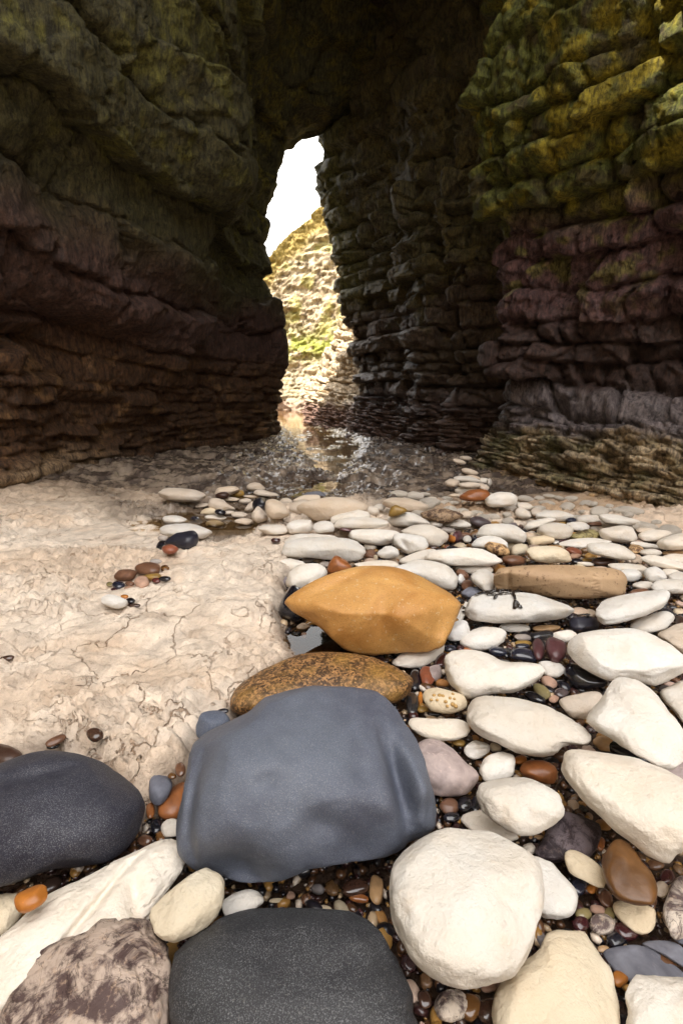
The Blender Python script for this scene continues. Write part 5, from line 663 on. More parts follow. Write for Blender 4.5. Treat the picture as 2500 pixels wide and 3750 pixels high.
('flat pale stone in the shallow pool behind the slab cluster','stone','chalk',(0.7, 0.6, 0.5),[-0.6663, 2.9973, -0.0298],[0.0532, 0.0374, 0.0168],[[0.974, 0.211, 0.083], [-0.213, 0.977, 0.017], [-0.077, -0.035, 0.996]],None,None,31),
('flat pale stone right of the oval stones in the left cluster','stone','chalk',(0.7, 0.6, 0.5),[-0.5984, 2.8274, -0.0288],[0.0572, 0.04, 0.018],[[0.979, 0.195, 0.065], [-0.196, 0.98, 0.013], [-0.062, -0.026, 0.998]],None,None,35),
('cream lump behind the small black pebble','stone','chalk',(0.76, 0.66, 0.5),[-0.8707, 3.0519, -0.0234],[0.0519, 0.0345, 0.0242],[[0.995, 0.057, -0.087], [-0.059, 0.998, -0.026], [0.086, 0.031, 0.996]],[0.998, 0.979, 0.953, 0.947, 0.969, 1.022, 1.104, 1.147, 1.113, 1.049, 0.992, 0.955, 0.936, 0.946, 0.977, 1.033, 1.121, 1.192, 1.148, 1.055, 0.991, 0.957, 0.958, 0.963, 0.978, 0.996, 1.028, 1.096, 1.162, 1.131, 1.065, 1.022, 19.96, -0.65, 40.08],None,32),
('thin pale disc stone behind the left cluster','stone','chalk',(0.7, 0.6, 0.5),[-0.6789, 3.5264, -0.0315],[0.0613, 0.0375, 0.015],[[0.993, 0.108, 0.05], [-0.109, 0.994, 0.009], [-0.049, -0.015, 0.999]],None,None,30),
('very thin pale stone under the brown pair','stone','chalk',(0.7, 0.6, 0.5),[-0.818, 3.4437, -0.0279],[0.0621, 0.0327, 0.0115],[[0.995, 0.089, 0.033], [-0.089, 0.996, 0.008], [-0.032, -0.011, 0.999]],None,None,31),
('small pale stone beside the pool left of the reflection','stone','chalk',(0.7, 0.6, 0.5),[-0.6995, 3.3899, -0.0293],[0.0462, 0.0357, 0.0179],[[0.975, 0.224, -0.0], [-0.224, 0.975, -0.0], [0.0, 0.0, 1.0]],None,None,24),
('half sunk pale stone left of the wedge shaped stone','stone','chalk',(0.7, 0.6, 0.5),[-0.9606, 3.2044, -0.0182],[0.0487, 0.0336, 0.0134],[[0.981, 0.144, -0.129], [-0.151, 0.988, -0.041], [0.122, 0.06, 0.991]],None,None,26),
('small pale stone between the ovals of the left cluster','stone','chalk',(0.7, 0.6, 0.5),[-0.7462, 3.0613, -0.0331],[0.0418, 0.027, 0.0135],[[0.992, 0.127, 0.0], [-0.127, 0.992, 0.0], [-0.0, -0.0, 1.0]],None,None,24),
('shiny black stone at the left end of the pear shaped stone','pebble','wet',(0.012, 0.012, 0.018),[-0.8735, 2.2228, 0.017],[0.0298, 0.0507, 0.0179],[[0.839, -0.468, -0.277], [0.452, 0.883, -0.125], [0.304, -0.02, 0.953]],[1.058, 1.076, 1.075, 1.08, 1.076, 1.052, 1.034, 1.033, 1.05, 1.095, 1.109, 1.052, 0.989, 0.948, 0.945, 0.973, 1.035, 1.116, 1.156, 1.092, 1.023, 0.98, 0.967, 0.979, 0.998, 1.007, 1.012, 1.018, 1.028, 1.061, 1.087, 1.069, 34.44, -2.96, 43.24],None,29),
('red-brown pebble in front of the pear shaped dark stone','pebble','wetm',(0.27, 0.09, 0.05),[-0.8023, 2.1271, 0.0288],[0.0447, 0.0328, 0.0213],[[0.629, 0.778, 0.0], [-0.778, 0.629, 0.0], [-0.0, -0.0, 1.0]],None,None,34),
('small grey-pink pebble behind the shiny black stone','pebble','matte',(0.36, 0.33, 0.31),[-0.8947, 2.2912, 0.0311],[0.0277, 0.021, 0.0126],[[0.83, 0.558, 0.0], [-0.558, 0.83, 0.0], [-0.0, -0.0, 1.0]],None,None,20),
('small dark pebble right of the red-brown pebble by the pear stone','pebble','wet',(0.022, 0.025, 0.045),[-0.7675, 2.1836, 0.0073],[0.0178, 0.0139, 0.0083],[[0.79, 0.612, -0.0], [-0.612, 0.79, -0.0], [0.0, 0.0, 1.0]],None,None,14),
('single dark maroon pebble on the slab edge left of the large long white stone','pebble','wet',(0.05, 0.014, 0.016),[-0.3345, 2.3201, 0.0109],[0.0243, 0.0207, 0.0124],[[0.965, 0.263, 0.0], [-0.263, 0.965, 0.0], [-0.0, -0.0, 1.0]],None,None,19),
('upper left brown pebble of the pebble cluster on the slab','pebble','matte',(0.17, 0.085, 0.05),[-0.8829, 1.8327, 0.0186],[0.0482, 0.0351, 0.0211],[[0.937, 0.347, -0.044], [-0.348, 0.937, -0.021], [0.033, 0.035, 0.999]],None,None,46),
('largest brown pebble at the back of the cluster on the slab','pebble','wetm',(0.17, 0.085, 0.05),[-0.8114, 1.8919, 0.0204],[0.0571, 0.0386, 0.0232],[[0.911, 0.41, 0.035], [-0.411, 0.911, 0.015], [-0.026, -0.028, 0.999]],None,None,51),
('mustard yellow flat pebble in the cluster on the slab','pebble','wetm',(0.32, 0.2, 0.05),[-0.7729, 1.8266, 0.011],[0.0381, 0.0205, 0.0123],[[0.998, 0.003, -0.055], [-0.004, 1.0, -0.024], [0.055, 0.024, 0.998]],None,None,36),
('pinkish veined pebble in the cluster on the slab','pebble','matte',(0.42, 0.27, 0.2),[-0.7908, 1.7685, 0.0137],[0.026, 0.0513, 0.0156],[[0.878, -0.479, -0.0], [0.479, 0.878, -0.0], [0.0, -0.0, 1.0]],None,None,34),
('small red pebble in the cluster on the slab','pebble','wet',(0.12, 0.03, 0.025),[-0.7457, 1.7976, 0.0081],[0.0208, 0.0153, 0.0092],[[0.793, 0.609, -0.0], [-0.609, 0.793, -0.0], [0.0, 0.0, 1.0]],None,None,19),
('glossy navy pebble at the front of the cluster on the slab','pebble','wet',(0.022, 0.025, 0.045),[-0.8745, 1.7445, 0.0111],[0.0321, 0.021, 0.0126],[[0.695, 0.719, 0.0], [-0.719, 0.695, 0.0], [-0.0, -0.0, 1.0]],None,None,27),
('pink flat pebble at the front of the cluster on the slab','pebble','wetm',(0.42, 0.27, 0.2),[-0.8174, 1.7199, 0.0073],[0.0235, 0.0138, 0.0083],[[0.98, 0.199, 0.0], [-0.199, 0.98, 0.0], [-0.0, -0.0, 1.0]],None,None,23),
('leftmost dark olive pebble of the cluster on the slab','pebble','wet',(0.24, 0.2, 0.09),[-0.916, 1.7618, 0.0066],[0.0125, 0.0235, 0.0075],[[0.826, -0.564, 0.0], [0.564, 0.826, 0.0], [-0.0, 0.0, 1.0]],None,None,16),
('tiny maroon pebble at the front left of the cluster on the slab','pebble','wet',(0.05, 0.014, 0.016),[-0.8735, 1.708, 0.0059],[0.0176, 0.0111, 0.0067],[[0.667, 0.745, 0.0], [-0.745, 0.667, 0.0], [-0.0, -0.0, 1.0]],None,None,14),
('small brown pebble next to the navy pebble on the slab','pebble','wetm',(0.17, 0.085, 0.05),[-0.8387, 1.7635, 0.0078],[0.0211, 0.0148, 0.0089],[[0.784, 0.621, -0.0], [-0.621, 0.784, -0.0], [0.0, 0.0, 1.0]],None,None,19),
('rightmost black pebble of the cluster on the slab','pebble','wet',(0.012, 0.012, 0.018),[-0.7167, 1.8134, 0.0085],[0.0246, 0.016, 0.0096],[[0.973, 0.229, -0.0], [-0.229, 0.973, -0.0], [0.0, 0.0, 1.0]],None,None,23),
('glossy brown pebble at the right of the cluster on the slab','pebble','wet',(0.15, 0.07, 0.022),[-0.7577, 1.9283, 0.0093],[0.0177, 0.0278, 0.0106],[[0.853, -0.522, 0.0], [0.522, 0.853, 0.0], [-0.0, 0.0, 1.0]],None,None,20),
('grey pebble at the very back of the cluster on the slab','pebble','matte',(0.36, 0.33, 0.31),[-0.828, 2.0117, 0.0095],[0.0272, 0.018, 0.0108],[[0.967, 0.254, -0.0], [-0.254, 0.967, -0.0], [0.0, 0.0, 1.0]],None,None,23),
('lone white oval pebble in front of the pebble cluster on the slab','pebble','chalk',(0.82, 0.795, 0.755),[-0.8163, 1.5859, 0.0146],[0.0509, 0.0273, 0.0164],[[0.912, 0.405, 0.064], [-0.408, 0.913, 0.032], [-0.046, -0.055, 0.997]],None,None,49),
('black pebble right of the lone white oval on the slab','pebble','wet',(0.012, 0.012, 0.018),[-0.7674, 1.6069, 0.0073],[0.0205, 0.0139, 0.0083],[[0.722, 0.692, -0.0], [-0.692, 0.722, -0.0], [0.0, 0.0, 1.0]],None,None,19),
('tiny amber pebble behind the lone white oval on the slab','pebble','wet',(0.45, 0.17, 0.03),[-0.8081, 1.6484, 0.0055],[0.0151, 0.0104, 0.0063],[[0.873, 0.488, -0.0], [-0.488, 0.873, -0.0], [0.0, 0.0, 1.0]],None,None,15),
('dark flat pebble right of the lone white oval on the slab','pebble','wet',(0.06, 0.03, 0.02),[-0.7402, 1.5712, 0.0054],[0.0229, 0.0102, 0.0061],[[0.996, 0.089, 0.0], [-0.089, 0.996, 0.0], [-0.0, -0.0, 1.0]],None,None,24),
('dark wet pebble in a hollow of the slab at the left edge','pebble','wet',(0.06, 0.03, 0.02),[-0.9598, 1.2255, 0.0056],[0.0187, 0.0106, 0.0064],[[0.997, -0.072, -0.018], [0.071, 0.997, -0.015], [0.019, 0.013, 1.0]],None,None,28),
('dark rough pebble in the crack of the slab above the blue-black boulder','pebble','wet',(0.06, 0.03, 0.02),[-0.548, 0.907, 0.0085],[0.0214, 0.0138, 0.0096],[[0.791, 0.612, 0.0], [-0.612, 0.791, 0.0], [0.0, 0.0, 1.0]],None,None,37),
('upper of two brown pebbles behind the blue-black boulder','pebble','wetm',(0.17, 0.085, 0.05),[-0.6302, 0.8971, 0.0009],[0.0195, 0.012, 0.006],[[0.683, -0.731, 0.0], [0.731, 0.683, 0.0], [0.0, 0.0, 1.0]],None,None,42),
('lower darker of two pebbles behind the blue-black boulder','pebble','wet',(0.012, 0.012, 0.018),[-0.6398, 0.9013, -0.0171],[0.0136, 0.0075, 0.0038],[[0.981, -0.193, 0.0], [0.193, 0.981, 0.0], [0.0, 0.0, 1.0]],None,None,27),
('plump cream stone right of the orange wet rock','stone','chalk',(0.78, 0.73, 0.665),[1.0074, 2.9485, 0.0831],[0.1012, 0.0698, 0.0489],[[0.984, -0.172, -0.035], [0.172, 0.985, 0.012], [0.032, -0.017, 0.999]],[1.037, 1.039, 1.022, 0.997, 0.98, 0.981, 0.989, 1.002, 1.019, 1.037, 1.037, 1.033, 1.024, 0.992, 0.968, 0.969, 0.984, 0.995, 1.007, 1.023, 1.053, 1.064, 1.029, 1.001, 0.99, 0.989, 0.98, 0.976, 0.984, 0.989, 0.995, 1.016, 10.61, -1.02, 19.82],'plumpg',65),
('orange pitted wet rock at the foot of the right wall','stone','wetm',(0.3, 0.11, 0.035),[0.9226, 3.2007, 0.0533],[0.105, 0.0621, 0.0372],[[0.99, -0.126, -0.068], [0.127, 0.992, 0.019], [0.065, -0.027, 0.998]],[0.993, 0.996, 1.004, 1.013, 1.012, 1.005, 1.01, 1.034, 1.062, 1.066, 1.033, 0.987, 0.948, 0.93, 0.942, 0.976, 1.033, 1.078, 1.102, 1.091, 1.048, 0.994, 0.954, 0.942, 0.951, 0.973, 1.008, 1.056, 1.099, 1.066, 1.011, 0.99, 10.27, -2.08, 25.52],'orock',59),
('tiny white stone in front of the orange wet rock','stone','chalk',(0.8, 0.755, 0.69),[0.9421, 3.1897, 0.0089],[0.0371, 0.0252, 0.0101],[[0.977, -0.214, -0.0], [0.214, 0.977, 0.0], [0.0, -0.0, 1.0]],None,None,20),
('pale flat stone right behind the plump cream stone','stone','chalk',(0.78, 0.73, 0.665),[1.19, 3.0244, 0.0194],[0.054, 0.0427, 0.0214],[[0.834, -0.538, 0.125], [0.547, 0.836, -0.052], [-0.077, 0.112, 0.991]],None,None,30),
('pale oval stone below the plump cream stone','stone','chalk',(0.78, 0.73, 0.665),[1.0809, 2.9695, 0.0143],[0.0448, 0.0325, 0.0163],[[0.939, -0.345, -0.0], [0.345, 0.939, 0.0], [0.0, -0.0, 1.0]],None,None,26),
('pale stone in front of the plump cream stone','stone','chalk',(0.78, 0.73, 0.665),[1.0718, 2.7373, 0.0456],[0.0483, 0.0483, 0.029],[[0.948, 0.105, 0.302], [-0.067, 0.989, -0.134], [-0.312, 0.106, 0.944]],[1.069, 1.024, 0.999, 0.987, 0.984, 1.004, 1.053, 1.099, 1.106, 1.085, 1.044, 0.994, 0.954, 0.948, 0.949, 0.955, 0.977, 1.015, 1.072, 1.123, 1.123, 1.094, 1.072, 1.046, 1.005, 0.955, 0.931, 0.943, 0.985, 1.056, 1.129, 1.122, 22.1, 3.9, 31.51],None,37),
('broad pale stone left of the blue-black pebble at the wall','stone','chalk',(0.78, 0.73, 0.665),[1.2559, 2.7253, 0.033],[0.1246, 0.0526, 0.0316],[[0.998, -0.07, -0.008], [0.07, 0.998, 0.004], [0.008, -0.004, 1.0]],[1.002, 0.988, 0.98, 0.985, 1.003, 1.013, 1.017, 1.012, 1.017, 1.024, 1.021, 1.01, 0.99, 0.966, 0.954, 0.964, 0.989, 1.016, 1.057, 1.099, 1.074, 1.014, 0.962, 0.931, 0.927, 0.936, 0.954, 0.988, 1.044, 1.061, 1.026, 1.011, 9.15, -2.45, 29.66],None,79),
('white finger stone sloping in front of the broad pale stone','stone','chalk',(0.8, 0.755, 0.69),[1.1388, 2.6648, 0.005],[0.1001, 0.0416, 0.0208],[[0.954, -0.209, -0.215], [0.231, 0.969, 0.084], [0.191, -0.13, 0.973]],[1.078, 1.109, 1.086, 1.058, 1.041, 1.018, 0.976, 0.937, 0.922, 0.935, 0.974, 1.03, 1.1, 1.088, 1.012, 0.968, 0.951, 0.959, 0.969, 0.978, 0.999, 1.033, 1.082, 1.085, 1.024, 0.982, 0.959, 0.935, 0.916, 0.907, 0.931, 0.994, 15.57, -10.77, 38.91],None,61),
('blue-black pebble at the foot of the right wall','pebble','wetm',(0.022, 0.025, 0.045),[1.3341, 2.6791, 0.0187],[0.0337, 0.0243, 0.0158],[[0.774, -0.634, 0.0], [0.634, 0.774, -0.0], [-0.0, 0.0, 1.0]],None,None,21),
('pale stone right of the blue-black pebble by the wall','stone','chalk',(0.78, 0.73, 0.665),[1.4527, 2.7083, 0.02],[0.0807, 0.0452, 0.0226],[[0.97, -0.24, -0.03], [0.24, 0.971, 0.016], [0.025, -0.022, 0.999]],[1.021, 1.012, 1.003, 1.02, 1.063, 1.077, 1.034, 0.987, 0.976, 0.994, 1.028, 1.041, 1.007, 0.964, 0.949, 0.962, 0.986, 1.006, 1.03, 1.058, 1.069, 1.05, 1.024, 1.002, 0.99, 0.985, 0.993, 1.011, 1.037, 1.077, 1.082, 1.052, 15.41, -4.06, 39.14],None,50),
('long white stone lying nearest the foot of the right wall','stone','chalk',(0.8, 0.755, 0.69),[1.5476, 2.5793, 0.0488],[0.114, 0.0572, 0.0286],[[0.993, 0.009, 0.115], [-0.001, 0.997, -0.072], [-0.115, 0.071, 0.991]],[1.058, 1.075, 1.08, 1.057, 0.964, 0.883, 0.852, 0.866, 0.915, 0.994, 1.062, 1.082, 1.045, 0.998, 0.963, 0.944, 0.933, 0.926, 0.939, 0.978, 1.045, 1.114, 1.086, 1.015, 0.974, 0.948, 0.926, 0.92, 0.939, 0.97, 1.001, 1.032, 9.88, 0.68, 31.9],None,79),
('flat round white stone in front of the white finger stone','stone','chalk',(0.8, 0.755, 0.69),[1.1533, 2.4769, 0.0165],[0.1047, 0.0749, 0.0412],[[0.93, -0.364, 0.047], [0.366, 0.93, -0.022], [-0.036, 0.038, 0.999]],[0.969, 0.97, 0.973, 0.982, 0.998, 1.017, 1.019, 1.02, 1.014, 1.003, 0.993, 0.973, 0.952, 0.941, 0.947, 0.971, 1.01, 1.055, 1.04, 0.974, 0.958, 0.969, 0.976, 0.968, 0.965, 0.979, 1.007, 1.028, 1.028, 1.006, 0.976, 0.965, 11.11, -0.66, 21.91],None,73),
('pale stone right of the flat round white stone','stone','chalk',(0.78, 0.73, 0.665),[1.3569, 2.6376, -0.0071],[0.0714, 0.0483, 0.0242],[[0.959, -0.275, 0.073], [0.278, 0.96, -0.039], [-0.059, 0.057, 0.997]],None,None,47),
('greenish marbled stone among the white stones at the right','stone','mott',(0.24, 0.2, 0.09),[1.3099, 2.4483, 0.0009],[0.0932, 0.0463, 0.0231],[[0.974, -0.218, -0.062], [0.22, 0.975, 0.033], [0.054, -0.046, 0.998]],[1.05, 1.041, 1.001, 0.962, 0.95, 0.949, 0.97, 1.011, 1.066, 1.094, 1.069, 1.016, 0.964, 0.922, 0.911, 0.93, 0.98, 1.043, 1.125, 1.17, 1.115, 1.037, 0.973, 0.944, 0.947, 0.965, 0.988, 1.007, 1.032, 1.042, 1.036, 1.041, 14.06, -5.59, 36.68],None,62),
('wide cream stone below the long white stone by the wall','stone','chalk',(0.78, 0.73, 0.665),[1.4664, 2.4146, 0.0159],[0.1069, 0.0676, 0.0406],[[0.974, -0.222, 0.047], [0.224, 0.974, -0.029], [-0.039, 0.039, 0.998]],[0.97, 0.958, 0.953, 0.96, 0.99, 1.033, 1.067, 1.053, 1.026, 1.003, 0.97, 0.928, 0.908, 0.922, 0.981, 1.044, 1.052, 1.03, 1.016, 1.018, 1.022, 1.001, 0.971, 0.958, 0.964, 0.983, 1.003, 1.012, 1.017, 1.024, 1.013, 0.988, 11.18, -0.97, 22.71],None,78),
('pale oval stone right of the wide cream stone','stone','chalk',(0.78, 0.73, 0.665),[1.6882, 2.4633, -0.0072],[0.0996, 0.0531, 0.0292],[[0.933, -0.356, -0.054], [0.358, 0.933, 0.036], [0.037, -0.053, 0.998]],[1.008, 1.009, 1.006, 1.016, 1.037, 1.038, 1.021, 0.998, 0.991, 0.997, 1.013, 1.026, 1.024, 1.007, 0.995, 1.004, 1.032, 1.043, 1.024, 1.011, 1.016, 1.042, 1.059, 1.039, 1.01, 1.002, 1.012, 1.024, 1.024, 1.014, 1.008, 1.008, 14.75, -4.19, 29.14],None,63),
('pale stone behind the oval stone near the right edge','stone','chalk',(0.7, 0.6, 0.5),[1.6681, 2.5167, 0.0068],[0.0578, 0.0297, 0.0148],[[0.979, -0.203, 0.0], [0.203, 0.979, -0.0], [-0.0, 0.0, 1.0]],None,None,38),
('cream boulder cut by the right edge near the wall','stone','chalk',(0.78, 0.73, 0.665),[1.6589, 2.2544, 0.0233],[0.113, 0.0628, 0.0377],[[0.897, -0.441, -0.036], [0.442, 0.896, 0.026], [0.021, -0.04, 0.999]],[1.022, 1.0, 0.979, 0.971, 0.973, 0.991, 1.019, 1.046, 1.047, 1.026, 1.013, 1.006, 0.985, 0.961, 0.954, 0.965, 0.986, 0.999, 0.99, 0.986, 1.002, 1.04, 1.051, 1.014, 0.961, 0.936, 0.94, 0.978, 1.02, 1.074, 1.088, 1.049, 13.55, -2.74, 22.78],None,77),
('angular bright white stone in the middle of the right field','stone','chalk',(0.82, 0.795, 0.755),[0.8181, 2.3249, 0.0503],[0.1285, 0.0627, 0.0439],[[0.994, 0.033, 0.106], [-0.029, 0.999, -0.039], [-0.107, 0.036, 0.994]],[0.935, 0.918, 0.91, 0.918, 0.96, 1.028, 1.078, 1.067, 1.037, 1.002, 0.963, 0.929, 0.913, 0.918, 0.937, 0.964, 0.991, 1.036, 1.116, 1.203, 1.033, 0.795, 0.766, 0.782, 0.823, 0.893, 0.972, 1.085, 1.106, 1.031, 0.979, 0.954, 8.13, 0.49, 21.84],'ang',99),
('white stone above the brown mottled stone in the right field','stone','chalk',(0.82, 0.795, 0.755),[0.7382, 2.255, 0.0173],[0.0864, 0.0514, 0.0308],[[0.996, -0.079, 0.041], [0.08, 0.997, -0.014], [-0.039, 0.017, 0.999]],[1.004, 0.977, 0.959, 0.953, 0.952, 0.977, 1.016, 1.062, 1.088, 1.078, 1.032, 0.981, 0.935, 0.912, 0.926, 0.956, 1.009, 1.075, 1.156, 1.175, 1.089, 0.992, 0.933, 0.917, 0.924, 0.934, 0.963, 1.01, 1.079, 1.11, 1.071, 1.031, 12.21, -0.85, 29.9],None,68),
('tan and black mottled stone in the right field','stone','mott',(0.45, 0.29, 0.15),[0.7452, 2.1681, 0.0173],[0.0583, 0.0429, 0.0279],[[0.952, 0.171, 0.252], [-0.15, 0.984, -0.1], [-0.265, 0.057, 0.963]],[1.018, 0.994, 0.982, 0.986, 1.017, 1.038, 1.033, 1.022, 1.007, 0.988, 0.98, 0.988, 1.006, 1.022, 1.041, 1.053, 1.062, 1.058, 1.03, 1.006, 1.001, 1.009, 1.016, 1.022, 1.014, 0.997, 0.979, 0.981, 1.008, 1.057, 1.078, 1.053, 18.33, 3.78, 32.8],'tanm',51),
('cream egg stone right of the tan mottled stone','stone','chalk',(0.76, 0.66, 0.5),[0.8558, 2.1853, 0.0049],[0.0535, 0.0359, 0.027],[[0.798, -0.551, -0.246], [0.584, 0.807, 0.084], [0.152, -0.211, 0.966]],[0.979, 1.018, 1.041, 1.033, 1.008, 0.985, 0.973, 0.977, 0.984, 0.996, 1.024, 1.061, 1.071, 1.019, 0.958, 0.927, 0.929, 0.958, 1.014, 1.046, 1.025, 0.998, 0.991, 0.988, 0.981, 0.983, 1.01, 1.054, 1.069, 1.026, 0.979, 0.965, 25.39, -5.08, 32.27],None,41),
('tan-cream long stone behind the cream egg stone','stone','chalk',(0.76, 0.66, 0.5),[1.047, 2.4072, -0.0175],[0.0793, 0.0421, 0.0253],[[0.982, -0.18, -0.054], [0.181, 0.983, 0.023], [0.049, -0.032, 0.998]],[1.077, 1.073, 1.062, 1.053, 1.033, 0.998, 0.968, 0.959, 0.971, 0.992, 1.02, 1.054, 1.09, 1.072, 1.013, 0.979, 0.961, 0.959, 0.961, 0.98, 1.014, 1.061, 1.118, 1.084, 0.999, 0.948, 0.92, 0.909, 0.92, 0.963, 1.031, 1.075, 14.95, -4.31, 35.58],None,56),
('red-brown stone behind the left end of the tan cylinder boulder','stone','wetm',(0.17, 0.085, 0.05),[0.7941, 2.0825, -0.0103],[0.0537, 0.0344, 0.0224],[[0.982, -0.187, -0.0], [0.187, 0.982, 0.0], [0.0, -0.0, 1.0]],None,None,45),
('big cream stone with yellow specks behind the tan cylinder boulder','stone','chalk',(0.76, 0.66, 0.5),[0.9413, 2.061, 0.0239],[0.106, 0.0586, 0.0381],[[0.998, -0.032, 0.061], [0.034, 0.999, -0.029], [-0.06, 0.031, 0.998]],[0.977, 0.959, 0.951, 0.958, 0.975, 0.992, 1.02, 1.046, 1.034, 1.014, 0.988, 0.97, 0.963, 0.964, 0.965, 0.972, 0.985, 0.998, 1.022, 1.067, 1.095, 1.038, 0.944, 0.904, 0.9, 0.904, 0.916, 0.946, 1.022, 1.078, 1.039, 1.001, 10.2, -0.75, 24.43],'bigc',92),
('flat cream slab stone behind the spear shaped white stone','stone','chalk',(0.78, 0.73, 0.665),[1.2747, 2.3789, -0.0209],[0.1382, 0.0525, 0.021],[[0.991, -0.124, -0.041], [0.125, 0.992, 0.021], [0.038, -0.026, 0.999]],[1.076, 1.088, 1.057, 1.026, 1.002, 0.989, 0.996, 1.004, 1.007, 1.015, 1.013, 0.988, 0.962, 0.952, 0.974, 1.031, 1.084, 1.084, 1.044, 1.012, 0.987, 0.98, 1.005, 1.024, 1.01, 0.998, 0.989, 0.974, 0.966, 0.968, 0.985, 1.028, 9.66, -6.0, 37.13],None,95),
('spear shaped white stone pointing right','stone','chalk',(0.82, 0.795, 0.755),[1.2471, 2.0908, 0.031],[0.1203, 0.0678, 0.0305],[[0.987, 0.078, 0.14], [-0.066, 0.994, -0.088], [-0.146, 0.078, 0.986]],[0.984, 0.932, 0.906, 0.899, 0.914, 0.962, 1.026, 1.08, 1.081, 1.003, 0.923, 0.885, 0.887, 0.921, 0.959, 0.993, 1.02, 1.037, 1.055, 1.079, 1.086, 0.971, 0.866, 0.854, 0.874, 0.903, 0.943, 0.982, 1.043, 1.061, 1.044, 1.025, 9.12, 1.18, 27.84],'spear',105),
('terracotta stone left of the spear shaped stone','pebble','wetm',(0.27, 0.09, 0.05),[1.1412, 2.228, -0.0177],[0.0402, 0.0333, 0.0183],[[0.948, -0.254, 0.192], [0.278, 0.955, -0.106], [-0.156, 0.154, 0.976]],None,None,34),
('pink pebble in front of the terracotta stone','pebble','matte',(0.42, 0.27, 0.2),[1.1276, 2.1826, -0.0249],[0.0312, 0.0209, 0.0115],[[0.898, -0.44, 0.0], [0.44, 0.898, -0.0], [-0.0, 0.0, 1.0]],None,None,23),
('black glossy pebble behind the tan cylinder boulder','pebble','wet',(0.012, 0.012, 0.018),[1.1002, 2.1113, -0.0243],[0.0328, 0.022, 0.0121],[[0.884, -0.468, 0.0], [0.468, 0.884, -0.0], [-0.0, 0.0, 1.0]],None,None,25),
('mustard brown pebble behind the tan cylinder boulder','pebble','wetm',(0.32, 0.2, 0.05),[1.1574, 2.131, -0.0274],[0.0304, 0.0156, 0.0086],[[0.988, -0.154, -0.0], [0.154, 0.988, 0.0], [0.0, -0.0, 1.0]],None,None,24),
('dark brown oval stone behind the right end of the tan cylinder boulder','stone','wetm',(0.06, 0.03, 0.02),[1.2157, 2.0908, -0.0188],[0.0596, 0.0335, 0.0184],[[0.974, -0.227, 0.0], [0.227, 0.974, -0.0], [-0.0, 0.0, 1.0]],None,None,47),
('tan mottled stone at the tip of the spear shaped stone','stone','mott',(0.45, 0.29, 0.15),[1.4677, 2.2645, -0.0177],[0.059, 0.0348, 0.0191],[[0.671, -0.731, 0.124], [0.741, 0.666, -0.084], [-0.021, 0.148, 0.989]],None,None,35),
('small brown pebble left of the cream egg stone','pebble','wet',(0.17, 0.085, 0.05),[0.8789, 2.3516, -0.0285],[0.0134, 0.0246, 0.0073],[[0.901, 0.433, 0.0], [-0.433, 0.901, -0.0], [-0.0, -0.0, 1.0]],None,None,12),
('maroon pebble left of the white finger stone','pebble','wet',(0.05, 0.014, 0.016),[1.0518, 2.6956, -0.0239],[0.0167, 0.0373, 0.0092],[[0.914, 0.405, -0.0], [-0.405, 0.914, 0.0], [0.0, 0.0, 1.0]],None,None,13),
('flat ochre pebble at the foot of the broad pale stone','pebble','wetm',(0.32, 0.2, 0.05),[1.2922, 2.6908, -0.0006],[0.0232, 0.0122, 0.0067],[[0.991, -0.135, 0.0], [0.135, 0.991, -0.0], [-0.0, 0.0, 1.0]],None,None,14),
('tan pebble against the broad pale stone','pebble','wetm',(0.45, 0.29, 0.15),[1.2904, 2.7091, 0.0147],[0.0305, 0.0191, 0.0105],[[0.971, -0.239, -0.0], [0.239, 0.971, 0.0], [0.0, -0.0, 1.0]],None,None,19),
('dark brown stone half hidden under the long stone nearest the wall','stone','wetm',(0.17, 0.085, 0.05),[1.4646, 2.6262, 0.0109],[0.0601, 0.0226, 0.0124],[[0.998, -0.065, -0.0], [0.065, 0.998, 0.0], [0.0, -0.0, 1.0]],None,None,39),
('purple-brown pebble under the flat round white stone','pebble','wet',(0.11, 0.045, 0.05),[1.1699, 2.4365, -0.0262],[0.0342, 0.0182, 0.01],[[0.989, -0.145, -0.0], [0.145, 0.989, 0.0], [0.0, -0.0, 1.0]],None,None,24),
('small white pebble left of the flat cream slab stone','pebble','chalk',(0.82, 0.795, 0.755),[1.137, 2.4203, -0.0279],[0.0147, 0.0388, 0.0081],[[0.893, 0.45, 0.0], [-0.45, 0.893, -0.0], [-0.0, -0.0, 1.0]],None,None,14),
('tan bar of stone at the right edge','stone','wetm',(0.45, 0.29, 0.15),[1.6356, 2.2329, -0.0253],[0.0593, 0.0197, 0.0108],[[0.991, -0.131, -0.036], [0.132, 0.991, 0.026], [0.032, -0.03, 0.999]],None,None,42),
('white oval stone left of the tan bar at the right edge','stone','chalk',(0.78, 0.73, 0.665),[1.5159, 2.2187, -0.0203],[0.0577, 0.0303, 0.0167],[[0.975, -0.224, -0.0], [0.224, 0.975, 0.0], [0.0, -0.0, 1.0]],None,None,43),
('brown flat stone at the right of the tan cylinder boulder','stone','wetm',(0.17, 0.085, 0.05),[1.1914, 1.7708, -0.0273],[0.045, 0.0155, 0.0085],[[0.98, -0.194, -0.044], [0.196, 0.98, 0.029], [0.037, -0.037, 0.999]],None,None,38),
('pale round stone near the right edge above the stacked white stones','stone','chalk',(0.78, 0.73, 0.665),[1.4323, 1.9504, -0.0205],[0.0463, 0.0297, 0.0164],[[0.938, -0.344, 0.05], [0.346, 0.937, -0.038], [-0.034, 0.053, 0.998]],None,None,40),
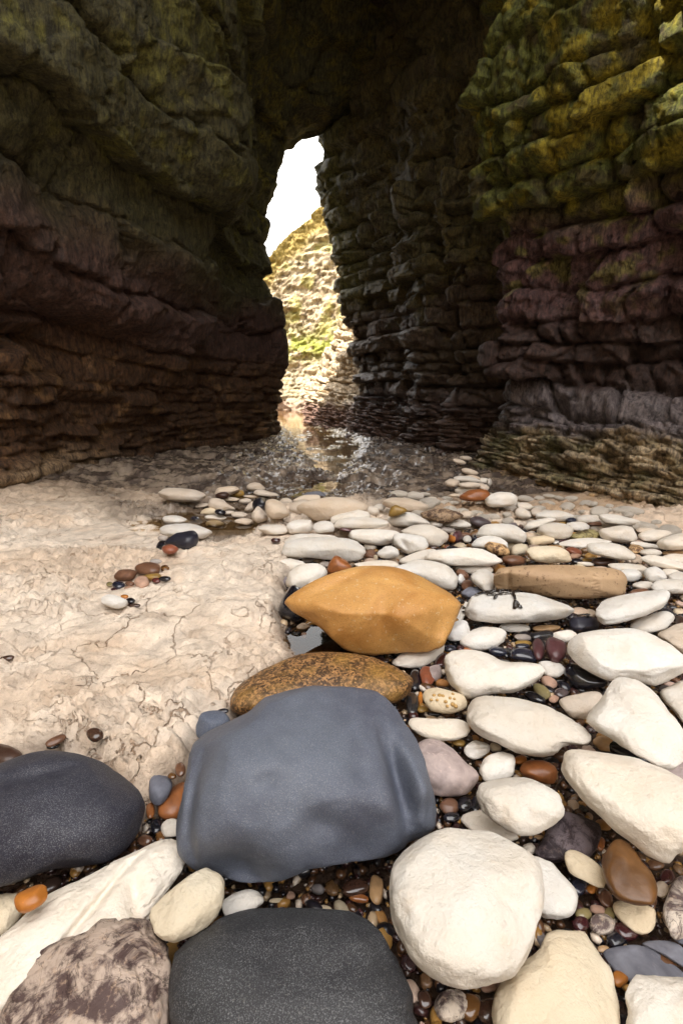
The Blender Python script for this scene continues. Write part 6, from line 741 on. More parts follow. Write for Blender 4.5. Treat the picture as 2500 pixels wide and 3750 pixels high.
('white stone cut by the right edge level with the cylinder boulder','stone','chalk',(0.8, 0.755, 0.69),[1.4314, 1.896, -0.0196],[0.0596, 0.0317, 0.0175],[[0.779, -0.627, 0.0], [0.627, 0.779, -0.0], [-0.0, 0.0, 1.0]],None,None,41),
('pale oval stone right of the cylinder boulder end','stone','chalk',(0.78, 0.73, 0.665),[1.2346, 1.8156, -0.0218],[0.051, 0.0273, 0.015],[[0.969, -0.247, -0.0], [0.247, 0.969, 0.0], [0.0, -0.0, 1.0]],None,None,45),
('thin white stone peeping over the tan cylinder boulder','stone','chalk',(0.8, 0.755, 0.69),[1.1277, 2.0806, -0.0268],[0.0389, 0.0165, 0.0091],[[0.998, 0.02, 0.059], [-0.018, 0.999, -0.033], [-0.06, 0.032, 0.998]],None,None,32),
('pale round stone left of the broad pale stone','stone','chalk',(0.7, 0.6, 0.5),[1.1863, 2.8227, 0.0308],[0.0327, 0.0707, 0.018],[[0.899, 0.438, 0.0], [-0.438, 0.899, -0.0], [-0.0, -0.0, 1.0]],None,None,25),
('purple pebble left of the red-brown stone','pebble','wet',(0.11, 0.045, 0.05),[0.7585, 2.1637, -0.0266],[0.0174, 0.0306, 0.0096],[[0.905, 0.424, 0.0], [-0.424, 0.905, -0.0], [-0.0, -0.0, 1.0]],None,None,17),
('long white stone running to the right edge behind the stacked stones','stone','chalk',(0.8, 0.755, 0.69),[1.4387, 2.0045, 0.0038],[0.1056, 0.0453, 0.0226],[[0.972, 0.201, 0.125], [-0.19, 0.977, -0.094], [-0.141, 0.068, 0.988]],[1.111, 1.116, 1.077, 0.99, 0.917, 0.878, 0.881, 0.919, 0.987, 1.074, 1.103, 1.05, 0.99, 0.949, 0.943, 0.955, 0.966, 0.978, 0.994, 1.008, 1.039, 1.091, 1.089, 0.986, 0.927, 0.895, 0.886, 0.906, 0.962, 1.033, 1.07, 1.095, 10.36, 1.16, 38.67],None,99),
('flat pale stone at the right edge above the long white one','stone','chalk',(0.78, 0.73, 0.665),[1.6086, 2.146, -0.0239],[0.086, 0.0455, 0.0182],[[0.967, -0.253, 0.019], [0.253, 0.967, -0.015], [-0.015, 0.019, 1.0]],[0.983, 0.978, 0.977, 1.002, 1.072, 1.142, 1.168, 1.11, 1.045, 0.992, 0.976, 0.972, 0.957, 0.961, 0.996, 1.049, 1.124, 1.145, 1.104, 1.053, 1.033, 1.019, 0.999, 1.0, 0.992, 1.009, 1.054, 1.095, 1.151, 1.156, 1.074, 1.026, 16.15, -4.53, 40.96],None,64),
('pale flat stone behind the tan mottled stone at the spear tip','stone','chalk',(0.78, 0.73, 0.665),[1.5638, 2.34, -0.0239],[0.0761, 0.0338, 0.0169],[[0.995, 0.037, 0.09], [-0.031, 0.998, -0.062], [-0.092, 0.059, 0.994]],[1.092, 1.088, 1.084, 1.077, 1.041, 0.99, 0.96, 0.956, 0.973, 0.997, 1.019, 1.042, 1.044, 1.018, 1.013, 1.019, 1.025, 1.013, 0.999, 0.991, 0.994, 1.017, 1.051, 1.073, 1.053, 1.007, 0.966, 0.947, 0.947, 0.996, 1.053, 1.086, 15.01, -1.0, 52.37],None,58),
('flat white stone right behind the cylinder boulder end','stone','chalk',(0.8, 0.755, 0.69),[1.2531, 1.9616, -0.0025],[0.0795, 0.0413, 0.0186],[[0.996, 0.034, 0.086], [-0.029, 0.998, -0.057], [-0.088, 0.054, 0.995]],[1.018, 1.064, 1.093, 1.088, 1.051, 1.001, 0.968, 0.96, 0.973, 0.987, 0.991, 0.993, 0.996, 0.998, 1.019, 1.063, 1.105, 1.109, 1.063, 1.01, 0.971, 0.953, 0.962, 0.991, 1.041, 1.093, 1.096, 1.034, 0.974, 0.94, 0.947, 0.981, 14.08, -1.06, 44.36],None,72),
('white stone against the right end of the cylinder boulder','stone','chalk',(0.82, 0.795, 0.755),[1.2319, 1.9049, -0.0102],[0.0573, 0.0375, 0.0225],[[0.853, -0.522, 0.029], [0.522, 0.853, -0.019], [-0.015, 0.031, 0.999]],[1.039, 1.031, 1.015, 1.008, 1.011, 1.026, 1.05, 1.06, 1.049, 1.02, 0.999, 0.999, 1.021, 1.04, 1.103, 1.148, 1.124, 1.06, 0.993, 0.964, 0.962, 0.99, 1.044, 1.074, 1.071, 1.046, 1.022, 1.003, 0.993, 0.989, 0.999, 1.022, 24.07, -2.47, 37.25],None,48),
('round white stone with a faint line near the right edge','stone','chalk',(0.82, 0.795, 0.755),[1.307, 1.8694, 0.0041],[0.0408, 0.0592, 0.0265],[[0.753, 0.633, 0.179], [-0.618, 0.774, -0.135], [-0.224, -0.009, 0.975]],[1.137, 1.095, 1.011, 0.951, 0.927, 0.939, 0.978, 1.016, 1.026, 1.017, 1.0, 0.998, 1.014, 1.038, 1.054, 1.056, 1.033, 0.997, 0.968, 0.965, 0.996, 1.042, 1.055, 1.04, 1.005, 0.968, 0.946, 0.949, 0.976, 1.015, 1.065, 1.113, 24.92, 1.72, 31.63],None,50),
('white mound of a stone at the right edge','stone','chalk',(0.82, 0.795, 0.755),[1.301, 1.7506, 0.0031],[0.0923, 0.0438, 0.0263],[[0.979, -0.204, -0.007], [0.204, 0.979, 0.005], [0.006, -0.006, 1.0]],[1.007, 1.0, 0.986, 1.004, 1.041, 1.108, 1.102, 1.048, 1.012, 1.001, 1.012, 1.026, 1.01, 0.976, 0.947, 0.938, 0.955, 0.981, 1.018, 1.064, 1.077, 1.05, 1.004, 0.945, 0.912, 0.918, 0.95, 1.006, 1.067, 1.131, 1.11, 1.053, 15.33, -4.95, 31.63],None,85),
('cracked white stone touching the left end of the cylinder boulder','stone','chalk',(0.8, 0.755, 0.69),[0.5752, 1.798, 0.0105],[0.0505, 0.0787, 0.0303],[[0.851, 0.361, 0.381], [-0.324, 0.933, -0.159], [-0.413, 0.012, 0.911]],[1.007, 0.995, 0.978, 0.978, 1.001, 1.046, 1.075, 1.056, 1.007, 0.953, 0.923, 0.922, 0.945, 0.993, 1.045, 1.093, 1.126, 1.114, 1.025, 0.932, 0.881, 0.875, 0.891, 0.921, 0.976, 1.061, 1.076, 1.025, 0.997, 0.994, 0.997, 1.004, 21.31, 2.58, 23.26],None,61),
('very long white stone in front of the angular bright stone','stone','chalk',(0.82, 0.795, 0.755),[0.5471, 2.0268, 0.0265],[0.1578, 0.0749, 0.0412],[[0.999, -0.017, 0.033], [0.017, 1.0, -0.009], [-0.033, 0.01, 0.999]],[1.07, 0.98, 0.94, 0.918, 0.917, 0.949, 1.0, 1.052, 1.069, 1.037, 0.993, 0.955, 0.925, 0.916, 0.934, 0.97, 1.024, 1.085, 1.147, 1.013, 0.888, 0.893, 0.944, 1.002, 1.004, 0.994, 0.978, 0.972, 0.972, 0.996, 1.047, 1.105, 6.56, -0.69, 21.58],'vlong',134),
('white stone between the dented stone and the very long stone','stone','chalk',(0.78, 0.73, 0.665),[0.3634, 2.1173, -0.0036],[0.0913, 0.0499, 0.025],[[0.944, -0.263, -0.201], [0.274, 0.961, 0.027], [0.186, -0.08, 0.979]],[0.998, 1.027, 1.039, 1.044, 1.044, 1.039, 1.028, 1.019, 1.02, 1.019, 1.006, 0.982, 0.957, 0.943, 0.95, 0.986, 1.055, 1.136, 1.157, 1.099, 1.034, 0.976, 0.939, 0.932, 0.955, 1.008, 1.071, 1.105, 1.066, 1.002, 0.972, 0.975, 13.63, -6.71, 32.15],None,72),
('big smooth white stone rising right behind the yellow boulder','stone','chalk',(0.82, 0.795, 0.755),[0.3605, 1.824, 0.0261],[0.136, 0.0664, 0.0465],[[0.943, 0.279, 0.183], [-0.276, 0.96, -0.044], [-0.188, -0.009, 0.982]],[0.904, 0.887, 0.89, 0.921, 0.999, 1.093, 1.127, 1.075, 0.986, 0.913, 0.868, 0.858, 0.879, 0.921, 0.986, 1.074, 1.167, 1.177, 1.067, 0.963, 0.854, 0.796, 0.801, 0.836, 0.905, 0.984, 1.045, 1.094, 1.079, 1.007, 0.957, 0.926, 7.9, 2.59, 19.62],None,132),
('pale stone showing over the top of the yellow boulder','stone','chalk',(0.78, 0.73, 0.665),[0.1633, 2.0298, -0.0133],[0.0972, 0.0379, 0.019],[[1.0, -0.011, 0.0], [0.011, 1.0, -0.0], [-0.0, 0.0, 1.0]],[1.036, 1.005, 0.986, 0.982, 1.016, 1.061, 1.083, 1.052, 1.005, 0.964, 0.925, 0.913, 0.931, 0.984, 1.075, 1.174, 1.192, 1.117, 1.048, 1.008, 0.984, 1.0, 1.032, 1.069, 1.069, 1.045, 1.035, 1.031, 1.065, 1.116, 1.097, 1.061, 10.35, -0.99, 44.97],None,80),
('brown stone at the right end of the large long white stone','pebble','wetm',(0.17, 0.085, 0.05),[0.1393, 2.2082, -0.025],[0.0284, 0.0551, 0.017],[[0.997, 0.073, 0.0], [-0.073, 0.997, -0.0], [-0.0, -0.0, 1.0]],None,None,28),
('ringed brown glossy pebble in front of a small white stone','pebble','wet',(0.15, 0.07, 0.022),[0.2086, 2.1838, -0.0281],[0.0335, 0.0224, 0.0134],[[0.999, -0.005, 0.042], [0.006, 1.0, -0.004], [-0.042, 0.005, 0.999]],None,None,27),
('small white stone above the brown one beside the large long stone','pebble','chalk',(0.78, 0.73, 0.665),[0.1464, 2.331, -0.0255],[0.0335, 0.0273, 0.0164],[[0.997, -0.005, 0.075], [0.006, 1.0, -0.006], [-0.075, 0.006, 0.997]],None,None,27),
('little tan pebble left of the ringed brown pebble','pebble','chalk',(0.76, 0.66, 0.5),[0.1601, 2.1652, -0.0265],[0.0145, 0.032, 0.0087],[[0.258, -0.245, -0.935], [0.284, 0.944, -0.169], [0.924, -0.222, 0.313]],None,None,15),
('brown round pebble right of the yellow boulder top','pebble','wetm',(0.17, 0.085, 0.05),[0.5185, 1.8304, -0.0267],[0.0252, 0.0436, 0.0151],[[0.938, 0.347, 0.0], [-0.347, 0.938, -0.0], [-0.0, -0.0, 1.0]],None,None,30),
('small white pebble left of the red-brown pebble pair','pebble','chalk',(0.82, 0.795, 0.755),[0.5066, 1.8876, -0.0232],[0.0383, 0.0205, 0.0123],[[-0.408, 0.499, 0.765], [-0.907, -0.124, -0.403], [-0.106, -0.858, 0.503]],None,None,25),
('purple upright pebble among white stones in the middle field','pebble','wetm',(0.11, 0.045, 0.05),[0.6245, 2.4519, -0.0122],[0.0311, 0.0597, 0.0187],[[0.185, 0.494, 0.849], [-0.309, 0.85, -0.427], [-0.933, -0.183, 0.31]],None,None,27),
('orange pebble left of the purple upright pebble','pebble','wetm',(0.45, 0.17, 0.03),[0.5873, 2.4374, -0.0179],[0.0222, 0.0547, 0.0133],[[0.161, -0.06, -0.985], [0.251, 0.968, -0.018], [0.955, -0.244, 0.171]],None,None,20),
('brown flat pebble right of the purple upright pebble','pebble','wetm',(0.17, 0.085, 0.05),[0.6838, 2.537, -0.0274],[0.0351, 0.0238, 0.0143],[[0.987, -0.158, 0.0], [0.158, 0.987, -0.0], [-0.0, 0.0, 1.0]],None,None,25),
('small white pebble below the brown flat one in the middle field','pebble','chalk',(0.82, 0.795, 0.755),[0.6764, 2.462, -0.0278],[0.0231, 0.0491, 0.0139],[[0.955, 0.297, 0.0], [-0.297, 0.955, -0.0], [-0.0, -0.0, 1.0]],None,None,20),
('thin white stone under the stone left of the dark slate stone','pebble','chalk',(0.78, 0.73, 0.665),[0.6776, 2.6771, -0.017],[0.0455, 0.0215, 0.0129],[[0.999, -0.047, -0.0], [0.047, 0.999, 0.0], [0.0, -0.0, 1.0]],None,None,29),
('round pale stone below the grey-brown long stone','pebble','chalk',(0.78, 0.73, 0.665),[0.5429, 2.6568, 0.0031],[0.0407, 0.0326, 0.0196],[[0.969, -0.248, -0.0], [0.248, 0.969, 0.0], [0.0, -0.0, 1.0]],None,None,28),
('tiny black pebble in the middle field','pebble','wet',(0.012, 0.012, 0.018),[0.7182, 2.6007, -0.0313],[0.0152, 0.0241, 0.0091],[[0.869, 0.392, 0.302], [-0.381, 0.919, -0.098], [-0.317, -0.03, 0.948]],None,None,12),
('dark pebble between the broad white stone and the long stone','pebble','wet',(0.06, 0.03, 0.02),[0.4735, 2.3328, -0.0314],[0.0244, 0.0163, 0.0098],[[0.994, -0.113, 0.0], [0.113, 0.994, -0.0], [-0.0, 0.0, 1.0]],None,None,18),
('small terracotta pebble on the very long stone','pebble','wetm',(0.27, 0.09, 0.05),[0.5478, 2.342, -0.0322],[0.0208, 0.0141, 0.0085],[[0.948, -0.283, -0.147], [0.29, 0.956, 0.031], [0.132, -0.072, 0.989]],None,None,15),
('pale round pebble left of the long pale back row stone','pebble','chalk',(0.78, 0.73, 0.665),[0.2416, 2.9601, 0.0276],[0.0334, 0.0366, 0.02],[[0.947, 0.321, 0.0], [-0.321, 0.947, -0.0], [-0.0, -0.0, 1.0]],None,None,22),
('pale stone right of the largest back row boulder','pebble','chalk',(0.78, 0.73, 0.665),[0.1888, 2.8555, 0.0328],[0.043, 0.0407, 0.0244],[[0.94, -0.232, 0.249], [0.246, 0.969, -0.025], [-0.236, 0.085, 0.968]],None,None,29),
('dark blue pebble left of the angular bright stone','pebble','wet',(0.022, 0.025, 0.045),[0.7232, 2.497, -0.0285],[0.0164, 0.047, 0.0098],[[0.783, 0.111, -0.613], [-0.053, 0.992, 0.112], [0.62, -0.056, 0.782]],None,None,15),
('thin brown pebble behind the dented stone','pebble','wetm',(0.17, 0.085, 0.05),[0.4063, 2.5938, -0.03],[0.0267, 0.0122, 0.0073],[[0.997, 0.014, 0.08], [-0.013, 1.0, -0.013], [-0.08, 0.012, 0.997]],None,None,18),
('violet wet pebble behind the smooth long white stone','pebble','wet',(0.11, 0.045, 0.05),[0.0226, 2.4809, 0.0204],[0.0316, 0.0187, 0.0112],[[0.99, 0.055, 0.129], [-0.055, 0.998, -0.004], [-0.129, -0.003, 0.992]],None,None,22),
('orange pebble beside the ringed brown pebble','pebble','wetm',(0.45, 0.17, 0.03),[0.2577, 2.1397, -0.0327],[0.015, 0.0138, 0.0083],[[0.784, -0.62, 0.0], [0.62, 0.784, -0.0], [-0.0, 0.0, 1.0]],None,None,13),
('pale stone at the right end of the grey-brown long stone','pebble','chalk',(0.7, 0.6, 0.5),[0.7489, 2.7784, 0.0289],[0.0445, 0.0359, 0.0216],[[0.582, -0.814, -0.0], [0.814, 0.582, 0.0], [0.0, -0.0, 1.0]],None,None,27),
('brownish grey pebble behind the broad white stone','pebble','wetm',(0.36, 0.33, 0.31),[0.6066, 2.628, -0.0253],[0.0477, 0.0248, 0.0149],[[0.997, -0.009, 0.079], [0.011, 1.0, -0.019], [-0.079, 0.02, 0.997]],None,None,32),
('grey flat pebble in front of the large long white stone','pebble','matte',(0.36, 0.33, 0.31),[-0.1586, 2.1405, -0.0295],[0.0297, 0.0199, 0.0119],[[0.999, 0.041, -0.0], [-0.041, 0.999, -0.0], [0.0, 0.0, 1.0]],None,None,25),
('dark pebble under the large long white stone','pebble','wet',(0.06, 0.03, 0.02),[-0.1929, 2.1557, -0.0315],[0.0166, 0.011, 0.0066],[[0.999, 0.048, 0.0], [-0.048, 0.999, 0.0], [-0.0, -0.0, 1.0]],None,None,13),
('flat white pebble under the left of the large long white stone','pebble','chalk',(0.78, 0.73, 0.665),[-0.2254, 2.1502, -0.019],[0.0301, 0.014, 0.0084],[[0.979, 0.151, 0.14], [-0.154, 0.988, 0.011], [-0.137, -0.033, 0.99]],None,None,23),
('grey pebble left of the rust brown peaked stone','pebble','matte',(0.36, 0.33, 0.31),[-0.0769, 2.0708, -0.0279],[0.0269, 0.023, 0.0138],[[0.997, 0.071, 0.0], [-0.071, 0.997, 0.0], [-0.0, -0.0, 1.0]],None,None,24),
('red-brown pebble right of the big smooth white stone','pebble','wetm',(0.17, 0.085, 0.05),[0.5176, 1.9145, -0.0121],[0.0305, 0.0254, 0.0178],[[0.399, 0.815, 0.42], [-0.853, 0.498, -0.155], [-0.336, -0.296, 0.894]],[0.967, 0.967, 0.99, 1.025, 1.062, 1.08, 1.071, 1.056, 1.042, 1.02, 0.978, 0.968, 0.979, 1.007, 1.049, 1.089, 1.086, 1.055, 1.036, 1.028, 1.015, 0.982, 0.968, 0.98, 1.018, 1.078, 1.131, 1.108, 1.061, 1.034, 1.011, 0.982, 40.28, 8.26, 46.61],None,30),
('blue-grey flat stone between the yellow boulder and the seaweed stone','stone','matte',(0.17, 0.18, 0.22),[0.5234, 1.7674, -0.0321],[0.0476, 0.0336, 0.0202],[[0.906, -0.419, -0.052], [0.421, 0.907, 0.015], [0.041, -0.036, 0.999]],[1.07, 1.025, 0.99, 0.965, 0.957, 0.958, 0.969, 0.997, 1.048, 1.072, 1.055, 1.023, 0.985, 0.963, 0.965, 0.993, 1.045, 1.064, 1.043, 1.031, 1.037, 1.045, 1.068, 1.092, 1.043, 0.978, 0.933, 0.92, 0.913, 0.954, 1.038, 1.095, 24.38, -4.31, 41.57],None,46),
('small white domed stone behind the ringed brown pebble','stone','chalk',(0.82, 0.795, 0.755),[0.2157, 2.0952, 0.0236],[0.0486, 0.0382, 0.0268],[[0.99, -0.14, -0.032], [0.14, 0.99, 0.003], [0.032, -0.008, 0.999]],[1.058, 1.035, 1.01, 0.995, 0.989, 1.006, 1.051, 1.094, 1.097, 1.076, 1.035, 0.992, 0.963, 0.965, 0.988, 1.037, 1.112, 1.154, 1.135, 1.085, 1.048, 1.022, 1.015, 1.019, 1.02, 1.012, 1.007, 1.015, 1.045, 1.079, 1.078, 1.068, 20.87, -1.13, 35.3],None,44),
('white sliver of stone along the right flank of the yellow boulder','stone','chalk',(0.82, 0.795, 0.755),[0.4345, 1.5852, -0.0344],[0.0849, 0.0171, 0.0102],[[0.451, -0.771, -0.45], [0.879, 0.472, 0.071], [0.157, -0.427, 0.89]],[1.064, 1.035, 0.999, 0.962, 0.958, 0.975, 1.007, 1.064, 1.14, 1.191, 0.991, 0.853, 0.84, 0.857, 0.925, 1.009, 1.126, 1.162, 1.081, 1.022, 1.011, 1.016, 1.038, 1.073, 1.119, 1.09, 1.032, 0.997, 0.989, 1.009, 1.045, 1.067, 63.75, -17.67, 26.38],None,54),
('pale flat stone left of the dark slate stone','stone','chalk',(0.78, 0.73, 0.665),[0.6839, 2.6772, -0.004],[0.0689, 0.0386, 0.0193],[[0.996, -0.09, -0.006], [0.09, 0.996, 0.001], [0.005, -0.002, 1.0]],[1.02, 0.986, 0.965, 0.959, 0.966, 1.013, 1.086, 1.145, 1.13, 1.075, 1.014, 0.955, 0.913, 0.912, 0.931, 0.993, 1.066, 1.162, 1.227, 1.141, 1.005, 0.921, 0.884, 0.886, 0.914, 0.96, 1.01, 1.073, 1.1, 1.077, 1.055, 1.04, 15.25, -2.34, 46.58],None,45),
('dark slate stone at the back of the right field','stone','wetm',(0.085, 0.065, 0.07),[0.816, 2.7191, 0.0011],[0.0642, 0.052, 0.026],[[0.938, -0.301, 0.171], [0.314, 0.948, -0.056], [-0.146, 0.106, 0.984]],[1.103, 1.151, 1.122, 1.067, 1.021, 0.995, 0.99, 0.987, 0.987, 0.989, 0.989, 1.0, 1.023, 1.059, 1.069, 1.039, 0.999, 0.971, 0.959, 0.97, 0.993, 1.011, 1.045, 1.106, 1.155, 1.127, 1.03, 0.964, 0.935, 0.945, 0.973, 1.044, 16.92, 2.22, 34.43],None,42),
('flat white stone behind the cracked white stone','stone','chalk',(0.78, 0.73, 0.665),[0.5972, 2.007, -0.0236],[0.0785, 0.0371, 0.0186],[[0.999, -0.02, 0.03], [0.02, 1.0, -0.009], [-0.03, 0.01, 1.0]],[1.012, 1.012, 1.004, 1.028, 1.057, 1.09, 1.076, 1.041, 1.016, 0.985, 0.942, 0.914, 0.91, 0.93, 0.995, 1.091, 1.206, 1.213, 1.106, 1.011, 0.955, 0.933, 0.94, 0.989, 1.057, 1.097, 1.095, 1.081, 1.062, 1.055, 1.041, 1.033, 13.33, -2.0, 45.62],None,66),
('leftmost white stone of the far heap by the right wall','stone','chalk',(0.7, 0.6, 0.5),[0.8717, 3.7115, 0.0446],[0.0509, 0.0746, 0.028],[[0.942, 0.335, -0.0], [-0.335, 0.942, 0.0], [0.0, 0.0, 1.0]],None,None,28),
('long white stone at the back of the far heap','stone','chalk',(0.78, 0.73, 0.665),[1.028, 3.8629, 0.0424],[0.1024, 0.0438, 0.0241],[[0.997, 0.002, 0.083], [-0.0, 1.0, -0.023], [-0.083, 0.023, 0.996]],None,None,47),
('flat white stone in the middle of the far heap','stone','chalk',(0.7, 0.6, 0.5),[0.9977, 3.6573, 0.0382],[0.0813, 0.0377, 0.0207],[[0.999, -0.044, 0.0], [0.044, 0.999, -0.0], [-0.0, 0.0, 1.0]],None,None,39),
('long white stone at the front of the far heap','stone','chalk',(0.78, 0.73, 0.665),[0.9183, 3.4512, 0.0419],[0.0946, 0.0444, 0.0244],[[0.996, -0.067, -0.05], [0.068, 0.998, 0.013], [0.049, -0.016, 0.999]],None,None,48),
('thin white stone in front of the far heap','stone','chalk',(0.7, 0.6, 0.5),[0.808, 3.3047, 0.0307],[0.0414, 0.0221, 0.0121],[[0.998, -0.06, -0.0], [0.06, 0.998, 0.0], [0.0, -0.0, 1.0]],None,None,22),
('white stone at the right of the far heap','stone','chalk',(0.78, 0.73, 0.665),[1.1448, 3.8115, 0.0404],[0.0551, 0.0422, 0.0232],[[0.523, -0.852, -0.0], [0.852, 0.523, 0.0], [0.0, -0.0, 1.0]],None,None,23),
('tilted white stone lying on the far heap','stone','chalk',(0.7, 0.6, 0.5),[1.0712, 3.5553, 0.0433],[0.0428, 0.0749, 0.0235],[[0.871, 0.375, 0.318], [-0.36, 0.927, -0.108], [-0.335, -0.02, 0.942]],None,None,25),
('small upright white stone at the right end of the far heap','stone','chalk',(0.78, 0.73, 0.665),[1.1547, 3.6772, 0.0509],[0.032, 0.0613, 0.0176],[[-0.099, 0.464, 0.88], [-0.258, 0.843, -0.473], [-0.961, -0.273, 0.036]],None,None,18),
('white stone at the top left of the far heap','stone','chalk',(0.7, 0.6, 0.5),[1.2056, 4.8879, 0.0434],[0.0644, 0.0438, 0.0219],[[0.969, -0.006, 0.247], [0.023, 0.998, -0.066], [-0.246, 0.07, 0.967]],None,None,24),
('rearmost white stone of the far heap against the wall','stone','chalk',(0.7, 0.6, 0.5),[1.3501, 5.1762, 0.0397],[0.0604, 0.0407, 0.0203],[[0.986, -0.03, 0.166], [0.038, 0.998, -0.045], [-0.164, 0.051, 0.985]],None,None,21),
('pale stone at the rear of the far heap on its right','stone','chalk',(0.7, 0.6, 0.5),[1.1472, 4.2247, 0.0455],[0.072, 0.0472, 0.0236],[[0.97, 0.008, 0.245], [0.01, 0.997, -0.072], [-0.245, 0.073, 0.967]],None,None,31),
('flat stone behind the upright pair of the far heap','stone','chalk',(0.7, 0.6, 0.5),[1.1116, 3.9948, 0.0362],[0.0588, 0.0336, 0.0168],[[0.991, -0.017, 0.131], [0.022, 0.999, -0.038], [-0.131, 0.041, 0.991]],None,None,26),
('pale stone cut by the right edge behind the kite shaped stone','stone','chalk',(0.78, 0.73, 0.665),[0.8656, 1.0455, -0.0044],[0.0485, 0.0996, 0.0291],[[0.815, 0.579, 0.005], [-0.579, 0.815, -0.004], [-0.007, 0.001, 1.0]],[0.995, 1.001, 1.006, 1.046, 1.098, 1.144, 1.109, 1.057, 1.017, 0.977, 0.948, 0.918, 0.897, 0.904, 0.943, 1.04, 1.182, 1.187, 1.058, 0.944, 0.889, 0.877, 0.912, 0.981, 1.029, 1.04, 1.054, 1.084, 1.107, 1.075, 1.025, 0.997, 20.52, 1.02, 18.39],None,123),
('shaded cream stone at the right edge behind the large pointed stone','stone','chalk',(0.7, 0.6, 0.5),[1.0726, 1.3641, -0.0039],[0.0493, 0.0933, 0.0296],[[0.699, 0.715, 0.028], [-0.714, 0.699, -0.023], [-0.036, -0.004, 0.999]],[0.942, 0.926, 0.922, 0.96, 1.027, 1.135, 1.161, 1.106, 1.035, 0.959, 0.889, 0.841, 0.828, 0.851, 0.901, 1.003, 1.178, 1.239, 1.061, 0.918, 0.847, 0.828, 0.845, 0.895, 0.952, 0.998, 1.042, 1.109, 1.134, 1.079, 1.016, 0.969, 19.96, -1.22, 22.02],None,90),
('lilac stone at the right edge under the kite shaped stone','stone','matte',(0.42, 0.36, 0.36),[0.723, 0.8496, -0.0392],[0.0395, 0.0245, 0.0122],[[0.994, -0.112, 0.0], [0.112, 0.994, 0.0], [0.0, 0.0, 1.0]],None,None,80),
('grey-white stone half hidden left of the kite shaped stone','stone','chalk',(0.7, 0.6, 0.5),[0.6144, 1.0656, -0.0295],[0.069, 0.0388, 0.0233],[[0.856, -0.517, -0.001], [0.517, 0.856, 0.001], [0.001, -0.001, 1.0]],[0.97, 1.0, 1.03, 1.066, 1.113, 1.149, 1.1, 0.983, 0.898, 0.862, 0.862, 0.9, 0.96, 1.027, 1.081, 1.099, 1.066, 1.01, 0.971, 0.952, 0.948, 0.946, 0.939, 0.932, 0.96, 1.041, 1.113, 1.031, 0.983, 0.96, 0.941, 0.949, 22.3, -5.07, 27.34],None,95),
('pinkish grey flat pebble between the white stones right of the yellow boulder','pebble','matte',(0.36, 0.33, 0.31),[0.5932, 1.4195, -0.0368],[0.0282, 0.0155, 0.0093],[[0.999, -0.036, 0.013], [0.036, 0.999, -0.006], [-0.013, 0.006, 1.0]],None,None,34),
('flat white oval pebble in front of the seaweed stone','stone','chalk',(0.8, 0.755, 0.69),[0.5895, 1.4816, -0.0338],[0.0499, 0.0212, 0.0127],[[1.0, -0.006, 0.011], [0.006, 1.0, -0.004], [-0.011, 0.004, 1.0]],None,None,56),
('glossy black pebble left of the purple stone','pebble','wet',(0.012, 0.012, 0.018),[0.6623, 1.4281, -0.0339],[0.0448, 0.021, 0.0126],[[0.968, -0.251, -0.023], [0.251, 0.968, 0.01], [0.02, -0.016, 1.0]],None,None,49),
('mustard pebble under a small black one','pebble','wetm',(0.32, 0.2, 0.05),[0.5829, 1.3836, -0.0379],[0.0272, 0.0134, 0.008],[[0.995, -0.103, -0.0], [0.103, 0.995, 0.0], [0.0, -0.0, 1.0]],None,None,32),
('small black pebble resting on the mustard one','pebble','wet',(0.022, 0.025, 0.045),[0.5759, 1.3672, -0.0385],[0.0226, 0.0124, 0.0074],[[0.99, -0.142, -0.0], [0.142, 0.99, 0.0], [0.0, -0.0, 1.0]],None,None,27),
('navy wet pebble at the back of the boot shaped stone','pebble','wet',(0.022, 0.025, 0.045),[0.4837, 1.3277, -0.0342],[0.0281, 0.0204, 0.0123],[[0.987, 0.157, 0.032], [-0.157, 0.988, -0.012], [-0.033, 0.007, 0.999]],None,None,39),
('black pebble left of the wet grey-black pebble','pebble','wet',(0.012, 0.012, 0.018),[0.5147, 1.3269, -0.0378],[0.029, 0.0127, 0.0076],[[-0.452, 0.852, 0.263], [-0.892, -0.434, -0.127], [0.006, -0.292, 0.956]],None,None,24),
('rust bar pebble on the back edge of the boot shaped stone','pebble','wetm',(0.3, 0.11, 0.035),[0.4041, 1.3517, -0.0393],[0.0242, 0.0109, 0.0065],[[0.998, -0.056, 0.0], [0.056, 0.998, -0.0], [-0.0, 0.0, 1.0]],None,None,29),
('small maroon pebble below the round white stone','pebble','wet',(0.05, 0.014, 0.016),[0.3762, 1.3566, -0.0384],[0.0125, 0.0175, 0.0075],[[0.892, 0.452, 0.0], [-0.452, 0.892, -0.0], [-0.0, -0.0, 1.0]],None,None,19),
('blue-black pebble between the yellow boulder and the boot shaped stone','pebble','wet',(0.022, 0.025, 0.045),[0.3401, 1.3505, -0.0367],[0.0203, 0.0157, 0.0094],[[0.948, -0.317, 0.0], [0.317, 0.948, -0.0], [-0.0, 0.0, 1.0]],None,None,26),
('maroon wet pebble left of the boot shaped stone','pebble','wet',(0.05, 0.014, 0.016),[0.3002, 1.2853, -0.0362],[0.0376, 0.0161, 0.0097],[[0.401, -0.903, -0.154], [0.915, 0.402, 0.029], [0.036, -0.153, 0.988]],None,None,34),
('terracotta oval pebble right of the brown slab','pebble','wetm',(0.27, 0.09, 0.05),[0.2425, 1.1966, -0.0333],[0.0476, 0.0219, 0.0131],[[-0.148, 0.983, 0.104], [-0.989, -0.147, -0.025], [-0.009, -0.107, 0.994]],None,None,48),
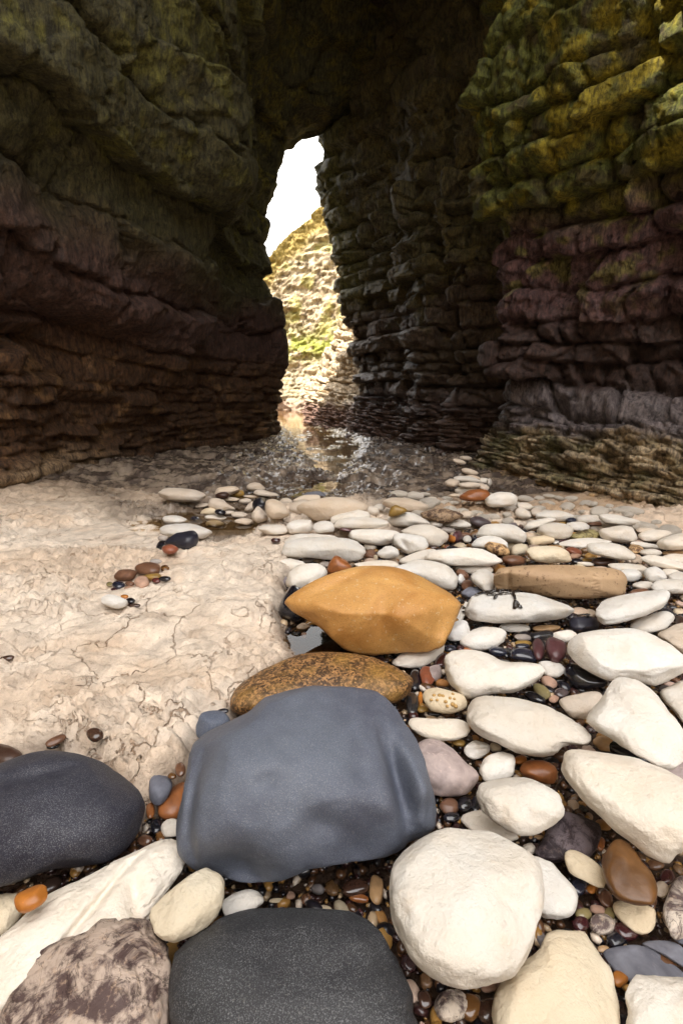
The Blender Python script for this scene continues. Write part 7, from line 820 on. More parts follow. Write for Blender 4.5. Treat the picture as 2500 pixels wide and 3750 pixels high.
('lilac pebble behind the terracotta oval','pebble','matte',(0.42, 0.36, 0.36),[0.2653, 1.2123, -0.0333],[0.0396, 0.0217, 0.013],[[-0.317, 0.939, 0.138], [-0.949, -0.315, -0.036], [0.009, -0.142, 0.99]],None,None,42),
('olive green pebble in front of the boot shaped stone','pebble','matte',(0.24, 0.2, 0.09),[0.5361, 1.1245, -0.0342],[0.0305, 0.0204, 0.0122],[[0.059, 0.998, 0.021], [-0.998, 0.059, -0.01], [-0.011, -0.02, 1.0]],None,None,44),
('long black pebble left of the olive pebble','pebble','wet',(0.012, 0.012, 0.018),[0.5111, 1.1044, -0.0367],[0.0276, 0.0157, 0.0094],[[0.756, 0.655, 0.008], [-0.655, 0.756, -0.004], [-0.009, -0.002, 1.0]],None,None,45),
('small black pebble right of the olive pebble','pebble','wet',(0.012, 0.012, 0.018),[0.5638, 1.141, -0.0385],[0.0165, 0.0122, 0.0073],[[0.328, 0.945, 0.02], [-0.945, 0.328, -0.01], [-0.016, -0.016, 1.0]],None,None,26),
('dark speckled pebble right of the olive pebble','pebble','wet',(0.085, 0.065, 0.07),[0.5885, 1.1224, -0.0368],[0.0231, 0.0156, 0.0094],[[0.816, -0.578, 0.0], [0.578, 0.816, -0.0], [-0.0, 0.0, 1.0]],None,None,32),
('pink pebble below the dark speckled pebble','pebble','matte',(0.42, 0.27, 0.2),[0.5595, 1.0998, -0.0394],[0.016, 0.0107, 0.0064],[[0.738, -0.675, -0.0], [0.675, 0.738, 0.0], [0.0, -0.0, 1.0]],None,None,22),
('peach and white pebble below the small white stone','pebble','matte',(0.42, 0.27, 0.2),[0.5752, 1.1672, -0.0345],[0.0248, 0.02, 0.012],[[-0.05, 0.998, 0.029], [-0.999, -0.05, -0.014], [-0.013, -0.029, 0.999]],None,None,38),
('black wet pebble left of the glossy black stone','pebble','wet',(0.012, 0.012, 0.018),[0.6078, 1.1555, -0.0364],[0.022, 0.0162, 0.0097],[[0.3, 0.954, 0.024], [-0.954, 0.3, -0.013], [-0.02, -0.019, 1.0]],None,None,34),
('sandy bar pebble below the seaweed stone','pebble','wetm',(0.45, 0.29, 0.15),[0.7005, 1.4846, -0.0373],[0.0494, 0.0144, 0.0087],[[0.993, -0.113, -0.016], [0.113, 0.994, 0.008], [0.015, -0.009, 1.0]],None,None,52),
('black wet stone in the gap under the kite shaped stone','stone','wet',(0.012, 0.012, 0.018),[0.6392, 0.9051, -0.0339],[0.0474, 0.0209, 0.0126],[[0.794, 0.608, 0.0], [-0.608, 0.794, 0.0], [0.0, 0.0, 1.0]],None,None,99),
('tan brown stone under the lower left edge of the kite shaped stone','stone','wetm',(0.45, 0.29, 0.15),[0.6079, 0.9314, -0.0346],[0.0315, 0.0197, 0.0118],[[0.979, -0.202, 0.0], [0.202, 0.979, 0.0], [0.0, 0.0, 1.0]],None,None,56),
('dark green-black stone between the brown slab and the grey boulder','stone','wet',(0.034, 0.033, 0.035),[0.184, 1.0802, -0.0368],[0.0449, 0.0156, 0.0094],[[-0.162, 0.987, 0.018], [-0.987, -0.162, -0.003], [-0.0, -0.019, 1.0]],None,None,46),
('black wet stone right of the brown slab tip','stone','wet',(0.012, 0.012, 0.018),[0.2062, 1.1835, -0.0362],[0.0496, 0.0164, 0.0099],[[-0.175, 0.979, 0.104], [-0.985, -0.174, -0.022], [-0.003, -0.107, 0.994]],None,None,44),
('mustard round pebble below the fossil stone','pebble','wetm',(0.32, 0.2, 0.05),[0.208, 1.0579, -0.0394],[0.0148, 0.0106, 0.0064],[[0.987, -0.159, -0.0], [0.159, 0.987, 0.0], [0.0, -0.0, 1.0]],None,None,24),
('brown pebble in front of the fossil stone','pebble','wetm',(0.15, 0.07, 0.022),[0.269, 1.0398, -0.0395],[0.016, 0.0104, 0.0062],[[0.989, -0.145, 0.0], [0.145, 0.989, -0.0], [-0.0, 0.0, 1.0]],None,None,26),
('narrow orange pebble left of the fossil stone','pebble','wetm',(0.45, 0.17, 0.03),[0.2088, 1.1064, -0.0416],[0.0294, 0.0064, 0.0038],[[0.163, -0.986, -0.034], [0.987, 0.163, 0.006], [-0.0, -0.034, 0.999]],None,None,26),
('tiny white pebble above the fossil stone','pebble','chalk',(0.78, 0.73, 0.665),[0.2246, 1.1469, -0.0388],[0.014, 0.0117, 0.007],[[0.456, 0.89, 0.019], [-0.89, 0.456, -0.004], [-0.012, -0.015, 1.0]],None,None,21),
('black pebble below the fossil stone','pebble','wet',(0.012, 0.012, 0.018),[0.2336, 1.0424, -0.0405],[0.0181, 0.0085, 0.0051],[[0.995, 0.102, 0.0], [-0.102, 0.995, -0.0], [-0.0, 0.0, 1.0]],None,None,28),
('maroon pebble at the right shoulder of the grey boulder','pebble','wet',(0.05, 0.014, 0.016),[0.1798, 1.0346, -0.0396],[0.0124, 0.0102, 0.0061],[[0.955, -0.297, 0.0], [0.297, 0.955, -0.0], [-0.0, 0.0, 1.0]],None,None,21),
('dark pebble on the front edge of the boot shaped stone','pebble','wet',(0.026, 0.026, 0.04),[0.3914, 1.1229, -0.0405],[0.0158, 0.0086, 0.0052],[[0.913, -0.407, -0.005], [0.407, 0.913, 0.002], [0.004, -0.004, 1.0]],None,None,21),
('dark stone at the right edge beside the rusty twig','stone','wetm',(0.06, 0.03, 0.02),[1.1858, 1.5293, -0.0351],[0.0148, 0.0466, 0.0089],[[-0.688, -0.535, -0.49], [0.449, -0.844, 0.292], [-0.57, -0.019, 0.821]],None,None,28),
('white angular stone left of the dark grey angular one','stone','chalk',(0.82, 0.795, 0.755),[0.7337, 1.4217, -0.0315],[0.0402, 0.0255, 0.0153],[[0.95, -0.314, 0.0], [0.314, 0.95, -0.0], [-0.0, 0.0, 1.0]],None,None,47),
('ochre pebble behind the split white pebble','pebble','wetm',(0.32, 0.2, 0.05),[0.2715, 0.9381, -0.0394],[0.0155, 0.0105, 0.0063],[[0.99, 0.141, 0.0], [-0.141, 0.99, 0.0], [0.0, 0.0, 1.0]],None,None,29),
('small cream pebble right of the split white pebble','pebble','chalk',(0.76, 0.66, 0.5),[0.3499, 0.9236, -0.0389],[0.0133, 0.0115, 0.0069],[[0.994, -0.107, 0.0], [0.107, 0.994, 0.0], [0.0, 0.0, 1.0]],None,None,27),
('small orange pebble left behind the orange-brown nugget','pebble','wetm',(0.45, 0.17, 0.03),[0.3932, 0.8855, -0.0391],[0.0163, 0.0111, 0.0067],[[0.938, -0.347, 0.0], [0.347, 0.938, 0.0], [0.0, 0.0, 1.0]],None,None,30),
('flat brown pebble right of the grey boulder','pebble','wetm',(0.17, 0.085, 0.05),[0.2102, 0.7617, -0.0367],[0.0197, 0.0158, 0.0095],[[0.888, -0.461, 0.0], [0.461, 0.888, 0.0], [0.0, 0.0, 1.0]],None,None,46),
('glossy black pebble left of the plump pitted stone','pebble','wet',(0.012, 0.012, 0.018),[0.2414, 0.7674, -0.0374],[0.0144, 0.0182, 0.0087],[[0.668, 0.745, 0.0], [-0.745, 0.668, 0.0], [0.0, 0.0, 1.0]],None,None,41),
('black pebble at the right foot of the grey boulder','pebble','wet',(0.012, 0.012, 0.018),[0.2096, 0.7396, -0.0393],[0.0168, 0.0107, 0.0064],[[0.989, -0.145, 0.0], [0.145, 0.989, 0.0], [0.0, 0.0, 1.0]],None,None,37),
('upright tan oval pebble left of the large white oval','pebble','wetm',(0.45, 0.29, 0.15),[0.0568, 0.6034, -0.0389],[0.0247, 0.0116, 0.007],[[-0.089, 0.996, 0.0], [-0.996, -0.089, 0.0], [0.0, 0.0, 1.0]],None,None,62),
('dark brown wet pebble between the grey and the charcoal boulders','pebble','wet',(0.06, 0.03, 0.02),[0.0214, 0.6052, -0.0383],[0.0235, 0.0128, 0.0077],[[0.986, -0.164, 0.0], [0.164, 0.986, 0.0], [0.0, 0.0, 1.0]],None,None,61),
('red-brown pebble on the rim of the charcoal boulder','pebble','wet',(0.3, 0.11, 0.035),[0.0279, 0.5912, -0.0414],[0.0159, 0.0068, 0.0041],[[0.988, 0.153, 0.0], [-0.153, 0.988, 0.0], [0.0, 0.0, 1.0]],None,None,40),
('dark blue pebble below the veined cream pebble','pebble','wet',(0.022, 0.025, 0.045),[0.3901, 0.6098, -0.0396],[0.0171, 0.0103, 0.0062],[[-0.705, 0.71, 0.0], [-0.71, -0.705, 0.0], [0.0, 0.0, 1.0]],None,None,43),
('striped brown flat pebble left of the caramel stone','pebble','wet',(0.17, 0.085, 0.05),[0.4224, 0.5903, -0.0389],[0.0157, 0.0115, 0.0069],[[-0.323, 0.947, 0.0], [-0.947, -0.323, 0.0], [0.0, 0.0, 1.0]],None,None,48),
('pink pebble among the wet pebbles right of the white stones','pebble','matte',(0.42, 0.27, 0.2),[0.403, 0.5725, -0.0412],[0.0125, 0.0073, 0.0044],[[0.985, 0.175, 0.0], [-0.175, 0.985, 0.0], [0.0, 0.0, 1.0]],None,None,37),
('grey and white flint pebble in the wet gravel on the right','pebble','mott',(0.42, 0.36, 0.31),[0.3962, 0.5507, -0.0378],[0.0202, 0.0137, 0.0082],[[0.974, -0.228, 0.0], [0.228, 0.974, 0.0], [0.0, 0.0, 1.0]],None,None,62),
('maroon pebble in the wet gravel left of the flint pebble','pebble','wet',(0.05, 0.014, 0.016),[0.3651, 0.5523, -0.0401],[0.0148, 0.0092, 0.0055],[[0.917, -0.399, 0.0], [0.399, 0.917, 0.0], [0.0, 0.0, 1.0]],None,None,42),
('olive glassy pebble in the wet gravel on the right','pebble','wet',(0.24, 0.2, 0.09),[0.376, 0.5662, -0.0405],[0.0141, 0.0086, 0.0052],[[0.935, -0.355, 0.0], [0.355, 0.935, 0.0], [0.0, 0.0, 1.0]],None,None,39),
('black pebble in the wet gravel above the flat blue-grey stone','pebble','wet',(0.012, 0.012, 0.018),[0.4079, 0.5312, -0.0399],[0.0167, 0.0097, 0.0058],[[0.929, -0.369, 0.0], [0.369, 0.929, 0.0], [0.0, 0.0, 1.0]],None,None,48),
('glossy dark red pebble under the pale yellow stone','pebble','wet',(0.05, 0.014, 0.016),[0.4276, 0.542, -0.0383],[0.017, 0.0127, 0.0076],[[0.985, -0.172, 0.0], [0.172, 0.985, 0.0], [0.0, 0.0, 1.0]],None,None,56),
('red-brown pebble at the top of the caramel stone','pebble','wet',(0.3, 0.11, 0.035),[0.4662, 0.6862, -0.0411],[0.0153, 0.0073, 0.0044],[[0.598, -0.802, 0.0], [0.802, 0.598, 0.0], [0.0, 0.0, 1.0]],None,None,30),
('pinkish white pebble right of the caramel stone','pebble','chalk',(0.7, 0.6, 0.5),[0.5218, 0.6043, -0.0402],[0.0091, 0.0176, 0.0055],[[-0.649, -0.761, 0.0], [0.761, -0.649, 0.0], [0.0, 0.0, 1.0]],None,None,41),
('dark maroon pebble at the right edge above the flint nodule','pebble','wet',(0.05, 0.014, 0.016),[0.5452, 0.6246, -0.04],[0.0094, 0.0173, 0.0056],[[0.564, 0.826, 0.0], [-0.826, 0.564, 0.0], [0.0, 0.0, 1.0]],None,None,40),
('tan pebble at the left end of the flat blue-grey stone','pebble','wetm',(0.45, 0.29, 0.15),[0.3821, 0.5198, -0.0426],[0.0099, 0.0045, 0.0027],[[0.989, -0.146, 0.0], [0.146, 0.989, 0.0], [0.0, 0.0, 1.0]],None,None,27),
('orange pebble between the bottom cream stone and the corner stone','pebble','wetm',(0.45, 0.17, 0.03),[0.3854, 0.4825, -0.0407],[0.0081, 0.0136, 0.0049],[[-0.48, -0.878, 0.0], [0.878, -0.48, 0.0], [0.0, 0.0, 1.0]],None,None,43),
('amber pebble right of the dark blue pebble','pebble','wetm',(0.45, 0.17, 0.03),[0.4106, 0.6075, -0.0414],[0.0069, 0.0111, 0.0041],[[0.593, 0.805, 0.0], [-0.805, 0.593, 0.0], [0.0, 0.0, 1.0]],None,None,28),
('white pebble above the half hidden white stone','pebble','chalk',(0.78, 0.73, 0.665),[0.3336, 0.6756, -0.0402],[0.0133, 0.009, 0.0054],[[0.926, -0.377, 0.0], [0.377, 0.926, 0.0], [0.0, 0.0, 1.0]],None,None,32),
('tan pebble under the right of the plump pitted stone','pebble','wetm',(0.45, 0.29, 0.15),[0.3562, 0.7, -0.0424],[0.0144, 0.005, 0.003],[[0.999, -0.051, 0.0], [0.051, 0.999, 0.0], [0.0, 0.0, 1.0]],None,None,30),
('pinkish pebble under the bottom of the large white oval','pebble','matte',(0.42, 0.27, 0.2),[0.2056, 0.4733, -0.0422],[0.0154, 0.0054, 0.0032],[[0.986, -0.164, 0.0], [0.164, 0.986, 0.0], [0.0, 0.0, 1.0]],None,None,44),
('round translucent quartz pebble at the bottom edge','stone','mott',(0.42, 0.36, 0.31),[0.145, 0.4505, -0.0365],[0.024, 0.0162, 0.0097],[[0.982, -0.189, 0.0], [0.189, 0.982, 0.0], [0.0, 0.0, 1.0]],None,None,88),
('amber brown pebble right of the quartz pebble','stone','wet',(0.15, 0.07, 0.022),[0.1695, 0.4503, -0.0382],[0.0166, 0.013, 0.0078],[[0.787, -0.617, 0.0], [0.617, 0.787, 0.0], [0.0, 0.0, 1.0]],None,None,66),
('dark brown stone at the bottom edge left of the cream stone','stone','wet',(0.06, 0.03, 0.02),[0.194, 0.4458, -0.0385],[0.0123, 0.0179, 0.0074],[[0.297, 0.955, 0.0], [-0.955, 0.297, 0.0], [0.0, 0.0, 1.0]],None,None,67),
('dark brown pebble right of the charcoal boulder at the bottom','pebble','wet',(0.06, 0.03, 0.02),[0.1106, 0.4584, -0.0403],[0.0102, 0.0088, 0.0053],[[0.165, 0.986, 0.0], [-0.986, 0.165, 0.0], [0.0, 0.0, 1.0]],None,None,43),
('thin yellow-brown pebble at the left side of the corner stone','pebble','wet',(0.15, 0.07, 0.022),[0.3929, 0.4625, -0.0432],[0.0166, 0.0035, 0.0021],[[-0.532, 0.847, 0.0], [-0.847, -0.532, 0.0], [0.0, 0.0, 1.0]],None,None,48),
('dark brown pebble hidden beside the lower caramel stone','pebble','wet',(0.17, 0.085, 0.05),[0.4991, 0.5891, -0.042],[0.0161, 0.0057, 0.0034],[[-0.608, 0.794, 0.0], [-0.794, -0.608, 0.0], [0.0, 0.0, 1.0]],None,None,35),
('narrow black pebble left of the plump white stone','pebble','wet',(0.012, 0.012, 0.018),[0.2639, 0.7708, -0.0407],[0.0206, 0.0082, 0.0049],[[-0.307, 0.952, 0.0], [-0.952, -0.307, 0.0], [0.0, 0.0, 1.0]],None,None,35),
('olive brown pebble under the striped one','pebble','wet',(0.24, 0.2, 0.09),[0.4172, 0.567, -0.0411],[0.0074, 0.0124, 0.0044],[[-0.628, -0.778, 0.0], [0.778, -0.628, 0.0], [0.0, 0.0, 1.0]],None,None,33),
('blue-grey stone below the flint nodule at the right edge','stone','matte',(0.17, 0.18, 0.22),[0.5094, 0.5387, -0.0401],[0.0178, 0.0093, 0.0056],[[-0.819, 0.574, 0.0], [-0.574, -0.819, 0.0], [0.0, 0.0, 1.0]],None,None,47),
('small white pebble under the left flank of the grey boulder','pebble','chalk',(0.82, 0.795, 0.755),[-0.3148, 0.7131, -0.0366],[0.0159, 0.022, 0.0095],[[-0.675, 0.738, 0.0], [-0.738, -0.675, 0.0], [0.0, 0.0, 1.0]],None,None,51),
('glossy amber brown pebble at the foot of the egg-shaped stone','pebble','wet',(0.15, 0.07, 0.022),[-0.1933, 0.5544, -0.0396],[0.0125, 0.0102, 0.0061],[[0.997, 0.075, 0.0], [-0.075, 0.997, 0.0], [0.0, 0.0, 1.0]],None,None,41),
('dark red pebble below the egg-shaped cream stone','pebble','wet',(0.05, 0.014, 0.016),[-0.2265, 0.5343, -0.0403],[0.0143, 0.009, 0.0054],[[1.0, -0.021, 0.0], [0.021, 1.0, 0.0], [0.0, 0.0, 1.0]],None,None,44),
('little black-red pebble between the egg stone and the charcoal boulder','pebble','wet',(0.05, 0.014, 0.016),[-0.2095, 0.5445, -0.0422],[0.0052, 0.007, 0.0031],[[0.421, -0.907, 0.0], [0.907, 0.421, 0.0], [0.0, 0.0, 1.0]],None,None,22),
('tiny red-brown pebble under the small white stone','pebble','wet',(0.3, 0.11, 0.035),[-0.177, 0.5607, -0.0426],[0.0062, 0.0045, 0.0027],[[0.966, 0.26, 0.0], [-0.26, 0.966, 0.0], [0.0, 0.0, 1.0]],None,None,19),
('ochre pebble below the small white pebble left of the grey boulder','pebble','wet',(0.15, 0.07, 0.022),[-0.3313, 0.6997, -0.0409],[0.0128, 0.0078, 0.0047],[[0.55, 0.835, 0.0], [-0.835, 0.55, 0.0], [0.0, 0.0, 1.0]],None,None,28),
('black pebble left of the small white pebble by the grey boulder','pebble','wet',(0.012, 0.012, 0.018),[-0.3469, 0.7202, -0.0397],[0.0163, 0.0101, 0.0061],[[0.573, 0.819, 0.0], [-0.819, 0.573, 0.0], [0.0, 0.0, 1.0]],None,None,35),
('brown wet pebble above the long grooved white stone','pebble','wet',(0.17, 0.085, 0.05),[-0.356, 0.6922, -0.0398],[0.0142, 0.0099, 0.0059],[[0.981, 0.194, 0.0], [-0.194, 0.981, 0.0], [0.0, 0.0, 1.0]],None,None,35),
('small amber pebble behind the rusty orange rock','pebble','wet',(0.15, 0.07, 0.022),[-0.3457, 0.8124, -0.0131],[0.0098, 0.0071, 0.0043],[[0.868, 0.496, 0.0], [-0.496, 0.868, 0.0], [0.0, 0.0, 1.0]],None,None,20),
('brown pebble between the slab and the grey boulder','pebble','wet',(0.17, 0.085, 0.05),[-0.3328, 0.8257, -0.0092],[0.0187, 0.01, 0.006],[[0.426, 0.905, 0.0], [-0.905, 0.426, 0.0], [0.0, 0.0, 1.0]],None,None,31),
('tiny black pebble on top of the round grey stone','pebble','wet',(0.012, 0.012, 0.018),[-0.288, 1.009, -0.0068],[0.0139, 0.0076, 0.0045],[[0.996, 0.092, 0.0], [-0.092, 0.996, 0.0], [-0.0, -0.0, 1.0]],None,None,22),
('flat cream pebble between the grey and charcoal boulders','pebble','chalk',(0.76, 0.66, 0.5),[-0.104, 0.5887, -0.043],[0.0124, 0.0037, 0.0022],[[0.997, -0.071, 0.0], [0.071, 0.997, 0.0], [0.0, 0.0, 1.0]],None,None,30),
('pointed pinkish pebble between the grey and charcoal boulders','pebble','chalk',(0.42, 0.27, 0.2),[-0.082, 0.5958, -0.0421],[0.0071, 0.0056, 0.0033],[[0.987, 0.162, 0.0], [-0.162, 0.987, 0.0], [0.0, 0.0, 1.0]],None,None,21),
('dark rust pebble right of the blue-black boulder','pebble','wet',(0.3, 0.11, 0.035),[-0.3662, 0.7461, -0.0306],[0.0206, 0.0077, 0.0046],[[0.415, 0.91, 0.0], [-0.91, 0.415, 0.0], [0.0, 0.0, 1.0]],None,None,35),
('black pebble under the right foot of the blue-black boulder','pebble','wet',(0.012, 0.012, 0.018),[-0.399, 0.6447, -0.0431],[0.0144, 0.0036, 0.0021],[[0.998, -0.066, 0.0], [0.066, 0.998, 0.0], [0.0, 0.0, 1.0]],None,None,32),
]
DENTS={'greyb': [(0.1547, -0.0251, 0.0172, 0.0688, 0.14, 0.075), (0.1331, 0.036, 0.0057, 0.0257, 0.175, 0.012), (0.1847, -0.0225, 0.0127, 0.0346, 0.14, -0.012), (-0.1876, -0.0383, 0.0127, 0.0634, -0.105, 0.026), (-0.1788, -0.09, 0.0092, 0.0289, 0.07, 0.018), (-0.1765, 0.0328, 0.0259, 0.0403, -0.524, 0.018), (-0.1069, -0.121, 0.0516, 0.0287, -0.175, 0.055), (0.0231, -0.0632, 0.0341, 0.017, -0.349, 0.012), (-0.063, -0.004, 0.0227, 0.0113, 0.349, 0.008), (0.0857, 0.005, 0.0171, 0.0227, -0.0, 0.01), (-0.0065, -0.1086, 0.0399, 0.0342, -0.0, -0.012), (0.0781, -0.1024, 0.04, 0.0286, -0.0, 0.015), (-0.0386, 0.0207, 0.102, 0.068, -0.0, -0.02), (0.1936, -0.0612, 0.0173, 0.0289, 0.175, 0.014)], 'yellowb': [(-0.1885, -0.0295, 0.0195, 0.0124, -0.349, 0.01), (0.0226, -0.0268, 0.0264, 0.0704, -0.175, 0.022), (-0.1138, 0.0711, 0.1147, 0.0141, 0.489, 0.016), (0.1117, 0.0013, 0.0793, 0.0529, -0.0, -0.014), (-0.1523, -0.0661, 0.0619, 0.0354, -0.436, -0.008), (0.1791, -0.0711, 0.0222, 0.0532, -0.262, 0.018)], 'oval': [(0.0589, 0.008, 0.0302, 0.0091, -0.349, 0.008), (-0.0701, -0.038, 0.0071, 0.0071, -0.0, 0.004), (0.0296, -0.0816, 0.0252, 0.0101, -0.0, 0.01)], 'dent': [(-0.029, -0.0045, 0.0132, 0.0371, 0.524, 0.02)], 'slabw': [(0.0614, -0.004, 0.0124, 0.0283, -0.175, 0.02), (0.0114, 0.0111, 0.113, 0.0056, 0.489, 0.006), (-0.0079, 0.0039, 0.1129, 0.0056, 0.489, 0.006), (-0.0269, -0.0061, 0.113, 0.0056, 0.489, 0.006)], 'kite': [(-0.0205, -0.0572, 0.0428, 0.0128, -0.611, 0.008)], 'plump': [(-0.0384, -0.0065, 0.0107, 0.0107, -0.0, -0.006), (0.0083, 0.0297, 0.0178, 0.0095, -0.349, -0.006), (0.0149, -0.0094, 0.0357, 0.0119, -0.175, 0.006)], 'cyl': [(-0.1767, -0.0353, 0.007, 0.0696, 0.105, 0.014), (0.1159, 0.0047, 0.0069, 0.0926, 0.175, 0.014), (-0.2369, -0.0566, 0.0582, 0.0023, -0.052, 0.006)], 'longm': [(-0.0385, -0.0008, 0.0489, 0.0112, -0.262, 0.006)], 'boot': [(-0.0473, 0.0183, 0.0236, 0.0189, -0.0, 0.008)], 'blackb': [(-0.0039, 0.0666, 0.0771, 0.0129, -0.175, 0.012), (-0.0492, 0.0104, 0.0771, 0.0385, 0.262, -0.012)], 'splitp': [(-0.001, 0.0055, 0.0423, 0.0021, 0.262, 0.008)], 'veinp': [], 'lilac': [(0.0377, -0.0326, 0.004, 0.0462, -0.611, 0.006)], 'frontb': [(0.1074, 0.0725, 0.0201, 0.0452, 0.175, 0.012)]}
KEY={}
WEED0=(0.6518, 1.5963, 0.06)
WEED1=(0.8003, 1.5205, 0.04)
TWIG0=((0.8524, 1.3688, 0.03), (0.9624, 1.3589, 0.04))
STALK0=((0.4637, 0.8368, 0.05), (0.4098, 0.7792, 0.0))
STALK1=((0.8353, 1.4484, 0.05), (0.7798, 1.3909, 0.0))
FOSS=[(-0.0313, -0.0019), (-0.0173, -0.0003), (0.0027, -0.0011), (0.0189, 0.0186), (0.0229, 0.0078), (-0.0044, 0.0109), (0.0198, -0.0048), (0.0271, -0.0082), (-0.0121, 0.011), (0.0127, 0.0084), (-0.0257, 0.0091), (0.0075, -0.0106)]
# ------------------------------------------------------------ stones
ICO={}
def ico(sub):
    if sub not in ICO:
        bm=bmesh.new(); bmesh.ops.create_icosphere(bm,subdivisions=sub,radius=1.0); bm.verts.ensure_lookup_table()
        v=np.array([q.co[:] for q in bm.verts]); f=np.array([[q.index for q in fc.verts] for fc in bm.faces]); bm.free()
        v/=np.linalg.norm(v,axis=1,keepdims=True); ICO[sub]=(v,f)
    return ICO[sub]
NPF=32; AL=np.linspace(0,2*math.pi,NPF,endpoint=False)
FOOT=[]
FLATS={'yellowb':[(.05,-.50,.86,.70,.8),(-.15,.55,.80,.76,.8),(.6,.0,.75,.84,.7),(-.6,-.25,.7,.84,.7),(.3,.3,.9,.86,.6)],
'greyb':[(0,.15,1,.93,.5),(.05,.6,.75,.88,.6),(.3,-.5,.8,.92,.6)],
'blackb':[(.2,.5,.85,.88,.5)],'frontb':[(0,.5,.8,.88,.6)],'kite':[(0,.5,.9,.76,.7),(.1,-.2,1,.84,.6)],'bigr':[(0,.5,.85,.76,.7)],'longr':[(-.1,.5,.8,.82,.6)],
'oval':[(-.2,.45,.9,.86,.6)],'mottb':[(-.4,.4,.8,.84,.6)],'caramel':[(0,.2,1,.76,.7)]}
def stone_mesh(i,c,ax,R,prof,ty,key,px):
    sub=6 if px>430 else 5 if px>170 else 4 if px>45 else 3
    v,f=ico(sub); rs=np.random.RandomState(1000+i)
    e=2.4 if prof else rs.uniform(2.15,2.6)
    p=v/((np.abs(v)**e).sum(1)**(1/e))[:,None]
    ax=np.array(ax)*(.97 if prof else 1.0); R=np.array(R); mean=float(ax.mean()); o=rs.uniform(-50,50,3)
    amp={'chalk':.10,'mott':.09,'gran':.05,'speck':.035,'sand':.045,'sandb':.035}.get(ty,.06)*(1 if prof else 1.3)
    q=v*1.25+o; n=fbm(q[:,0],q[:,1],q[:,2],oct=3,seed=i)
    q2=v*ax/mean*4.2+o; n2=fbm(q2[:,0],q2[:,1],q2[:,2],oct=4,seed=i+7)
    dens={'chalk':.028,'mott':.045,'gran':.018,'speck':.020,'sand':.016,'sandb':.016}.get(ty,.008)
    p=p*(1+amp*n+dens*n2)[:,None]
    if ty=='chalk' and px>150:
        q4=v*ax/.022+o; w_=fbm(q4[:,0],q4[:,1],q4[:,2],oct=2,seed=i+11); p=p*(1-.0016/mean*sstep(.38,.55,w_))[:,None]
        q5=v*ax/.05+o; w_=fbm(q5[:,0],q5[:,1],q5[:,2],oct=3,seed=i+12); p=p*(1+.003/mean*w_)[:,None]
    # a few soft flats, as on wave-rolled stones
    for j in range(6 if ty not in('wet',) else 2):
        d=rs.normal(size=3); d/=np.linalg.norm(d); h=rs.uniform(.76,.93); s_=p@d; over=np.clip(s_-h,0,None); p=p-(over*.62)[:,None]*d
    c0=np.array(c); pw=np.array((0,0,CAM_H))-c0; pw/=np.linalg.norm(pw); rr=np.cross((0,0,1.),pw); rr/=np.linalg.norm(rr); uu=np.cross(pw,rr)
    for (fr_,fu,fw,h,st) in FLATS.get(key,[]):
        d=(R.T@(rr*fr_+uu*fu+pw*fw)); d/=np.linalg.norm(d); over=np.clip(p@d-h,0,None); p=p-(over*st)[:,None]*d
    if ty=='mott' or key=='slabw':
        q3=v*3+o; cr=np.abs(fbm(q3[:,0],q3[:,1],q3[:,2],oct=4,seed=i+9)); p=p*(1-.05*np.exp(-(cr/.03)**2))[:,None]
    P=(p*ax)@R.T
    c=np.array(c); pw=np.array((0,0,CAM_H))-c; pw/=np.linalg.norm(pw); rr=np.cross((0,0,1.),pw); rr/=np.linalg.norm(rr); uu=np.cross(pw,rr)
    if prof:      # outline measured on the stone, seen along the direction pw
        a=P@rr; b=P@uu; d=P@pw; wa,wb,wd=prof[32:]; an=np.arctan2(wb*a+wd*b,wa*a+wb*b)%(2*math.pi); g=np.interp(an,np.append(AL,2*math.pi),prof[:32]+prof[:1])
        P=(a*g)[:,None]*rr+(b*g)[:,None]*uu+d[:,None]*pw
    for (dr,du,sa,sb,an,dp) in DENTS.get(key,[]):
        a=P@rr-dr; b=P@uu-du; ca,sn=math.cos(an),math.sin(an); A=(a*ca+b*sn)/sa; B=(-a*sn+b*ca)/sb
        m=np.exp(-(A*A+B*B))*(P@pw>-.1*mean); P=P-(dp*m)[:,None]*pw
    FOOT.append((c,P))
    me=mesh_np('stone',P,f); return me
for i,(label,cat,ty,color,c,ax,R,prof,key,px) in enumerate(STONES):
    r_=min(ax[0],ax[1])*.5; qx=np.array([c[0]+a*r_ for a in(-1,0,1,0,0)]); qy=np.array([c[1]+a*r_ for a in(0,0,0,-1,1)])
    fz,fb=floor_z(qx,qy); bz=floor_base(qx,qy)[0]
    if fb[1]<.5:      # let the stone rest on the uneven rock
        dz=float(np.mean(fz-bz))+.003; t_=dz/(CAM_H-c[2]); c=[c[0]*(1-t_),c[1]*(1-t_),c[2]+dz]
    me=stone_mesh(i,c,ax,R,prof,ty,key,px)
    o=link(cat,me,M[ty],c); rs=random.Random(i); j=rs.uniform(.84,1.05); k=rs.uniform(-.025,.03)
    o.color=(color[0]*j*(1+k),color[1]*j,color[2]*j*(1-k*1.5),1); setup(o,label,cat)
    if key: KEY[key]=o
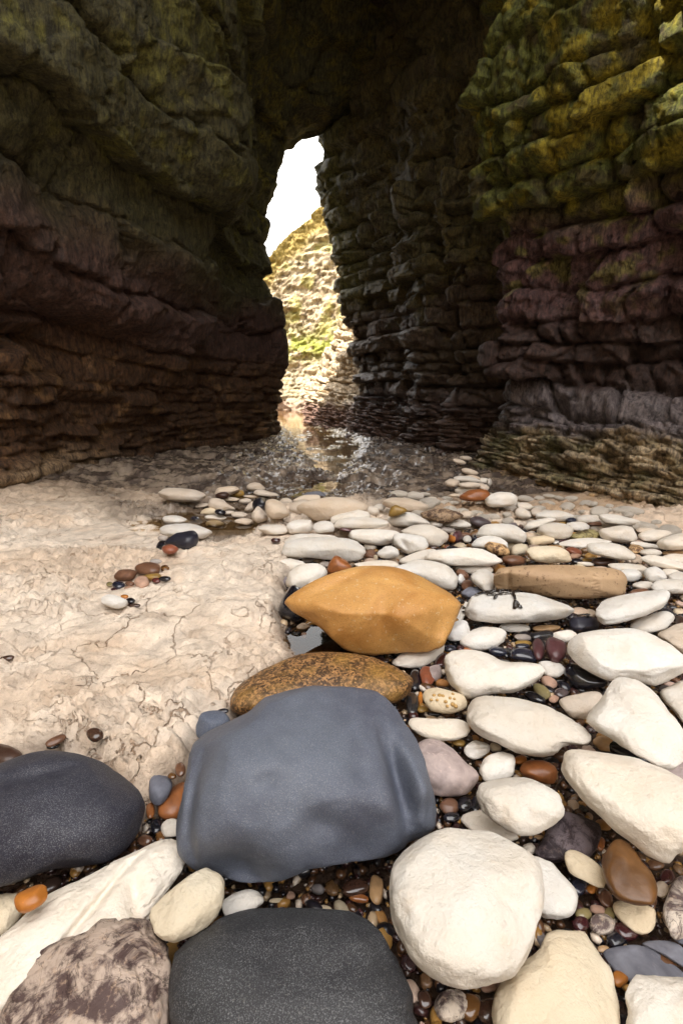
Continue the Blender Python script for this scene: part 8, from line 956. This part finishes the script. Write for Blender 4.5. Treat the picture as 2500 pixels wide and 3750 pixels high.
# ------------------------------------------------------------ small pebbles filling the gaps, and gravel
from mathutils.bvhtree import BVHTree
AV=[];AF=[];off=0
sv,sf=ico(3)
for c,P in FOOT:
    AV.append(P+c); 
k_=0
for o in [q for q in sc.objects if q.type=='MESH' and q.get('category') in('stone','pebble','boulder')]:
    f=np.empty(len(o.data.polygons)*3,dtype=np.int32); o.data.polygons.foreach_get('vertices',f); AF.append(f.reshape(-1,3)+off); off+=len(o.data.vertices)
order=[q for q in sc.objects if q.type=='MESH' and q.get('category') in('stone','pebble','boulder')]
AV=[]
for o in order:
    v=np.empty(len(o.data.vertices)*3,dtype=np.float32); o.data.vertices.foreach_get('co',v); AV.append(v.reshape(-1,3)+np.array(o.location))
AV=np.concatenate(AV); AFc=np.concatenate(AF)
bvh=BVHTree.FromPolygons(AV.tolist(),AFc.tolist())
occ=set(map(tuple,np.unique(np.floor(AV[AV[:,2]<.0][:,:2]/.01).astype(int),axis=0)))
camv=Vector((0,0,CAM_H))
def seen(x,y,z):
    d=Vector((x,y,z))-camv; L=d.length; h=bvh.ray_cast(camv,d/L,L-.004); return h[0] is None
PK=[('wet',(.016,.014,.020),'black'),('wet',(.05,.016,.016),'maroon'),('wet',(.14,.07,.03),'brown'),('wetm',(.42,.22,.06),'amber'),('wetm',(.52,.42,.32),'cream'),('wetm',(.16,.15,.15),'grey')]
PL={'black':'little black pebble, one of many in the gaps between the white stones','maroon':'little dark red pebble, one of many in the gaps between the white stones',
'brown':'little brown pebble, one of many in the gaps between the white stones','amber':'little amber pebble, one of many in the gaps between the white stones',
'cream':'little cream pebble, one of many in the gaps between the white stones','grey':'little grey pebble, one of many in the gaps between the white stones'}
protos={}
for n_,(ty,c_,nm) in enumerate(PK):
    for j in range(3):
        v,f=ico(3); o=np.array((n_*3.1,j*5.7,1.0)); q=v*1.1+o; p=v*(1+.22*fbm(q[:,0],q[:,1],q[:,2],oct=2,seed=n_*9+j))[:,None]
        protos[(n_,j)]=mesh_np('pebble',p,f); protos[(n_,j)].materials.append(M[ty])
SHORT={'blackb':'the left edge blue-black boulder','greyb':'the big grey boulder','yellowb':'the yellow boulder','slabb':'the brown granular slab','frontb':'the bottom charcoal boulder','mottb':'the mottled corner boulder','slabw':'the long grooved white stone',
'egg':'the egg-shaped cream stone','oval':'the large white oval','creamb':'the bottom cream stone','cornerw':'the corner stone','caramel':'the caramel bean stone','veinp':'the veined cream pebble','plump':'the plump pitted stone','longr':'the long right edge white stone',
'longm':'the long white stone beside the fossil','kite':'the kite shaped stone','lilac':'the lilac stone','bar':'the bar shaped white stone','fossil':'the fossil stone','splitp':'the split white pebble','nugget':'the orange nugget','boot':'the boot shaped stone','blackr':'the glossy black stone',
'bigr':'the large pointed white stone','weeds':'the seaweed stone','cyl':'the tan cylinder boulder','bigl':'the large long white stone','backb':'the largest back row boulder','dent':'the dented white stone','ang':'the angular bright stone','tanm':'the tan mottled stone','bigc':'the big speckled cream stone',
'spear':'the spear shaped stone','vlong':'the very long white stone','plumpg':'the plump stone by the wall','orock':'the orange wet rock','tr':'the long stone right of the seaweed'}
def near_label(nm,x,y):
    best=None
    for k,o in KEY.items():
        if k not in SHORT: continue
        dx=x-o.location.x; dy=y-o.location.y; d=math.hypot(dx,dy)/ (max(o.dimensions[:2])**.5)
        if best is None or d<best[0]: best=(d,k,dx,dy)
    d,k,dx,dy=best; w='in front of' if (dy<0 and abs(dy)>abs(dx)) else 'behind' if abs(dy)>abs(dx) else 'right of' if dx>0 else 'left of'
    return 'little '+nm+' pebble '+w+' '+SHORT[k]
rg=np.random.RandomState(42); placed=[]
tries=0
while len(placed)<125 and tries<110000:
    tries+=1
    y=.38+2.9*rg.rand()**1.6; x=rg.uniform(-.75*y-.15,.8*y+.15); 
    if sdist(BED,np.array([x]),np.array([y]))[0]<.01: continue
    r=rg.uniform(.006,.014)*(1+.5*max(0,y-.7))*(1.35 if rg.rand()<.15 else 1)*(1.5 if y>1.5 else 1)
    cells=[(int(math.floor((x+dx*r*.8)/.01)),int(math.floor((y+dy*r*.8)/.01))) for dx,dy in((0,0),(1,0),(-1,0),(0,1),(0,-1))]
    if any(c in occ for c in cells) or (abs(x+.14)<.12 and abs(y-1.32)<.12): continue
    z=-.052+r*.5
    if any((x-a)**2+(y-b)**2<(.85*(r+c))**2 for a,b,c in placed): continue
    if not seen(x,y,z+r*.6): continue
    if abs(x)>(y*.969+.18)*.73: continue
    n_=rg.choice(6,p=[.27,.14,.20,.15,.14,.10]) if y<1.5 else rg.choice(6,p=[.10,.06,.12,.07,.55,.10]); j=rg.randint(3); placed.append((x,y,r))
    o=bpy.data.objects.new('pebble',protos[(n_,j)]); col.objects.link(o); o.location=(x,y,z)
    o.scale=(r*rg.uniform(1.0,1.5),r*rg.uniform(.75,1.05),r*rg.uniform(.55,.85)); o.rotation_euler=(rg.uniform(-.3,.3),rg.uniform(-.3,.3),rg.uniform(0,6.28))
    c=PK[n_][1]; k=rg.uniform(.75,1.35); o.color=(c[0]*k,c[1]*k*rg.uniform(.9,1.1),c[2]*k,1)
    setup(o,near_label(PK[n_][2],x,y),'pebble','small wet pebbles in the gaps between the stones')
bank=[]; tries=0
while len(bank)<60 and tries<20000:      # pale cobbles on the rock between the bank and the right wall
    tries+=1; y=rg.uniform(2.5,3.25); x=rg.uniform(.35,2.0)
    if x>2.35-.38*(y-2.0)-.30 : continue
    if sdist(BED,np.array([x]),np.array([y]))[0]>.03: continue
    r=rg.uniform(.022,.058)
    if any((x-a)**2+(y-b)**2<(1.15*(r+c))**2 for a,b,c in bank): continue
    h=bvh.ray_cast(Vector((x,y,1)),Vector((0,0,-1)),1.1)
    if h[0] is not None: continue
    z=float(floor_z(np.array([x]),np.array([y]))[0][0])+r*.32; bank.append((x,y,r)); j=rg.randint(3)
    o=bpy.data.objects.new('stone',protos[(4,j)].copy()); o.data.materials[0]=M['chalk']; col.objects.link(o); o.location=(x,y,z)
    o.scale=(r*rg.uniform(1.1,1.6),r*rg.uniform(.8,1.05),r*rg.uniform(.5,.75)); o.rotation_euler=(rg.uniform(-.2,.2),rg.uniform(-.2,.2),rg.uniform(-.6,.6))
    k=rg.uniform(.78,1.0); o.color=(.80*k,.74*k,.66*k,1); setup(o,near_label('pale',x,y).replace('pebble','cobble'),'stone','pale cobbles between the stone bank and the right wall')
print('small pebbles',len(placed),tries)
def gravel(name,n,xr,yr,r0,r1,z0,label,seed,poly=BED,ymul=0.0):
    rs=np.random.RandomState(seed); X=rs.uniform(*xr,n*2); Y=yr[0]+(yr[1]-yr[0])*rs.rand(n*2)**1.3
    ok=(sdist(poly,X,Y)>.0)&~((np.abs(X+.14)<.13)&(np.abs(Y-1.32)<.13))&(np.abs(X)<.78*Y+.8); X=X[ok][:n]; Y=Y[ok][:n]; n=len(X); r=rs.uniform(0,1,n)**2*(r1-r0)+r0; r*=1+ymul*Y
    v,f=ico(2 if r0>.004 else 1); nv=len(v)
    a=rs.rand(n)*6.28; sx=r*rs.uniform(1,1.6,n); sy=r*rs.uniform(.7,1.1,n); sz=r*rs.uniform(.5,.9,n)
    V=v[None,:,:]*(1+(.18 if nv<20 else .06)*rs.uniform(-1,1,(n,nv,1)))*np.stack([sx,sy,sz],1)[:,None,:]
    ca,sa=np.cos(a)[:,None],np.sin(a)[:,None]; Q=np.stack([V[...,0]*ca-V[...,1]*sa+X[:,None],V[...,0]*sa+V[...,1]*ca+Y[:,None],V[...,2]+(z0+r*.3+rs.uniform(0,.008,n))[:,None]],-1)
    F=f[None]+ (np.arange(n)*nv)[:,None,None]
    pal=np.array([(.014,.012,.016),(.04,.015,.014),(.10,.045,.02),(.36,.19,.05),(.50,.36,.22),(.62,.52,.42),(.06,.035,.025)]); ci=rs.choice(7,n,p=[.24,.16,.2,.14,.1,.05,.11])
    cc=pal[ci]*rs.uniform(.7,1.3,(n,1)); T=np.repeat(cc,nv,0)
    me=mesh_np(name,Q.reshape(-1,3),F.reshape(-1,3),{'tint':T,'wet':np.full(n*nv,.85)})
    setup(link(name,me,M['gravel']),label,kind='stuff')
t=NT('wet_gravel'); a=t.n('ShaderNodeAttribute',attribute_name='tint'); t.bsdf(a.outputs['Color'],.28,None,.5,.6,.08); M['gravel']=t.m
gravel('gravel',30000,(-1.3,3.0),(.33,3.0),.0022,.0080,-.056,'fine wet multicoloured gravel between the big stones',5,ymul=.35)
gravel('shingle',1500,(-1.3,2.8),(.33,3.1),.006,.012,-.054,'small wet shingle filling the gaps between the big stones',6,ymul=.4)
# ------------------------------------------------------------ seaweed and twigs
def tree_of(o):
    f=np.empty(len(o.data.polygons)*3,dtype=np.int32); o.data.polygons.foreach_get('vertices',f); v=np.empty(len(o.data.vertices)*3,dtype=np.float32); o.data.vertices.foreach_get('co',v)
    return BVHTree.FromPolygons((v.reshape(-1,3)+np.array(o.location)).tolist(),f.reshape(-1,3).tolist())
def drop(x,y,extra=.002):
    h=bvh.ray_cast(Vector((x,y,1)),Vector((0,0,-1)),1.2); z=h[0].z if h[0] is not None else -.045
    return max(z,-.045)+extra
def ribbon(V,F,pts,w0,w1):
    """flat fleshy strip with thickness along pts"""
    n=len(pts); b=len(V)
    for i,p in enumerate(pts):
        a=pts[max(0,i-1)]; c=pts[min(n-1,i+1)]; d=Vector(c)-Vector(a); s=Vector((-d.y,d.x,0)); s=s.normalized() if s.length>1e-9 else Vector((1,0,0)); w=w0+(w1-w0)*i/(n-1)
        p=Vector(p)
        for q in (p+s*w,p+Vector((0,0,w*.35+.0006)),p-s*w,p-Vector((0,0,.0004))): V.append(tuple(q))
    for i in range(n-1):
        for k in range(4): a0=b+i*4+k; a1=b+i*4+(k+1)%4; F.append((a0,a1,a1+4,a0+4))
    F.append((b,b+1,b+2,b+3)); e=b+(n-1)*4; F.append((e+3,e+2,e+1,e))
t=NT('seaweed'); t.bsdf((.020,.012,.008),.3,None,.5,.5,.1); M['weed']=t.m
t=NT('twig_bark'); tc=t.n('ShaderNodeTexCoord'); n=t.noise(tc.outputs['Object'],90,4); t.bsdf(t.mix(n,(.10,.035,.012),(.30,.12,.035)),.45,t.bump(n,.001,.6),.5); M['twig']=t.m
def seaweed(name,x,y,heads,label,seed,sc_=1.0):
    rs=random.Random(seed); V=[];F=[]
    def grow(x,y,a,L,w,dep):
        pts=[];n=9; fr=rs.uniform(-.3,.3)
        z0=drop(x,y)
        for i in range(n+1):
            if i>2 and drop(x,y)<z0-.035: dep=0; break
            pts.append((x,y,drop(x,y,.005+.004*rs.random()))); 
            a+=fr/n+rs.uniform(-.05,.05); x+=math.cos(a)*L/n; y+=math.sin(a)*L/n
        if len(pts)<2: return
        ribbon(V,F,pts,w,w*(.8 if dep>0 else 1.2))
        if dep>0:
            for s in (-1,1): grow(x,y,a+s*rs.uniform(.25,.6),L*rs.uniform(.55,.8),w*.85,dep-1)
            if rs.random()<.4: grow(x,y,a,L*.6,w*.8,dep-1)
    for ang,L,dep in heads: grow(x,y,ang,L*sc_,.0036*sc_,dep)
    me=bpy.data.meshes.new(name); me.from_pydata(V,[],F); me.update(); setup(link(name,me,M['weed']),label,'seaweed')
def tube(name,pts,r0,r1,mat,label,cat):
    V=[];F=[];n=len(pts);K=7
    for i,p in enumerate(pts):
        a=Vector(pts[max(0,i-1)]);c=Vector(pts[min(n-1,i+1)]);d=(c-a).normalized(); s=d.cross(Vector((0,0,1)));s=s.normalized() if s.length>1e-4 else Vector((1,0,0)); u=s.cross(d); r=r0+(r1-r0)*i/(n-1)
        for k in range(K): q=Vector(p)+(s*math.cos(6.2832*k/K)+u*math.sin(6.2832*k/K))*r*(1+.12*math.sin(i*2.3+k)); V.append(tuple(q))
    for i in range(n-1):
        for k in range(K): F.append((i*K+k,i*K+(k+1)%K,(i+1)*K+(k+1)%K,(i+1)*K+k))
    F.append(tuple(range(K-1,-1,-1))); F.append(tuple((n-1)*K+k for k in range(K)))
    me=bpy.data.meshes.new(name); me.from_pydata(V,[],F); me.update(); me.polygons.foreach_set('use_smooth',[True]*len(me.polygons)); setup(link(name,me,M[mat]),label,cat)
wx,wy,_=WEED0
seaweed('seaweed',wx,wy,[(math.radians(205),.034,3),(math.radians(185),.05,2),(math.radians(170),.03,2),(math.radians(235),.045,2),(math.radians(0),.05,0),(math.radians(-8),.07,1)],'dark branching seaweed draped over the long white stone in front of the cylinder boulder',3,1.8)
wx,wy,_=WEED1
seaweed('seaweed',wx,wy,[(math.radians(20),.02,2),(math.radians(-20),.02,2),(math.radians(160),.02,1)],'small tuft of seaweed at the right end of the long white stone',5,1.3)
def polyline(P,n=10,bow=0.0):
    out=[]
    for i in range(n+1):
        f=i/n; x=P[0][0]*(1-f)+P[1][0]*f; y=P[0][1]*(1-f)+P[1][1]*f; z=P[0][2]*(1-f)+P[1][2]*f+bow*4*f*(1-f); out.append((x+bow*.3*math.sin(f*5),y,z))
    return out
def lie(P):  # rest a straight stick on what is under it
    zz=[drop(P[0][0]*(1-f)+P[1][0]*f,P[0][1]*(1-f)+P[1][1]*f) for f in np.linspace(0,1,12)]
    a,b=drop(*P[0][:2]),drop(*P[1][:2]); up=max(z-(a*(1-f)+b*f) for z,f in zip(zz,np.linspace(0,1,12)))
    return [(P[0][0],P[0][1],a+up+.003),(P[1][0],P[1][1],b+up+.003)]
tube('twig',polyline(lie(TWIG0),12,.002),.0075,.0035,'twig','rust coloured twig lying below the long white stone near the right edge','twig')
tube('stalk',polyline(lie(STALK0),14,.006),.0022,.0012,'weed','thin dark stalk arching over the left end of the big long white stone','stalk')
tube('stalk',polyline(lie(STALK1),14,.006),.0022,.0012,'weed','thin dark stalk standing against the dark grey angular stone','stalk')
# round tan fossils set into the fossil stone
fo=KEY['fossil']; ft=tree_of(fo); rs=random.Random(4); v,f=ico(2); fc=fo.location; k=0
toc=(camv-fc).normalized(); rr=Vector((0,0,1)).cross(toc).normalized(); uu=toc.cross(rr)
t=NT('fossil_grain'); t.bsdf((.50,.30,.10),.5); M['foss']=t.m
for a,b in FOSS:
    o_=fc+rr*a+uu*b+toc*.3; h=ft.ray_cast(o_,-toc)
    if h[0] is None: continue
    r=rs.uniform(.0036,.006); me=mesh_np('fossil_grain',v*r*np.array((1,1,.8)),f); g=link('fossil_grain',me,M['foss']); g.location=h[0]-fc; g.parent=fo
